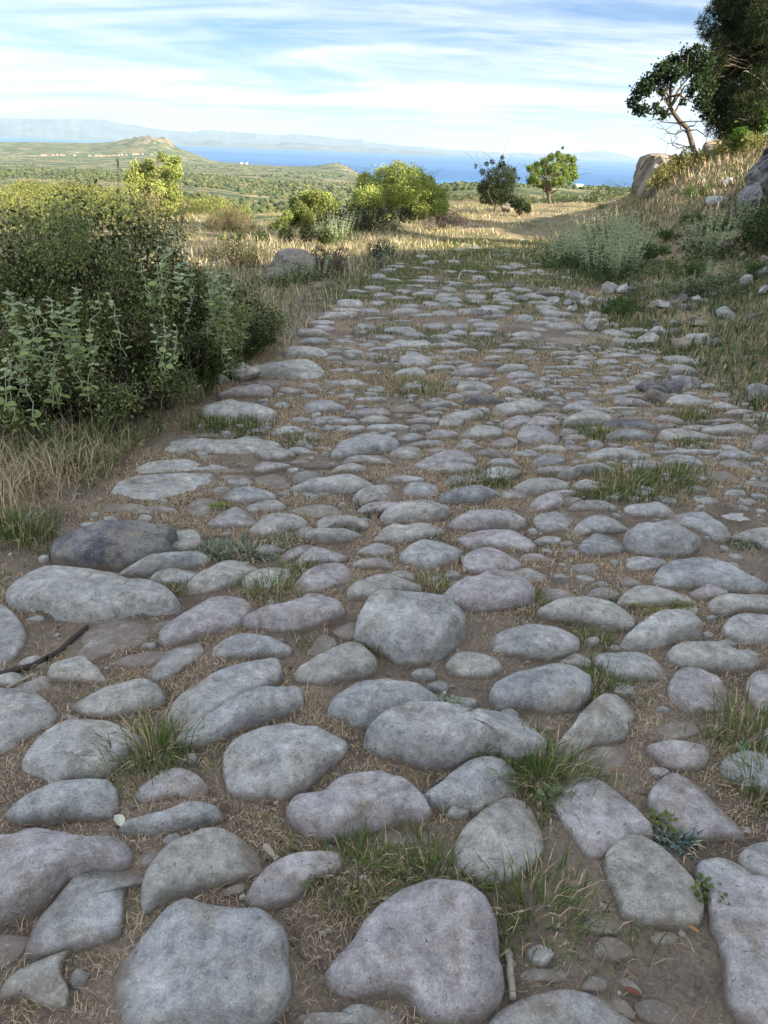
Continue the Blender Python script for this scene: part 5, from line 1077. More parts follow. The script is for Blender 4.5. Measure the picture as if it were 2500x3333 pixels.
YG = (.31, .355, .11); MG = (.10, .15, .045); DG = (.035, .055, .02)
def deep(cl, s, seed):
    R = np.random.default_rng(seed); c = [list(q) for q in cl]; o = []
    for q in c:
        r = math.hypot(q[0], q[1]); k = 1+R.normal()*s/r
        o.append([q[0]*k, q[1]*k, CAM_H+(q[2]-CAM_H)*k, q[3]])
    return o
cl = deep([(-7.604, 23.816, 0.191, 0.189), (-7.412, 23.876, 0.433, 0.202), (-7.097, 23.971, 0.544, 0.168), (-6.739, 24.075, 0.74, 0.126), (-6.473, 24.147, 0.597, 0.189), (-6.326, 24.186, 0.703, 0.109), (-6.387, 24.17, 0.361, 0.189), (-6.666, 24.095, 0.353, 0.211), (-7.018, 23.995, 0.274, 0.232), (-7.339, 23.899, 0.129, 0.211), (-7.596, 23.818, -0.082, 0.168), (-7.261, 23.922, -0.144, 0.211), (-6.909, 24.026, -0.067, 0.211), (-6.553, 24.126, 0.011, 0.211), (-6.469, 24.149, -0.266, 0.189), (-6.827, 24.05, -0.344, 0.189), (-7.182, 23.946, -0.421, 0.189), (-7.53, 23.839, -0.462, 0.189), (-6.706, 24.084, -0.588, 0.189), (-7.102, 23.97, -0.701, 0.168), (-7.38, 23.886, -0.705, 0.152), (-7.65, 23.801, -0.291, 0.152), (-6.526, 24.133, -0.549, 0.152)], .35, 1)
plant('shrub_tree', 'bright yellow-green small tree standing alone left, behind the spiny bush', 'tree', cl, 12500, .058, .042, YG, .2, root=(-7.030,23.991), r0=.05, seed=3)
cl = deep([(-1.87, 16.897, 0.233, 0.143), (-1.66, 16.919, 0.289, 0.129), (-1.424, 16.94, 0.247, 0.129), (-1.317, 16.949, 0.127, 0.115), (-1.529, 16.931, 0.071, 0.143), (-1.74, 16.911, 0.089, 0.143), (-1.95, 16.888, 0.058, 0.143), (-2.08, 16.872, 0.153, 0.115), (-2.03, 16.878, -0.044, 0.143), (-1.82, 16.902, -0.087, 0.143), (-1.555, 16.929, -0.08, 0.143), (-1.369, 16.945, -0.074, 0.129), (-2.215, 16.855, -0.099, 0.115), (-2.323, 16.841, -0.252, 0.129), (-2.112, 16.868, -0.271, 0.157), (-1.901, 16.893, -0.291, 0.157), (-1.688, 16.916, -0.285, 0.143), (-2.483, 16.818, -0.357, 0.129), (-2.273, 16.847, -0.427, 0.143), (-2.009, 16.881, -0.472, 0.129), (-1.796, 16.905, -0.466, 0.115), (-1.528, 16.931, -0.28, 0.129), (-2.616, 16.797, -0.461, 0.115)], .35, 2)
plant('leafy_shrub', 'bright yellow-green bush left of the road, the smaller one before the round bush', 'bush', cl, 26000, .038, .03, YG, .2, root=(-1.767,16.908), r0=.04, seed=4)
cl = deep([(-0.79, 20.985, 0.417, 0.253), (-0.663, 20.99, 0.044, 0.303), (-0.33, 20.997, 0.54, 0.278), (0.012, 21.0, 0.691, 0.253), (0.423, 20.996, 0.568, 0.278), (0.67, 20.989, 0.31, 0.303), (0.263, 20.998, 0.294, 0.328), (-0.143, 21.0, 0.225, 0.328), (-0.424, 20.996, -0.111, 0.328), (0.046, 21.0, -0.094, 0.328), (0.513, 20.994, -0.022, 0.328), (0.916, 20.98, 0.103, 0.253), (1.084, 20.972, 0.218, 0.177), (1.051, 20.974, -0.164, 0.253), (0.646, 20.99, -0.291, 0.278), (-1.009, 20.976, -0.242, 0.253), (-0.653, 20.99, -0.34, 0.278), (-0.178, 20.999, -0.378, 0.303), (0.295, 20.998, -0.36, 0.303), (1.16, 20.968, -0.05, 0.177), (-0.957, 20.978, 0.088, 0.177), (0.777, 20.986, 0.475, 0.177)], .5, 3)
plant('round_bush', 'large round yellow-green bush left of the road, brightest of the bushes', 'bush', cl, 46000, .042, .033, (.33, .385, .11), .18, root=(0.128,21.000), r0=.05, seed=5)
cl = deep([(2.908, 25.837, 0.576, 0.206), (3.164, 25.807, 0.711, 0.225), (3.367, 25.781, 0.688, 0.188), (3.513, 25.762, 0.569, 0.169), (3.259, 25.795, 0.434, 0.225), (2.932, 25.834, 0.325, 0.225), (2.664, 25.863, 0.283, 0.169), (2.75, 25.854, 0.096, 0.188), (3.088, 25.816, 0.11, 0.225), (3.412, 25.775, 0.251, 0.206), (3.243, 25.797, -0.074, 0.206), (2.974, 25.829, -0.118, 0.188), (2.736, 25.856, -0.129, 0.15), (2.571, 25.873, 0.184, 0.131), (3.371, 25.781, -0.005, 0.188), (3.463, 25.768, 0.411, 0.169), (2.381, 25.891, 0.805, 0.06), (2.711, 25.858, 0.879, 0.075), (2.872, 25.841, 0.947, 0.075), (3.16, 25.807, 1.082, 0.06), (3.178, 25.805, 0.898, 0.098), (2.596, 25.87, 0.657, 0.098), (3.56, 25.755, 0.758, 0.053), (3.719, 25.733, 0.516, 0.045)], .4, 4)
plant('dark_shrub', 'dark green twiggy shrub at the far end of the road, left of the small tree', 'bush', cl, 11000, .042, .028, DG, .3, root=(3.083,25.817), r0=.04, seed=6, ntips=22)
cl = deep([(3.52, 24.751, -0.127, 0.144), (3.714, 24.723, -0.118, 0.144), (3.889, 24.696, -0.233, 0.123), (3.666, 24.73, -0.274, 0.13), (3.445, 24.761, -0.038, 0.123), (3.932, 24.689, -0.323, 0.087)], .3, 5)
plant('low_shrub', 'low dark green shrub right of the pinkish boulder at the end of the road', 'bush', cl, 1600, .055, .038, (.045, .07, .03), .25, root=(3.726,24.721), r0=.03, seed=7, ntips=6)
cl = deep([(5.564, 35.567, 0.618, 0.187), (5.826, 35.525, 0.714, 0.229), (6.127, 35.475, 0.854, 0.229), (6.37, 35.432, 1.074, 0.187), (6.621, 35.386, 1.21, 0.156), (6.791, 35.354, 1.446, 0.073), (6.782, 35.355, 1.006, 0.239), (7.042, 35.305, 1.058, 0.208), (7.268, 35.259, 1.025, 0.156), (7.264, 35.259, 0.73, 0.239), (6.909, 35.331, 0.716, 0.26), (6.552, 35.399, 0.701, 0.26), (6.254, 35.453, 0.561, 0.249), (5.902, 35.513, 0.461, 0.239), (7.349, 35.242, 0.437, 0.208), (7.038, 35.305, 0.423, 0.239), (6.64, 35.382, 0.363, 0.239), (5.618, 35.559, 0.147, 0.187), (5.897, 35.514, 0.116, 0.208), (6.261, 35.451, 0.132, 0.208), (6.623, 35.386, 0.148, 0.229), (6.887, 35.335, 0.203, 0.208), (5.735, 35.54, 0.325, 0.187), (6.095, 35.48, -0.005, 0.156), (7.244, 35.264, 0.218, 0.187), (7.493, 35.212, 0.358, 0.094)], .7, 6)
cl = [q[:3]+[q[3]*.8] for q in cl]
plant('round_tree', 'small spreading tree with sunlit light green crown at the far end of the road', 'tree', cl, 16000, .066, .045, (.21, .28, .08), .2, root=(6.545,35.400), r0=.08, seed=8, mid=.55)
# leaning tree on the bank
t = empty('leaning_tree', (*(5.676,16.236), 0)); tag(t, 'small dark-leaved tree leaning left with bare curved trunk on top of the bank', 'tree')
t.location.z = float(height(t.location.x, t.location.y)); off = np.array(t.location)
tp = np.array([(5.661, 16.242, 1.269), (5.578, 16.27, 1.477), (5.491, 16.3, 1.665), (5.414, 16.326, 1.801), (5.275, 16.371, 1.9), (5.166, 16.406, 2.017), (5.079, 16.433, 2.117), (5.042, 16.444, 2.302), (5.013, 16.453, 2.486), (5.012, 16.454, 2.684)])
A = Acc(); A.add(*tube(tp-off, [.062, .052, .047, .045, .043, .04, .036, .03, .024, .012], 9)); R = np.random.default_rng(3)
cl = deep([(4.407, 16.626, 2.203, 0.125), (4.501, 16.601, 2.392, 0.159), (4.501, 16.601, 2.068, 0.102), (4.614, 16.57, 2.462, 0.171), (4.682, 16.55, 2.58, 0.159), (4.828, 16.509, 2.748, 0.159), (4.982, 16.463, 2.847, 0.159), (5.185, 16.4, 2.946, 0.171), (5.391, 16.333, 3.012, 0.148), (5.537, 16.284, 2.852, 0.159), (5.488, 16.301, 2.673, 0.171), (5.623, 16.255, 2.495, 0.182), (5.299, 16.363, 2.785, 0.159), (5.142, 16.413, 2.718, 0.148), (4.989, 16.461, 2.618, 0.125), (5.373, 16.339, 2.392, 0.114), (5.449, 16.314, 2.525, 0.137), (4.857, 16.5, 2.382, 0.087), (4.834, 16.507, 2.111, 0.109), (4.626, 16.566, 2.072, 0.114), (4.992, 16.46, 2.012, 0.096), (5.268, 16.374, 2.223, 0.077), (5.573, 16.272, 2.229, 0.159), (5.712, 16.224, 2.03, 0.137), (4.862, 16.498, 2.55, 0.102), (5.033, 16.447, 2.945, 0.055), (5.319, 16.357, 3.123, 0.055)], .35, 7)
for q in cl[::2]:
    s = tp[R.integers(5, 9)]; A.add(*tube(jitter_line(s, np.array(q[:3]), 6, .05, R)-off, np.linspace(.022, .006, 6), 5))
for q in [(4.702, 16.441, 1.881), (4.968, 16.362, 1.577), (5.054, 16.336, 1.493), (5.188, 16.294, 1.533), (5.695, 16.124, 1.858), (5.531, 16.181, 1.921), (4.862, 16.394, 1.782), (5.914, 16.045, 1.592)]:
    s = tp[R.integers(1, 5)]; ln = jitter_line(s, np.array(q), 6, .05, R); A.add(*tube(ln-off, np.linspace(.016, .004, 6), 4))
    for _ in range(3):
        a = ln[R.integers(2, 5)]; A.add(*tube(jitter_line(a, a+R.normal(size=3)*.16, 3, .01, R)-off, np.linspace(.006, .002, 3), 3))
obj('trunk', A.mesh('trunk', BARK), t)
A = Acc(); V, F, T = foliage(cl, 6200, .058, .040, (.035, .06, .022), .28, .2, .25, 9); A.add(V-off, F, T); obj('crown', A.mesh('crown', LEAF, False), t)

# big pine at the right edge: needle tufts on boughs
def pine(name, label, root, crowns, n, base, seed, trunk_h, r0, group=None, needle=.13, lw=.012):
    t = empty(name, (root[0], root[1], float(height(*root)))); tag(t, label, 'tree', group); off = np.array(t.location); R = np.random.default_rng(seed)
    A = Acc(); tr = np.array([[0, 0, -.1], [.05, .03, trunk_h*.3], [-.05, .0, trunk_h*.6], [.03, 0, trunk_h]]); A.add(*tube(tr, [r0, r0*.8, r0*.55, r0*.2], 9))
    cl = np.array(crowns, float); 
    for q in cl:
        z = min(max(q[2]-off[2]-.4*R.random()*q[3], .3), trunk_h*.95); s = np.array([0, 0, z]); e = q[:3]-off
        A.add(*tube(jitter_line(s, e, 6, .08, R), np.linspace(r0*.28, .008, 6), 5))
        for _ in range(5): A.add(*tube(jitter_line(s*.4+e*.6, e+R.normal(size=3)*q[3]*.6, 4, .04, R), np.linspace(.014, .004, 4), 3))
    obj('trunk', A.mesh('trunk', BARK), t)
    # tufts
    nt = n//9; w = cl[:, 3]**2; k = R.choice(len(cl), nt, p=w/w.sum()); d = R.normal(size=(nt, 3)); d /= np.linalg.norm(d, axis=1)[:, None]
    tc_ = cl[k, :3]-off+d*(cl[k, 3]*R.random(nt)**.4)[:, None]
    tt = shade_tint(nt, base, .25, R)
    c = np.repeat(tc_, 9, 0); dd = R.normal(size=(nt*9, 3))+np.repeat(d, 9, 0)*.7+np.array([0, 0, .3]); dd /= np.linalg.norm(dd, axis=1)[:, None]
    e = np.cross(dd, R.normal(size=dd.shape)); e /= np.linalg.norm(e, axis=1)[:, None]; Ln = needle*R.uniform(.6, 1.2, (nt*9, 1))
    V = np.stack([c-e*lw*.5, c+e*lw*.5, c+dd*Ln+e*lw*.2, c+dd*Ln-e*lw*.2], 1).reshape(-1, 3); F = np.arange(len(c))[:, None]*4+np.array([[0, 1, 2, 3]])
    B = Acc(); B.add(V, F, np.repeat(np.repeat(tt, 9, 0), 4, 0)); obj('crown', B.mesh('crown', LEAF, False), t)
    return t
cr = deep([(6.027, 18.019, 3.575, 0.176), (6.209, 17.957, 3.471, 0.189), (5.924, 18.053, 3.731, 0.101), (6.042, 18.014, 3.866, 0.113), (6.249, 17.943, 3.982, 0.226), (6.501, 17.853, 4.028, 0.277), (6.821, 17.733, 3.973, 0.302), (6.42, 17.882, 3.744, 0.302), (6.733, 17.767, 3.74, 0.352), (7.006, 17.661, 3.736, 0.352), (6.401, 17.889, 3.401, 0.277), (6.693, 17.782, 3.434, 0.377), (7.011, 17.659, 3.398, 0.377), (6.368, 17.901, 3.122, 0.251), (6.634, 17.804, 3.122, 0.377), (6.99, 17.667, 3.088, 0.377), (6.51, 17.85, 2.768, 0.277), (6.794, 17.744, 2.77, 0.377), (7.139, 17.608, 2.791, 0.377), (6.509, 17.85, 2.406, 0.251), (6.779, 17.75, 2.411, 0.352), (7.109, 17.62, 2.524, 0.377), (6.439, 17.876, 2.11, 0.214), (6.716, 17.773, 2.098, 0.302), (7.008, 17.66, 2.16, 0.327), (7.298, 17.543, 2.203, 0.302), (6.523, 17.845, 1.869, 0.201), (6.757, 17.758, 1.801, 0.226), (6.98, 17.672, 1.864, 0.226), (6.74, 17.764, 1.612, 0.151), (6.315, 17.92, 2.274, 0.151), (7.227, 17.572, 3.565, 0.377), (7.389, 17.504, 3.053, 0.402), (7.502, 17.456, 2.529, 0.402), (6.156, 17.975, 4.184, 0.226), (6.571, 17.828, 4.275, 0.377), (6.909, 17.699, 4.266, 0.377), (6.588, 17.821, 4.599, 0.377), (6.912, 17.698, 4.637, 0.402), (7.284, 17.548, 4.061, 0.402), (7.513, 17.451, 3.393, 0.402), (6.224, 17.952, 2.837, 0.214), (6.317, 17.919, 2.549, 0.239), (6.305, 17.923, 2.98, 0.201), (6.345, 17.909, 2.311, 0.201), (6.268, 17.936, 3.262, 0.201)], .8, 11)
pine('pine_tree', 'tall dark pine filling the upper right corner above the bank', (8.054,17.759), cr, 66000, (.040, .056, .022), 12, 5.6, .17)
# bleached dead boughs of the pine
D = Acc(); R = np.random.default_rng(8)
e0 = np.array((7.301, 16.671, 2.393))
for q in [(6.298, 16.649, 2.186), (6.465, 16.585, 2.435), (6.427, 16.599, 2.777), (6.678, 16.5, 2.514), (6.386, 16.615, 2.084)]:
    ln = jitter_line(e0, np.array(q), 7, .03, R); D.add(*tube(ln, np.linspace(.022, .005, 7), 5))
    for _ in range(4):
        a = ln[R.integers(2, 6)]; D.add(*tube(jitter_line(a, a+R.normal(size=3)*.14+np.array([0, 0, -.08]), 4, .02, R), np.linspace(.006, .002, 4), 3))
o = obj('dead_bough', D.mesh('dead_bough', DRYWOOD), bpy.data.objects['pine_tree']); o.location = -np.array(bpy.data.objects['pine_tree'].location)
# pines along the hill crest above the road, their shade falls on the paving
for k, (x, y, hh) in enumerate([(9.5, 2.2, 4.5), (10.5, -1.5, 5), (12.5, 6.6, 4.0), (8.6, -5.0, 5)]):
    z = float(height(x, y)); R = np.random.default_rng(50+k)
    crs = [(x+R.normal()*.9, y+R.normal()*.9, z+hh*(.35+.6*R.random()), .7) for _ in range(16)]
    pine('pine_tree', 'pine on the hillside above the right edge of the road', (x, y), crs, 9000, (.04, .05, .02), 60+k, hh, .14, 'pines on the hill above the road', .2, .03)
# leafy shrub under the pine, shrub at the right edge
cl = deep([(6.288, 16.331, 1.694, 0.139), (6.457, 16.265, 1.682, 0.162), (6.61, 16.204, 1.739, 0.162), (6.56, 16.224, 1.582, 0.139), (6.711, 16.162, 1.878, 0.162), (6.707, 16.164, 2.047, 0.139), (6.432, 16.275, 1.56, 0.116), (6.796, 16.126, 1.931, 0.139), (6.687, 16.172, 1.604, 0.116)], .2, 13)
plant('leafy_shrub', 'bright green broad-leaved shrub under the pine on the bank', 'bush', cl, 1800, .065, .05, (.09, .16, .025), .3, root=(6.703,16.274), r0=.03, seed=15, ntips=6)
cl = deep([(4.061, 9.357, 0.438, 0.122), (4.115, 9.333, 0.608, 0.171), (4.236, 9.279, 0.519, 0.187), (4.146, 9.32, 0.741, 0.138), (4.244, 9.275, 0.683, 0.163), (4.117, 9.332, 0.309, 0.09), (4.012, 9.378, 0.534, 0.073), (4.232, 9.281, 0.875, 0.163), (4.234, 9.28, 0.387, 0.138), (4.383, 9.21, 0.434, 0.204), (4.356, 9.223, 0.692, 0.244)], .25, 14)
plant('leafy_shrub', 'dark green shrub cut by the right edge of the picture, on the bank', 'bush', cl, 5200, .032, .02, (.055, .085, .03), .3, root=(4.233,9.280), r0=.03, seed=16, ntips=9)
# grey dwarf shrubs left of the road
for (lab, cs, rng_, base, n) in [
 ('brown-grey thorny dwarf shrub right of the large rounded boulder', [(-0.833, 8.961, 0.164, 0.108), (-0.697, 8.973, 0.103, 0.122), (-0.595, 8.98, 0.171, 0.093), (-0.765, 8.967, 0.034, 0.108), (-0.627, 8.978, 0.005, 0.108), (-0.902, 8.955, 0.097, 0.086)], 9, (.13, .10, .08), 2600),
 ('flat olive-brown shrub mat left of the large rounded boulder', [(-1.979, 9.189, 0.143, 0.113), (-1.841, 9.218, 0.195, 0.113), (-1.707, 9.244, 0.147, 0.128), (-1.572, 9.268, 0.098, 0.113), (-2.082, 9.166, 0.091, 0.09), (-1.813, 9.223, 0.061, 0.113), (-1.643, 9.255, 0.029, 0.098)], 9.4, (.10, .105, .05), 3000),
 ('dark heathery shrub at the foot of the round yellow-green bush', [(-1.055, 14.963, 0.007, 0.216), (-0.776, 14.98, 0.096, 0.24), (-0.441, 14.994, 0.133, 0.216), (-0.94, 14.971, -0.175, 0.216), (-0.603, 14.988, -0.11, 0.216), (-0.161, 14.999, 0.143, 0.18), (-1.166, 14.955, -0.102, 0.156), (0.175, 14.999, 0.156, 0.156)], 15, (.06, .062, .035), 3400),
 ('green shrub mat between the boulder and the yellow-green bushes', [(-2.52, 11.732, -0.071, 0.086), (-2.26, 11.785, -0.024, 0.096), (-1.955, 11.84, 0.003, 0.105), (-1.601, 11.893, 0.054, 0.115), (-1.29, 11.93, 0.083, 0.115), (-1.021, 11.956, 0.048, 0.115)], 12, (.09, .115, .045), 2600),
 ('small blue-green spurge on the left verge beyond the boulder', [(-0.253, 9.597, 0.178, 0.084), (-0.145, 9.599, 0.217, 0.084), (-0.052, 9.6, 0.168, 0.069), (-0.197, 9.598, 0.128, 0.077)], 9.6, (.06, .10, .07), 1200),
 ('purple-grey dwarf shrub on the left of the sunlit end of the road', [(0.965, 16.973, -0.085, 0.163), (1.214, 16.957, -0.026, 0.163), (0.715, 16.985, -0.143, 0.136), (1.407, 16.942, -0.077, 0.109)], 17, (.14, .11, .10), 1200),
]:
    c_ = deep(cs, .15, 21); plant('dwarf_shrub', lab, 'shrub', c_, n, .028 if rng_ < 11 else .045, .009 if rng_ < 11 else .02, base, .3, root=None, r0=.012, seed=int(rng_*7), ntips=8, up=.6)

R = np.random.default_rng(171)
RB = [(3.569,10.729), (4.136,11.603), (3.141,10.000), (3.486,8.027), (4.189,10.531), (4.268,9.836), (3.044,8.494), (2.998,7.539), (3.622,7.945), (2.532,7.582), (2.018,7.070), (4.534,11.033), (4.786,13.217)]
for k, (x, y) in enumerate(RB):
    s = R.uniform(.10, .2); z = float(height(x, y)); cs = [(x+R.normal()*s*.9, y+R.normal()*s*.7, z+s*R.uniform(.1, .9), s*.45) for _ in range(8)]
    plant('bank_weed', ['low green weed on the shaded bank among rubble', 'grey-green weed on the shaded bank among rubble'][k % 2], 'weed', cs, 900, .035, .014, [(.10, .15, .05), (.17, .20, .11)][k % 2], .3, 'weeds on the shaded right bank', None, (x, y), .006, 820+k, .8, .2, 4)
# sunny scrub on the slope left of the road
R = np.random.default_rng(77)
for k in range(46):
    az_ = math.radians(R.uniform(-28, -2)); d_ = R.uniform(17, 75); x, y = d_*math.sin(az_), d_*math.cos(az_); s = R.uniform(.35, .9)
    if x > road_left(y)-2.0: continue
    z = float(height(x, y)); cs = [(x+R.normal()*s*.6, y+R.normal()*s*.6, z+s*R.uniform(.15, .8), s*.38) for _ in range(9)]
    base = [(.20, .22, .07), (.24, .22, .09), (.12, .15, .05), (.26, .22, .12)][k % 4]
    plant('hillside_shrub', ['yellow-green sunlit shrub on the slope below the road', 'straw-coloured sunlit shrub on the slope below the road', 'mid green shrub on the slope below the road', 'dry beige twiggy shrub on the slope below the road'][k % 4], 'shrub', cs, 1300, .05, .03, base, .22, 'shrubs on the sunny slope left of the road', None, None, .02, 300+k, .3, .4, 5)
cl = deep([(-2.994, 13.676, 0.039, 0.165), (-2.825, 13.712, 0.083, 0.165), (-2.677, 13.742, 0.127, 0.141), (-2.533, 13.769, 0.048, 0.141), (-2.791, 13.719, -0.08, 0.165), (-2.624, 13.752, -0.118, 0.141), (-2.96, 13.683, -0.104, 0.141), (-2.43, 13.788, -0.032, 0.094), (-3.103, 13.652, -0.045, 0.118)], .3, 31)
plant('dry_broom', 'feathery pale dry broom bush in the sunny grass left of the road', 'bush', cl, 3600, .11, .007, (.34, .30, .17), .2, root=(-2.809,13.715), r0=.02, seed=33, ntips=9, up=1.5, hollow=.1)
# umbrella pines and oaks lower on the slope
PI = [((-40.642, 85.867, -3.916), 6), ((-43.307, 95.653, -3.946), 6), ((-34.614, 77.633, -3.657), 5.5), ((-46.873, 110.467, -4.36), 6.5), ((-38.039, 92.482, -4.01), 6), ((-33.782, 85.573, -3.737), 6), ((-41.366, 107.303, -4.319), 6.5), ((-30.932, 82.385, -3.703), 6), ((-35.872, 98.682, -4.09), 6), ((-29.972, 84.863, -3.915), 6), ((-31.884, 67.885, -3.588), 5), ((-27.554, 80.41, -4.109), 5), ((-28.771, 66.002, -3.438), 5), ((-27.931, 68.527, -3.511), 5), ((-25.345, 75.879, -4.413), 5), ((-16.643, 67.993, -3.522), 4.5), ((-17.755, 78.005, -3.857), 4.5), ((-22.279, 87.199, -4.283), 5), ((-13.638, 64.576, -3.435), 4)]
for k, ((x, y, z), w_) in enumerate(PI):
    R = np.random.default_rng(200+k); g = float(height(x, y)); top = z+.3
    cs = [(x+R.normal()*w_*.27, y+R.normal()*w_*.27, top-w_*.14-abs(R.normal())*w_*.10, w_*.16) for _ in range(15)]
    lab, gr = ('umbrella pine with flat sunlit crown in the grove at the left', 'umbrella pines in the grove at the left') if k < 15 else ('pine on the slope between the yellow-green tree and the bushes', 'pines beyond the sunny slope')
    plant('umbrella_pine', lab, 'tree', cs, 3600, .20, .085, (.215, .24, .07), .3, gr, None, (x, y), .16, 400+k, .5, .45, 7, mid=.6, squash=.6)
OK_ = [((7.491, 94.704, -3.098), 5), ((7.172, 74.656, -2.427), 4), ((4.279, 59.847, -2.052), 3.2), ((12.266, 109.314, -3.53), 5), ((9.965, 61.194, -1.761), 3), ((14.498, 68.482, -1.544), 4), ((13.529, 58.455, -1.264), 3.4), ((17.83, 72.85, -1.636), 4.4), ((20.18, 77.413, -1.497), 5), ((14.462, 53.065, -0.865), 3.4), ((28.481, 106.249, -1.969), 6), ((11.114, 79.224, -2.444), 4), ((10.725, 53.944, -1.326), 2.6), ((3.858, 44.834, -1.536), 2.2), ((2.659, 39.912, -1.316), 2.0)]
for k, ((x, y, z), w_) in enumerate(OK_):
    R = np.random.default_rng(250+k); g = float(height(x, y)); top = z
    cs = [(x+R.normal()*w_*.24, y+R.normal()*w_*.24, top-w_*(.12+.45*R.random()), w_*.2) for _ in range(14)]
    plant('oak_tree', 'grey-green rounded oak in the scrub beyond the end of the road', 'tree', cs, 2400, .14, .09, [(.09, .115, .05), (.13, .15, .065), (.07, .095, .045)][k % 3], .22, 'oaks beyond the end of the road', None, (x, y), .1, 500+k, .4, .4, 6)

R = np.random.default_rng(311); src_ = [q for q in col.objects if q.name.startswith('oak_tree') and q.parent is None][:6]
k = 0
while k < 70:
    a = math.radians(R.uniform(-3, 16.5)); d_ = R.uniform(55, 260); x, y = d_*math.sin(a), d_*math.cos(a)
    if d_ < 75 and onroad_(x, y): continue
    c = copy_tree(src_[k % 6]); c.location = (x, y, float(height(x, y))-.3); s = R.uniform(.5, 1.05); c.scale = (s, s, s); c.rotation_euler = (0, 0, R.uniform(0, 6)); k += 1
# far woodland, too distant to tell its trees apart
R = np.random.default_rng(15); A = Acc()
n = 34000; az_ = np.radians(R.uniform(-31, 24, n)); d_ = np.exp(R.uniform(math.log(85), math.log(4300), n)); x, y = d_*np.sin(az_), d_*np.cos(az_); z = height(x, y)
dens = fbm(x*.012, y*.012, 61, 4)*.5+fbm(x*.003, y*.003, 63, 3)*.5
ok = (z > SEA_Z+4) & (dens > .475+.045*R.random(n)) & (R.random(n) < np.interp(d_, [85, 400, 1500, 4300], [.35, .8, 1, 1])) & ~((d_ < 260) & (az_ > 0)) & (d_ > 140) & ~((d_ < 330) & (az_ < math.radians(-7)) & (az_ > math.radians(-12)))
x, y, z, d_ = x[ok], y[ok], z[ok], d_[ok]
for k in range(len(x)):
    V, F = ICO[1] if d_[k] < 700 else ICO[0]; s = (.8+2.4*R.random()**2)*(1+.35*(d_[k] > 1200))
    P = V*(1+R.normal(size=(len(V), 1))*.16)*np.array([s, s, s*.8])+np.array([x[k], y[k], z[k]+s*.45])
    A.add(P, F, np.array([(.062, .085, .038), (.085, .105, .045), (.05, .07, .036), (.11, .12, .05)][k % 4])*R.uniform(.8, 1.2))
o = obj('distant_woodland', A.mesh('distant_woodland', tinted('woodland', 0, .95), False)); o['kind'] = 'stuff'

# ---------------------------------------------------------------- houses and far buildings
def house(x, y, w, d, h, rz, label, group, wall=(.46, .39, .34), roof=(.42, .20, .12), flat=False):
    t = empty('village_house' if not flat else 'white_building', (x, y, float(height(x, y))-.5), rz); tag(t, label, 'house' if not flat else 'building', group)
    A = Acc(); a, b = w/2, d/2
    V = [(-a, -b, 0), (a, -b, 0), (a, b, 0), (-a, b, 0), (-a, -b, h), (a, -b, h), (a, b, h), (-a, b, h)]; F = [(0, 1, 5, 4), (1, 2, 6, 5), (2, 3, 7, 6), (3, 0, 4, 7), (4, 5, 6, 7)]
    A.add(V, F, wall); obj('wall', A.mesh('wall', PLAIN, False), t)
    A = Acc()
    if flat: A.add([(-a-.3, -b-.3, h+.1), (a+.3, -b-.3, h+.1), (a+.3, b+.3, h+.1), (-a-.3, b+.3, h+.1), (-a-.3, -b-.3, h+.6), (a+.3, -b-.3, h+.6), (a+.3, b+.3, h+.6), (-a-.3, b+.3, h+.6)], F, wall)
    else: A.add([(-a-.4, -b-.4, h+.05), (a+.4, -b-.4, h+.05), (a+.4, b+.4, h+.05), (-a-.4, b+.4, h+.05), (-a-.4, 0, h+d*.3), (a+.4, 0, h+d*.3)], [(0, 1, 5, 4), (2, 3, 4, 5), (0, 4, 3, 3), (1, 2, 5, 5)], roof)
    obj('roof', A.mesh('roof', PLAIN, False), t)
    return t
VH = [(-1706.59, 4033.85), (-1693.326, 4039.436), (-1658.662, 4053.793), (-1641.433, 4060.8), (-1626.867, 4066.658), (-1616.817, 4070.664), (-1569.091, 4089.297), (-1505.506, 4113.132), (-1477.184, 4123.388), (-1463.552, 4128.246), (-1453.152, 4131.918), (-1440.011, 4136.516), (-1418.823, 4143.832), (-1401.495, 4149.724), (-1394.197, 4152.182), (-1361.889, 4162.891), (-1343.07, 4169.0), (-1308.122, 4180.098), (-1290.491, 4185.575), (-1267.904, 4192.472), (-1229.253, 4203.967), (-1300.928, 4182.342), (-1376.829, 4157.973)]
R = np.random.default_rng(6)
for k, (x, y) in enumerate(VH):
    house(x, y, R.uniform(7, 15), R.uniform(7, 10), R.uniform(4, 7), R.uniform(-.5, .5), 'pale house with red roof in the village below the rocky hill', 'village houses below the rocky hill')
for k, (x, y) in enumerate([(-856.998, 4621.207), (-832.752, 4645.958)]):
    house(x, y, 15-4*k, 9, 8+2*k, .1, ['long white seaside building, left one of the pair on the shore spur', 'taller white seaside building, right one of the pair on the shore spur'][k], 'white buildings on the shore spur', (.62, .61, .60), flat=True)
x, y = (190.73, 879.558)
house(x, y, 7, 5, 5, .1, 'white building among the trees right behind the small spreading tree', None, (.85, .85, .84), flat=True)

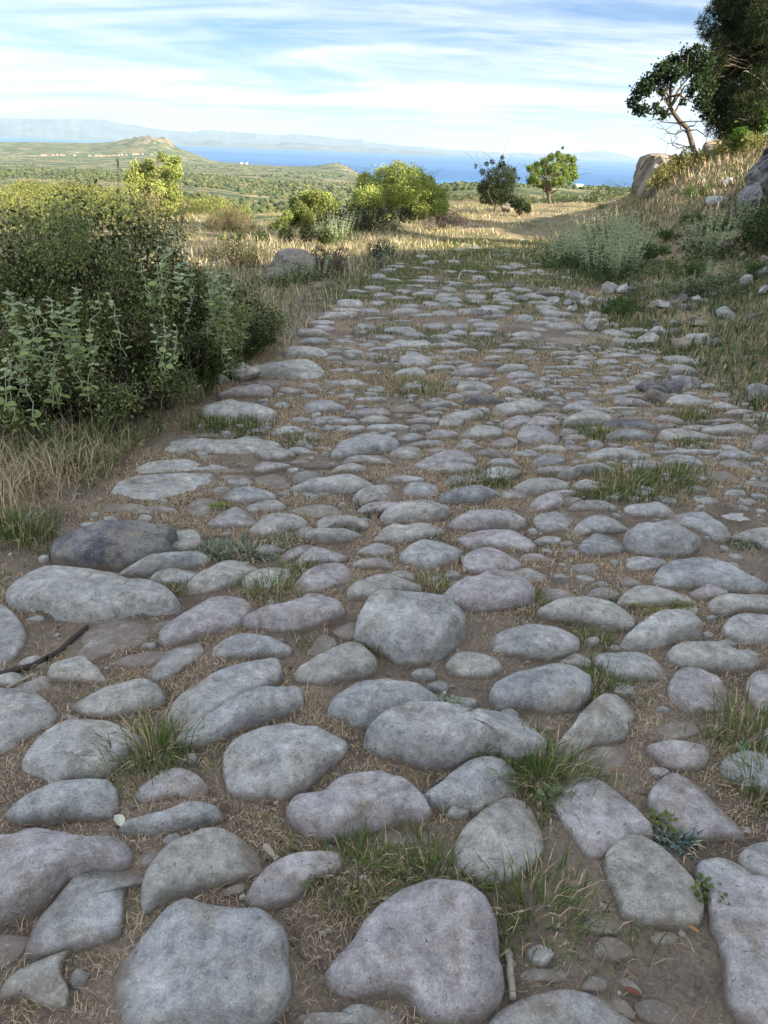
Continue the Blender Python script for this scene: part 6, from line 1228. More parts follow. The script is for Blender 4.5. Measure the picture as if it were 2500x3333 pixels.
# ---------------------------------------------------------------- the spiny bush at the left and its herbs
def spiny_bush():
    lumps = np.array([(-1.60, 4.10, .50, .60), (-2.0, 3.85, .24, .46), (-1.28, 4.50, .22, .44), (-1.06, 5.05, .16, .36), (-1.42, 3.72, .16, .40), (-2.3, 4.0, .12, .42), (-1.95, 4.5, .20, .50), (-1.75, 3.55, .10, .38), (-1.25, 4.55, .1, .36), (-2.6, 4.4, .10, .42)])
    t = empty('spiny_bush', (-1.6, 4.05, float(height(-1.6, 4.05)))); tag(t, 'big dark spiny bush with tangled grey twigs left of the road', 'bush'); off = np.array(t.location)
    R = np.random.default_rng(5); sub = []
    for q in lumps:
        for _ in range(34):
            d = R.normal(size=3); d[2] = abs(d[2])*1.1-.15; d /= np.linalg.norm(d); sub.append((*(q[:3]+d*q[3]*R.uniform(.72, 1.0)), q[3]*R.uniform(.15, .27)))
    sub = [s for s in sub if s[2] > .0]
    A = Acc(); 
    V, F, T = foliage(sub, 120000, .018, .0085, (.185, .22, .085), .48, .5, .2, 6); A.add(V-off, F, T)
    V, F, T = foliage(sub, 22000, .016, .011, (.38, .40, .18), .25, .5, .7, 7); A.add(V-off, F, T)
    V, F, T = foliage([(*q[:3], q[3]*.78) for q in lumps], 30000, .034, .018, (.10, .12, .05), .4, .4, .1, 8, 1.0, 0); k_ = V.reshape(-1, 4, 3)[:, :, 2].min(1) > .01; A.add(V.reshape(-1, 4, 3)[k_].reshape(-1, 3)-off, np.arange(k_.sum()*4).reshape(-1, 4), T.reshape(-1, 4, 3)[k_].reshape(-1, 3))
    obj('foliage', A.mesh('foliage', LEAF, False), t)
    B = Acc(); s = np.array(sub)
    for k in range(2600):
        q = s[R.integers(len(s))]; a = q[:3]-off+R.normal(size=3)*q[3]*.5; d = R.normal(size=3)+np.array([0, 0, .35]); d /= np.linalg.norm(d)
        p = [a]; 
        for _ in range(4):
            d = d+R.normal(size=3)*.55; d /= np.linalg.norm(d); p.append(p[-1]+d*R.uniform(.014, .034))
        g = R.uniform(.5, 1.1); B.add(*tube(p, np.linspace(.0016, .0008, 5), 3), tint=np.array((.38, .35, .31))*g)
        if k % 2: 
            d2 = R.normal(size=3); d2 /= np.linalg.norm(d2); B.add(*tube([p[2], p[2]+d2*.02, p[2]+d2*.036+R.normal(size=3)*.006], [.0012, .0009, .0006], 3), tint=np.array((.38, .35, .31))*g)
    for k in range(70):
        q = s[R.integers(len(s))]; e = q[:3]-off; b = np.array([e[0]*.55, e[1]*.55, 0]); B.add(*tube(jitter_line(b, e, 7, .03, R), np.linspace(.008, .002, 7), 4), tint=(.12, .10, .085))
    obj('twigs', B.mesh('twigs', WOOD), t)
    return t
spiny_bush()

def disc_leaf(c, d, nrm, L, W):
    """round leaf: 8 rim points + centre, cupped"""
    d = d/np.linalg.norm(d); s = np.cross(nrm, d); s /= np.linalg.norm(s); u = np.cross(d, s)
    a = np.arange(8)/8*2*np.pi; rim = c+d*(L*.5*(1-np.cos(a)))[:, None]+s*(W*.5*np.sin(a)*(1+.12*np.cos(a)))[:, None]+u*(np.abs(np.sin(a))*W*.14)[:, None]
    V = np.concatenate([rim, [c+d*L*.5-u*W*.04]]); F = np.stack([np.arange(8), (np.arange(8)+1) % 8, np.full(8, 8)], 1); return V, F

def herb_stem(A, B, base, top, leaf, base_t, tip_t, R, nodes=8, whorl=True):
    p = jitter_line(base, top, 6, .012, R); A.add(*tube(p, np.linspace(.0022, .0014, 6), 4), tint=np.array(tip_t)*.9)
    for k in range(nodes):
        f_ = min(1, (k+.6+R.normal()*.25)/nodes); f_ = max(f_, .03); c = p[0]*(1-f_)+p[-1]*f_; a0 = k*1.57+R.normal()*.3; sz = leaf*(1.1-.65*f_)*R.uniform(.65, 1.3)
        tt = np.array(base_t)*(1-f_)+np.array(tip_t)*f_; tt = tt*R.uniform(.8, 1.25)
        for q in (0, np.pi):
            d = np.array([math.cos(a0+q), math.sin(a0+q), R.uniform(-.35, .5)]); V, F = disc_leaf(c+d*.003, d, np.array([0, 0, 1.])+R.normal(size=3)*.25, sz, sz*.9); B.add(V, F, tt)
        if whorl and f_ > .35:
            for _ in range(4):
                d = R.normal(size=3); d[2] = abs(d[2]); d /= np.linalg.norm(d); V, F = disc_leaf(c, d, R.normal(size=3), leaf*.28, leaf*.26); B.add(V, F, np.array(tip_t)*R.uniform(.9, 1.25))
HT = [(-1.477, 3.007, 0.752), (-1.407, 3.04, 0.721), (-1.356, 3.063, 0.719), (-1.316, 3.08, 0.689), (-1.25, 3.108, 0.744), (-1.438, 3.026, 0.694), (-1.504, 2.993, 0.662), (-1.276, 3.098, 0.659), (-1.445, 3.023, 0.558), (-1.491, 3.0, 0.465), (-1.503, 2.994, 0.481), (-1.308, 3.084, 0.631), (-1.395, 3.046, 0.657), (-1.362, 3.061, 0.575), (-1.462, 3.014, 0.61), (-1.353, 3.065, 0.5), (-1.423, 3.033, 0.534), (-1.399, 3.044, 0.48), (-1.515, 2.988, 0.526), (-1.274, 3.098, 0.57), (-1.317, 3.08, 0.527), (-1.232, 3.276, 0.687), (-1.193, 3.29, 0.694), (-0.983, 3.359, 0.604), (-0.948, 3.369, 0.568), (-1.041, 3.342, 0.566), (-1.26, 3.265, 0.494), (-1.041, 3.572, 0.892), (-0.983, 3.588, 0.947), (-0.94, 3.599, 0.846), (-1.121, 3.547, 0.79), (-1.014, 3.579, 0.845), (-0.972, 3.591, 0.782), (-1.057, 3.567, 0.79), (-0.939, 3.94, 0.728), (-0.884, 3.952, 0.768), (-0.825, 3.965, 0.729), (-0.901, 3.948, 0.548), (-0.857, 3.958, 0.529), (-0.999, 3.925, 0.612), (-0.854, 3.959, 0.427), (-0.916, 3.945, 0.675), (-0.871, 3.955, 0.693), (-0.802, 3.97, 0.657), (-0.965, 3.933, 0.585), (-0.884, 3.952, 0.621), (-0.824, 3.965, 0.576)]
R = np.random.default_rng(44)
for k, p in enumerate(HT):
    p = np.array(p); hgt = R.uniform(.15, .27); g = float(height(p[0], p[1])); b = p+np.array([R.normal()*.055, R.normal()*.05, -min(hgt, p[2]-g)])
    t = empty('round_leaf_herb', b); grp = k < 27
    tag(t, 'pale herb with round leaf pairs up its stem, in front of the spiny bush' if grp else 'pale herb with round leaf pairs, rising from the right flank of the spiny bush', 'herb', 'round-leaved herbs before the bush' if grp else 'round-leaved herbs on the right flank of the bush')
    A, B = Acc(), Acc(); herb_stem(A, B, np.zeros(3), p-b, R.uniform(.028, .04), (.31, .39, .13), (.50, .57, .41), R, int(R.integers(6, 10)))
    obj('stem', A.mesh('stem', WOOD), t); obj('leaves', B.mesh('leaves', LEAF, False), t)

# pale sage clumps right of the road
def sage_proto(seed, ns, hmin, hmax, spread):
    t = empty('sage_plant', (0, 0, 0)); R = np.random.default_rng(seed); A, B = Acc(), Acc()
    for _ in range(ns):
        a = R.uniform(0, 6.28); r = spread*R.random()**.6; b = np.array([math.cos(a)*r*.6, math.sin(a)*r*.6, -.01]); h = R.uniform(hmin, hmax)
        tip = b+np.array([math.cos(a)*r*.7+R.normal()*.03, math.sin(a)*r*.7+R.normal()*.03, h])
        herb_stem(A, B, b, tip, .036, (.15, .20, .075), (.50, .56, .37), R, 9)
    V, F, T = leaves(np.column_stack([R.normal(size=260)*spread*.8, R.normal(size=260)*spread*.8, R.uniform(0, hmin*.6, 260)]), .04, .022, shade_tint(260, (.075, .11, .04), .3, R), .2, R); B.add(V, F, T)
    obj('stems', A.mesh('stems', WOOD), t); obj('leaves', B.mesh('leaves', LEAF, False), t); return t
protos = [sage_proto(s, 16, .28, .50, .18) for s in (1, 2, 3, 4)]; used = set()
SG = [(2.0351039679570553, 10.459685256423148), (2.2942356033904368, 10.982335445339757), (2.330114306987631, 10.59923976564682), (2.42140658261171, 10.453320290780646), (2.472732383531227, 10.156594451172035), (2.4281547513449024, 9.478704160953285), (2.4331658977818544, 8.955293148900353), (2.4926934120280295, 8.800608518992977), (2.6261225948483, 9.008712971280627), (2.803825436330074, 11.738830176067642), (2.9062749998281667, 11.346255667567508), (2.95906848550437, 10.835807006660374), (2.9395092442553095, 10.103453015842778), (3.123443563051128, 10.254138856680994), (3.1163214446452256, 11.988915018518304), (3.2212806570384642, 11.6462203003993), (3.430309057235035, 13.98360120554791), (2.534076123031651, 12.28510834585602), (2.6785184030068376, 12.03559168180098), (2.6766194080727597, 9.888678049601802), (2.763062361809547, 9.636356677998652), (3.1972466285068823, 10.861984308896362), (3.0773897031794184, 13.291090922439942), (3.464844903411535, 12.873326524617056), (3.7715504414187118, 14.794602720336679)]
SG = [(float(a), float(b)) for a, b in SG]
def put_sage(x, y, s, label, group, k):
    p = protos[k % 4]
    if k % 4 in used: p = copy_tree(p)
    used.add(k % 4); p.location = (x, y, float(height(x, y))); p.rotation_euler = (0, 0, k*1.3); p.scale = (s, s, s); tag(p, label, 'plant', group); return p
for k, (x, y) in enumerate(SG):
    put_sage(x, y, .85+.06*((k*5) % 7), 'pale green sage plant in the big clump right of the road', 'sage plants in the big clump', k)
for k, (x, y, s, lab) in enumerate([(*(3.565,9.394), 1.15, 'taller sage plant standing apart on the bank, left of the buff rock'), (*(3.850,9.710), 1.0, 'sage plant on the bank close behind the upright buff rock'), (*(3.183,8.003), .6, 'small silvery sage plant above the warm grey rock'), (*(4.406,10.375), .9, 'silvery sage plant at the left of the dark shrub at the right edge'), (*(7.067,28.497), 1.0, 'sunlit yellow-green sage plant at the back of the clump beside the far road'), (*(2.842,7.638), .5, 'low grey sage sprout among the stones of the right verge')]):
    put_sage(x, y, s, lab, None, k)
for k, (x, y) in enumerate([(-0.854,13.225), (-0.755,14.981), (-0.919,12.587), (-0.555,15.323), (-0.300,15.588), (-1.126,12.886), (-0.033,15.329)]):
    put_sage(x, y, .95, 'grey-green sage plant on the left verge before the round bush', 'sage plants on the left verge', k)
for k, (x, y) in enumerate([(-0.949,8.146), (-0.786,8.445), (-1.090,7.783), (-0.690,9.125)]):
    put_sage(x, y, .6, 'small pale sage plant around the foot of the large rounded boulder', 'sage plants round the boulder', k)
# sunny herbs on the bank top
for k, (x, y) in enumerate([(4.914,15.751), (5.081,15.803), (5.302,15.941), (5.453,15.996), (5.350,16.347), (5.622,16.043), (6.047,15.888), (6.254,15.808), (6.465,15.723)]):
    cs = [(x+rng.normal()*.12, y+rng.normal()*.12, float(height(x, y))+.1+.22*rng.random(), .11) for _ in range(8)]
    plant('bank_shrub', 'yellow-green sunlit herb tuft along the top of the bank', 'shrub', cs, 420, .07, .02, (.26, .25, .09), .22, 'sunlit herbs on the bank top', None, (x, y), .01, 700+k, 1.0, .3, 4)

# ---------------------------------------------------------------- grasses
GREEN = (.11, .175, .045); LIME = (.17, .20, .06); DRY = (.60, .465, .315); DRY2 = (.43, .31, .205); PALE = (.66, .56, .43)
def scatter(n, x0, x1, y0, y1, seed, dens=None, stones=True, power=1.0):
    R = np.random.default_rng(seed); x = R.uniform(x0, x1, n); y = y0+(y1-y0)*R.random(n)**power
    k = np.ones(n, bool)
    if dens is not None: k &= R.random(n) < dens(x, y)
    x, y = x[k], y[k]
    if stones: k = ~on_stone(x, y); x, y = x[k], y[k]
    return x, y, R
def onroad(x, y, m=0): return (x > road_left(y)-m) & (x < road_right(y)+m)
def sward(name, x, y, R, h, w, lean, cols, wts, mat=None, dz=0.0, curl=.5, near=False):
    n = len(x)
    if near: w = w*np.interp(y, [.8, 2, 4], [.55, .8, 1.15]); h = h*R.uniform(.5, 1.3, n)*np.interp(y, [.8, 3], [.85, 1])
    z = height(x, y)+np.where(onroad(x, y, .3) & (y < 10), BED(x, y), 0)-.003+dz
    c = np.array(cols)[R.choice(len(cols), n, p=np.array(wts)/sum(wts))]; T = np.clip(c*(1+R.normal(size=(n, 1))*.18), .01, 1)
    A = Acc(); sc_ = R.uniform(.55, 1.25, n)
    V, F, T = blades(np.column_stack([x, y, z]), h*sc_, w*R.uniform(.7, 1.3, n), R.uniform(0, 6.283, n), np.clip(lean+R.normal(size=n)*.16, 0, 1.05), T, curl); A.add(V, F, T)
    o = obj(name, A.mesh(name, mat or GRASS, False)); o['kind'] = 'stuff'; return o
def tufted(n_t, per, spread, x0, x1, y0, y1, seed, dens=None, power=1.0):
    x, y, R = scatter(n_t, x0, x1, y0, y1, seed, dens, False, power)
    X = np.repeat(x, per)+R.normal(size=len(x)*per)*spread; Y = np.repeat(y, per)+R.normal(size=len(x)*per)*spread; k = ~on_stone(X, Y); return X[k], Y[k], R

patch = lambda s, sd, lo, hi: (lambda x, y: smooth01((fbm(x*s, y*s, sd, 3)-lo)/(hi-lo)))
inr = lambda d: (lambda x, y: d(x, y)*onroad(x, y, .15))
# dead grass and pine needles caught between the cobbles
x, y, R = tufted(12500, 30, .030, -1.6, 2.6, .6, 5.5, 11, inr(patch(2.2, 5, .33, .52)))
sward('straw_tufts', x, y, R, .036, .0021, .70, [DRY, DRY2, PALE, (.30, .23, .13)], [5, 3, 3, 1.5], STRAW, curl=.9, near=True)
x, y, R = scatter(70000, -1.9, 2.6, .55, 4.5, 12, inr(lambda x, y: .35+.65*patch(3, 9, .4, .6)(x, y)))
sward('pine_needle_litter', x, y, R, .038, .0012, .97, [DRY2, (.20, .13, .08), DRY, (.12, .085, .06)], [4, 4, 3, 3], STRAW, .003, .1)
x, y, R = tufted(1100, 30, .04, -1.2, 2.6, 4.2, 10, 13, inr(patch(1.8, 15, .42, .58)))
sward('dry_grass_between_cobbles', x, y, R, .045, .0035, .6, [DRY, PALE, DRY2], [4, 2, 2], STRAW)
# short green turf, thickening with distance
x, y, R = tufted(10000, 26, .055, -1.0, 4.6, 3.6, 15, 14, inr(lambda x, y: patch(1.5, 25, .43, .57)(x, y)*np.interp(y, [3.6, 5, 7, 13], [.2, .6, 1, 1])+.5*smooth01((y-6)/3)), .8)
sward('turf_between_cobbles', x, y, R, .042, .0045, .5, [GREEN, (.11, .15, .05), LIME, DRY], [5, 4, 2, 1.3])
x, y, R = tufted(240, 40, .022, -1.3, 2.5, .9, 4.2, 15, inr(patch(3.1, 35, .55, .66)))
sward('green_grass_sprigs', x, y, R, .045, .0024, .55, [GREEN, (.11, .16, .045), LIME, DRY], [5, 3, 2, 2])
# verges
lv = lambda x, y: (x < road_left(y)-.02)*1.0
x, y, R = scatter(30000, -3.2, -.4, 1.6, 4.6, 16, lambda x, y: lv(x, y)*(.3+.7*patch(2, 41, .4, .6)(x, y)))
sward('dry_verge_grass', x, y, R, .10, .0030, .62, [DRY, DRY2, PALE, (.14, .16, .06), GREEN], [4, 4, 2, 2, 2], STRAW)
x, y, R = scatter(12000, -3.0, -.6, 2.6, 4.2, 17, lambda x, y: lv(x, y)*patch(2.2, 43, .44, .56)(x, y))
sward('green_verge_grass', x, y, R, .15, .0042, .5, [(.10, .15, .05), (.14, .20, .075), (.20, .25, .11), DRY, (.26, .25, .13)], [3, 4, 3, 2, 2])
x, y, R = scatter(5200, -2.2, -.9, 2.5, 3.7, 18, lambda x, y: lv(x, y)*patch(3, 47, .40, .55)(x, y))
sward('tall_barley_grass', x, y, R, .19, .0034, .45, [DRY, PALE, (.20, .22, .09), (.30, .27, .13)], [4, 3, 2, 2], STRAW)
x, y, R = scatter(3800, -1.3, -.35, 4.2, 5.6, 19, lambda x, y: lv(x, y)*1.0)
sward('tall_green_grass', x, y, R, .27, .006, .38, [(.06, .10, .03), (.09, .14, .04), (.14, .17, .07)], [4, 3, 1.5])
x, y, R = scatter(16000, -2.6, 1.6, 5.2, 15, 20, lambda x, y: (x < road_left(y)+.15)*(x > road_left(y)-2.2)*1.0)
sward('left_verge_grass', x, y, R, .13, .007, .4, [DRY, PALE, (.17, .19, .09), (.12, .15, .06), (.24, .25, .17)], [3, 2, 3, 2, 2])
rv_ = lambda x, y: (x > road_right(y)-.15)*1.0
x, y, R = scatter(60000, 1.4, 8.0, 3.0, 15, 21, lambda x, y: rv_(x, y)*(x < y*.62+.5)*(.55+.45*patch(1.3, 51, .4, .58)(x, y)))
sward('right_bank_grass', x, y, R, .085, .006, .58, [DRY, DRY2, PALE, (.15, .17, .07), (.10, .135, .05)], [4, 3, 2, 3, 3])
x, y, R = scatter(36000, 1.4, 7.5, 3.2, 15, 22, lambda x, y: rv_(x, y)*(x < y*.62+.5)*patch(1.2, 53, .44, .56)(x, y))
sward('right_bank_weeds', x, y, R, .11, .010, .5, [(.10, .15, .05), (.14, .19, .07), (.08, .12, .05), (.2, .2, .08)], [4, 2, 3, 1])
x, y, R = scatter(60000, 1.9, 12, -2, 11, 27, lambda x, y: (x > road_right(y)-.1)*(x > y*.60+.3)*(.4+.6*patch(1.1, 57, .4, .6)(x, y)))
sward('hill_foot_grass', x, y, R, .11, .007, .5, [DRY, DRY2, (.15, .17, .07), (.11, .15, .055)], [3, 3, 3, 2])
x, y, R = scatter(26000, 2.2, 11, 12, 22, 23, lambda x, y: (x > road_right(y)-.3)*(x < y*.55+.5)*1.0)
sward('sunlit_bank_grass', x, y, R, .17, .013, .42, [DRY, PALE, DRY2, (.22, .23, .09), (.14, .17, .06)], [3, 1, 2, 3, 2], STRAW)
x, y, R = scatter(90000, -.5, 12, 8.5, 40, 24, lambda x, y: onroad(x, y, .6)*np.interp(y, [8.5, 14], [.1, 1])*(.35+.65*patch(.9, 55, .40, .55)(x, y))*(.25+.75*smooth01(np.abs((x-road_left(y))/(road_right(y)-road_left(y))-.5)*2.6)), False, 1.5)
sward('sunlit_road_grass', x, y, R, .10, .012, .42, [(.50, .40, .23), PALE, DRY2, (.24, .25, .10), (.15, .19, .07)], [4, 2, 2, 3, 3], STRAW)
x, y, R = scatter(80000, -24, 8, 8, 60, 25, lambda x, y: (x < road_left(y)-.3)*(x > -y*.56-.5)*1.0, False, 1.0)
sward('sunny_slope_grass', x, y, R, .16, .013, .5, [(.40, .34, .16), PALE, (.26, .26, .10), (.17, .19, .07), (.34, .27, .16)], [3, 2, 4, 3, 2])

# single seed-head stalk standing against the valley
t = empty('grass_stalk', (-1.360,3.732)+(0,)); t.location.z = float(height(t.location.x, t.location.y)); tag(t, 'tall lone grass stalk with a seed head rising above the spiny bush', 'grass')
tip = np.array((-1.091, 3.273, 1.193))-np.array(t.location); A = Acc(); ln = jitter_line((0, 0, 0), tip, 8, .008, np.random.default_rng(2)); A.add(*tube(ln, np.linspace(.0018, .001, 8), 4), tint=(.10, .13, .06)); obj('stem', A.mesh('stem', WOOD), t)
A = Acc(); V, F, T = foliage([(*(tip+np.array([0, 0, .005*i_])), .004) for i_ in range(-2, 5)], 60, .012, .0018, (.36, .36, .2), .2, 2.0, .2, 3); A.add(V, F, T); obj('seed_head', A.mesh('seed_head', LEAF, False), t)

# ---------------------------------------------------------------- single tufts and herbs among the cobbles
def tuft(x, y, label, n=70, h=.075, w=.0024, spread=.03, cols=(GREEN, (.10, .16, .04), LIME), seed=1, name='grass_tuft', lean=.45, group=None, cat='grass'):
    n = int(n*1.9); R = np.random.default_rng(seed); px_, py_ = R.normal(size=n)*spread, R.normal(size=n)*spread*.8
    a = np.arctan2(py_, px_)+R.normal(size=n)*.6; c = np.array(cols)[R.integers(len(cols), size=n)]; c = c*(1+R.normal(size=(n, 1))*.2); dry = R.random(n) < .14; c[dry] = DRY
    V, F, T = blades(np.column_stack([px_, py_, np.full(n, -.004)]), h*R.uniform(.5, 1.25, n), w*R.uniform(.7, 1.3, n), a, np.clip(lean+R.normal(size=n)*.2, .05, 1), np.clip(c, .01, 1), .7)
    A = Acc(); A.add(V, F, T); o = obj(name, A.mesh(name, GRASS, False), None, (x, y, float(height(x, y))+.002)); tag(o, label, cat, group); return o
TU = [
 ((-0.508,1.347), 'largest green grass tuft at the lower left, between two big grey cobbles', 170, .105, .045),
 ((-0.015,1.805), 'green tuft clinging to the left side of the big round cobble', 60, .07, .02),
 ((-0.018,1.060), 'left half of the wide grass patch above the large mauve cobble', 190, .06, .06),
 ((0.126,1.056), 'right half of the wide grass patch above the large mauve cobble', 190, .065, .06),
 ((0.381,1.324), 'thick green tuft right of the wavy long cobble', 220, .085, .055),
 ((0.351,1.400), 'upper green tuft touching the right end of the wavy long cobble', 110, .075, .04),
 ((0.318,0.991), 'loose green and dry tuft on bare earth right of the large mauve cobble', 150, .075, .06),
 ((0.893,1.322), 'dark green tuft cut by the right edge of the picture, lower one', 130, .10, .04),
 ((0.925,1.505), 'dark green tuft cut by the right edge of the picture, upper one', 180, .09, .055),
 ((0.605,1.679), 'green tuft between two grey cobbles right of centre', 150, .06, .05),
 ((0.472,2.080), 'low green tuft right of the pale peaked cobble', 110, .05, .045),
 ((0.632,1.881), 'small green tuft right of the flat grey cobble at centre right', 80, .045, .035),
 ((-0.353,2.086), 'yellow-green tuft between small cobbles left of centre', 110, .075, .035),
 ((-0.264,2.229), 'pale green tuft behind the small mauve cobbles left of centre', 100, .055, .04),
 ((0.173,2.158), 'green tuft behind the big round cobble', 90, .05, .035),
 ((-0.653,2.073), 'small green tuft right of the long pale slab at the left', 60, .05, .022),
 ((1.069,3.060), 'left part of the broad green grass patch among the right cobbles', 260, .085, .10),
 ((1.267,3.182), 'right part of the broad green grass patch among the right cobbles', 220, .085, .08),
 ((0.915,2.942), 'green tuft in front of the broad grass patch at the right', 90, .06, .05),
 ((1.073,3.698), 'dark green tuft between two far grey cobbles at the right', 130, .075, .06),
 ((0.466,3.079), 'dark green tuft in the middle of the road before the long pointed cobble', 120, .065, .05),
 ((0.361,3.006), 'flat green tuft left of the dark green one in mid-road', 70, .045, .045),
 ((-0.887,3.638), 'left part of the green strip along the left paving edge', 200, .065, .07),
 ((-0.718,3.613), 'right part of the green strip along the left paving edge', 200, .065, .07),
 ((-1.292,2.408), 'green grass clump at the left edge beside the dark slab', 190, .11, .06),
 ((-0.425,3.461), 'green tuft right of the long pale slab at the left paving edge', 110, .055, .05),
 ((0.189,4.418), 'broad green turf patch in the middle of the far cobbles', 260, .06, .11),
 ((1.660,4.094), 'green tuft between far cobbles right of the brown block', 120, .06, .06),
 ((1.518,3.632), 'low green tuft on the cobbles near the right edge', 120, .05, .05),
]
for k, (b, lab, n, h, sp) in enumerate(TU):
    tuft(b[0], b[1], lab, n, h, (.0026 if b[1] < 2.4 else .0040), sp*1.1, seed=800+k)
SILV = ((.20, .25, .17), (.26, .31, .22), (.15, .20, .12))
for k, (b, lab, n, h, sp, cols) in enumerate([
 ((-0.347,2.443), 'silvery green rosette between small cobbles left of centre', 110, .035, .035, SILV),
 ((-0.467,2.334), 'wide silvery green herb mat left of the small mauve cobbles', 170, .045, .055, SILV),
 ((-0.581,2.343), 'silvery herb at the left end of the herb mat', 110, .045, .04, SILV),
 ((-0.152,2.565), 'silvery rosette in front of the notched cobble', 80, .03, .03, SILV),
 ((0.733,2.139), 'silvery rosette at the left foot of a grey cobble, right of centre', 90, .03, .03, SILV),
 ((0.641,1.173), 'blue-green needle-leaved spurge by the mauve cobble at lower right', 90, .032, .022, ((.10, .17, .16), (.15, .23, .21))),
 ((1.355,2.579), 'grey-green rosette at the right edge of the cobbles', 110, .04, .045, SILV),
 ((0.166,2.503), 'dark green leafy sprig on a grey cobble in mid-road', 90, .04, .04, ((.04, .075, .03), (.06, .10, .04))),
 ((-0.029,2.709), 'dark green leafy sprig left of a large warm grey cobble', 80, .045, .035, ((.04, .075, .03), (.06, .10, .04))),
]):
    tuft(b[0], b[1], lab, n, h, .0052, sp, cols, 850+k, 'herb_rosette', .55, cat='herb')
def leafy(x, y, label, n, spread, size, cols, seed, hmax=.02):
    R = np.random.default_rng(seed); A = Acc()
    for _ in range(n):
        a = R.uniform(0, 6.28); r = spread*R.random()**.6; c = np.array([math.cos(a)*r, math.sin(a)*r*.8, R.uniform(.002, hmax)]); d = np.array([math.cos(a), math.sin(a), R.uniform(-.2, .6)])
        V, F = disc_leaf(c, d, np.array([0, 0, 1.])+R.normal(size=3)*.4, size*R.uniform(.7, 1.2), size*.8); A.add(V, F, np.array(cols[R.integers(len(cols))])*R.uniform(.8, 1.2))
    o = obj('small_herb', A.mesh('small_herb', LEAF, False), None, (x, y, float(height(x, y))+.004)); tag(o, label, 'herb')
for k, (b, lab, n, sp, sz, cols, hm) in enumerate([
 ((0.181,1.553), 'felted silver-green herb cushion above the wavy long cobble', 80, .032, .013, ((.34, .40, .31), (.28, .34, .25), (.40, .46, .37)), .04),
 ((0.388,1.268), 'round-leaved grey-green seedling in the thick tuft', 9, .018, .026, ((.20, .27, .13), (.26, .32, .18)), .03),
 ((0.836,2.070), 'yellow-green clover patch below a pale grey cobble', 60, .04, .010, ((.22, .26, .06), (.28, .30, .08)), .02),
 ((0.954,2.091), 'yellow-green clover patch left of the dry straw at the right', 50, .035, .010, ((.22, .26, .06), (.28, .30, .08)), .02),
 ((0.658,1.032), 'green clover trailing between two cobbles at lower right', 70, .035, .011, ((.11, .17, .05), (.18, .22, .08)), .03),
 ((0.612,1.204), 'small clover left of the blue-green spurge', 45, .03, .011, ((.13, .18, .05), (.2, .22, .08)), .03),
 ((-0.634,2.700), 'bright yellow-green moss patch beside a small grey cobble at the left', 90, .045, .010, ((.20, .25, .05), (.26, .30, .07)), .015),
 ((0.892,1.460), 'pale two-lobed seedling at the foot of the right-edge tuft', 5, .016, .026, ((.30, .38, .28),), .02),
]): leafy(b[0], b[1], lab, n, sp, sz, cols, 900+k, hm)

# ---------------------------------------------------------------- sticks, fallen leaves
def stick(name, pts, r, mat, label, knots=0, seed=1):
    P = np.column_stack([np.array(pts, float), np.zeros(len(pts))]); c = P.mean(0); R = np.random.default_rng(seed); L_ = np.concatenate([jitter_line(a, b, 5, np.linalg.norm(np.subtract(b, a))*.012, R)[:-1] for a, b in zip(P[:-1], P[1:])]+[P[-1:]])
    z = height(L_[:, 0], L_[:, 1]); pos = np.column_stack([L_[:, :2], z+r*.8+.006])-np.array([c[0], c[1], 0])
    A = Acc(); rad = r*(1+R.normal(size=len(pos))*.06)*np.linspace(1.0, .85, len(pos)); V, F = tube(pos, rad, 10); A.add(V, F)
    for e, s in ((0, 0), (len(pos)-1, (len(pos)-1)*10)):
        A.add(np.concatenate([V[s:s+10], [V[s:s+10].mean(0)]]), np.stack([np.arange(10), (np.arange(10)+1) % 10, np.full(10, 10)], 1))
    for k in range(knots):
        q = pos[len(pos)*(k+1)//(knots+1)]; A.add(*tube([q, q+np.array([r*.6, -r*1.0, r*.8]), q+np.array([r*1.0, -r*1.6, r*1.4])], [r*.8, r*.6, r*.45], 7))
    o = obj(name, A.mesh(name, mat), None, (c[0], c[1], 0)); tag(o, label, 'stick'); return o
stick('fallen_branch', [(-1.024,1.590), (-0.971,1.630), (-0.921,1.662), (-0.874,1.732), (-0.862,1.791), (-0.844,1.851)], .0085, DARKWOOD, 'dark curved fallen branch lying at the left edge between the cobbles', 1)
stick('stick', [(-0.947,1.567), (-0.904,1.629)], .005, DRYWOOD, 'short pale stick just below the dark fallen branch')
stick('stick', [(0.253,0.905), (0.250,0.822)], .0072, DRYWOOD, 'pale weathered stick upright in the picture right of the large mauve cobble', 0, 4)
stick('stick', [(-0.214,1.112), (-0.183,1.079)], .0075, DRYWOOD, 'short thick bleached stick on bare earth in the lower middle', 0, 5)
stick('stick', [(0.279,2.365), (0.280,2.258)], .006, DRYWOOD, 'grey twig stub between two rounded cobbles in mid-road', 0, 6)
stick('twig', [(-0.133,0.949), (-0.118,0.890), (-0.069,0.859), (-0.030,0.832)], .0022, BARK, 'thin brown bent twig on the earth left of the large mauve cobble', 0, 7)
stick('twig', [(0.153,1.379), (0.120,1.346)], .0028, DRYWOOD, 'thin pale straw stick leaning on the wavy long cobble', 0, 8)
stick('twig', [(-0.360,1.257), (-0.294,1.192), (-0.236,1.153)], .002, BARK, 'thin curved brown twig between cobbles in the lower left', 0, 9)
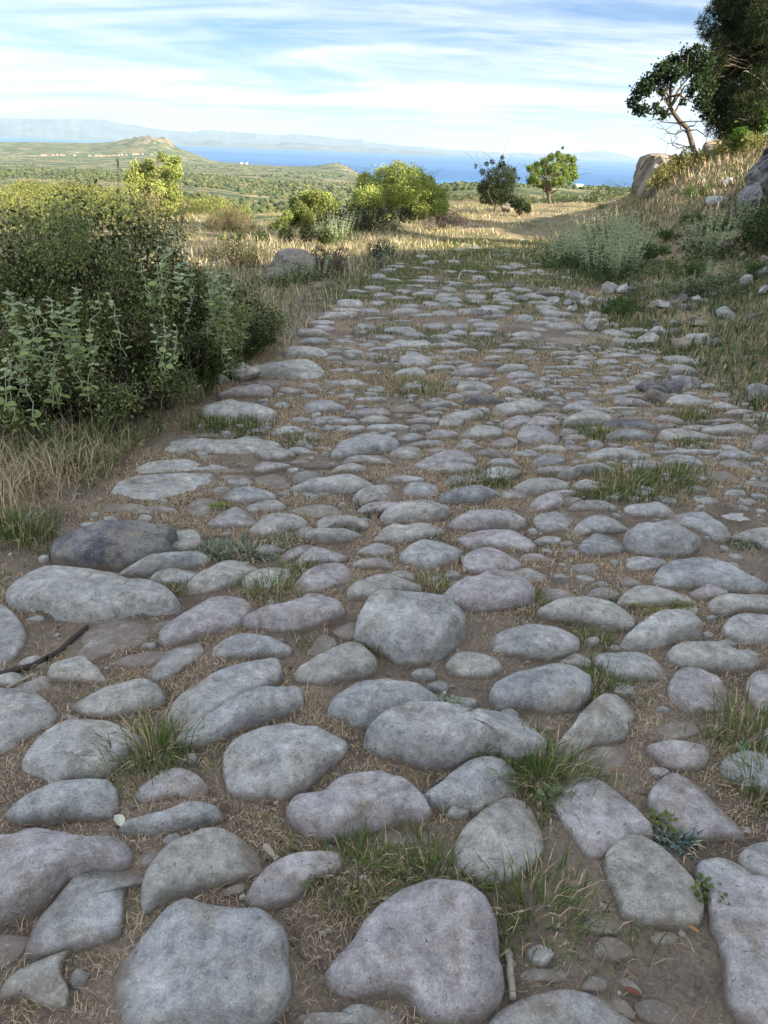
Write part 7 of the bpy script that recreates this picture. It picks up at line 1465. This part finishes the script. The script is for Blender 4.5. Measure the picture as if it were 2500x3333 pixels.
def fallen_leaf(p, L_, colr, label, rz, seed):
    V, F = disc_leaf(np.array([-L_*.5, 0, .006]), np.array([1., 0, .15]), np.array([0, .3, 1.]), L_, L_*.55); A = Acc(); A.add(V, F, colr)
    o = obj('fallen_leaf', A.mesh('fallen_leaf', tinted('dead_leaf', 0, .45, .5) if 'dead_leaf' not in bpy.data.materials else bpy.data.materials['dead_leaf'], False), None, (p[0], p[1], float(height(*p))+.012), rz); tag(o, label, 'leaf')
fallen_leaf((-0.670,1.256), .035, (.10, .06, .07), 'dark purple fallen leaf beneath a large pale cobble at the left', .3, 1)
fallen_leaf((-0.416,1.672), .034, (.045, .035, .055), 'shiny dark fallen leaf on straw left of centre', .2, 2)
fallen_leaf((-0.619,2.002), .03, (.16, .15, .18), 'grey fallen leaf at the right tip of the long pale slab', -.2, 3)
fallen_leaf((-0.521,1.152), .042, (.62, .60, .50), 'white dry leaf standing left of a bluish cobble at lower left', -1.1, 4)
fallen_leaf((0.600,0.957), .022, (.36, .17, .05), 'orange-brown pine scale on bare earth at lower right', -.8, 5)
fallen_leaf((0.454,0.835), .03, (.16, .05, .03), 'reddish fallen leaf between bits of rubble at lower right', -.5, 6)
fallen_leaf((0.559,1.358), .024, (.32, .14, .06), 'rusty curled leaf on the straw left of the mauve cobble at the right', .2, 7)

A = Acc(); x, y, R = scatter(1500, 1.5, 6.5, 3.2, 13, 39, lambda x, y: rv_(x, y)*(x < y*.6+.3)*patch(1.6, 71, .45, .6)(x, y)); z = height(x, y)
for k in range(len(x)):
    s = .015+.05*R.random()**3; V, F = rock_geo(s*2, s*1.5, s*1.2, int(R.integers(1, 9999)), 10, 2, .22)
    A.add(V+np.array([x[k], y[k], z[k]-s*.35]), F)
o = obj('rubble', A.mesh('rubble', ST['brown'], False)); o['kind'] = 'stuff'
# loose grit and pebbles on the earth
R = np.random.default_rng(19); A = Acc(); x, y, R = scatter(15000, -2.0, 2.6, .6, 4.5, 29, None, True, 1.4)
z = height(x, y)+BED(x, y)
for k in range(len(x)):
    V, F = ICO[0]; s = .0022+.0075*R.random()**4; A.add(V*(1+R.normal(size=(12, 1))*.15)*np.array([s, s*R.uniform(.6, 1), s*.7])+np.array([x[k], y[k], z[k]+s*.25]), F, np.array([(.22, .19, .16), (.32, .29, .26), (.14, .12, .105), (.45, .42, .38)][R.choice(4, p=[.4, .3, .22, .08])]))
o = obj('grit', A.mesh('grit', tinted('grit', 0, .9), False)); o['kind'] = 'stuff'
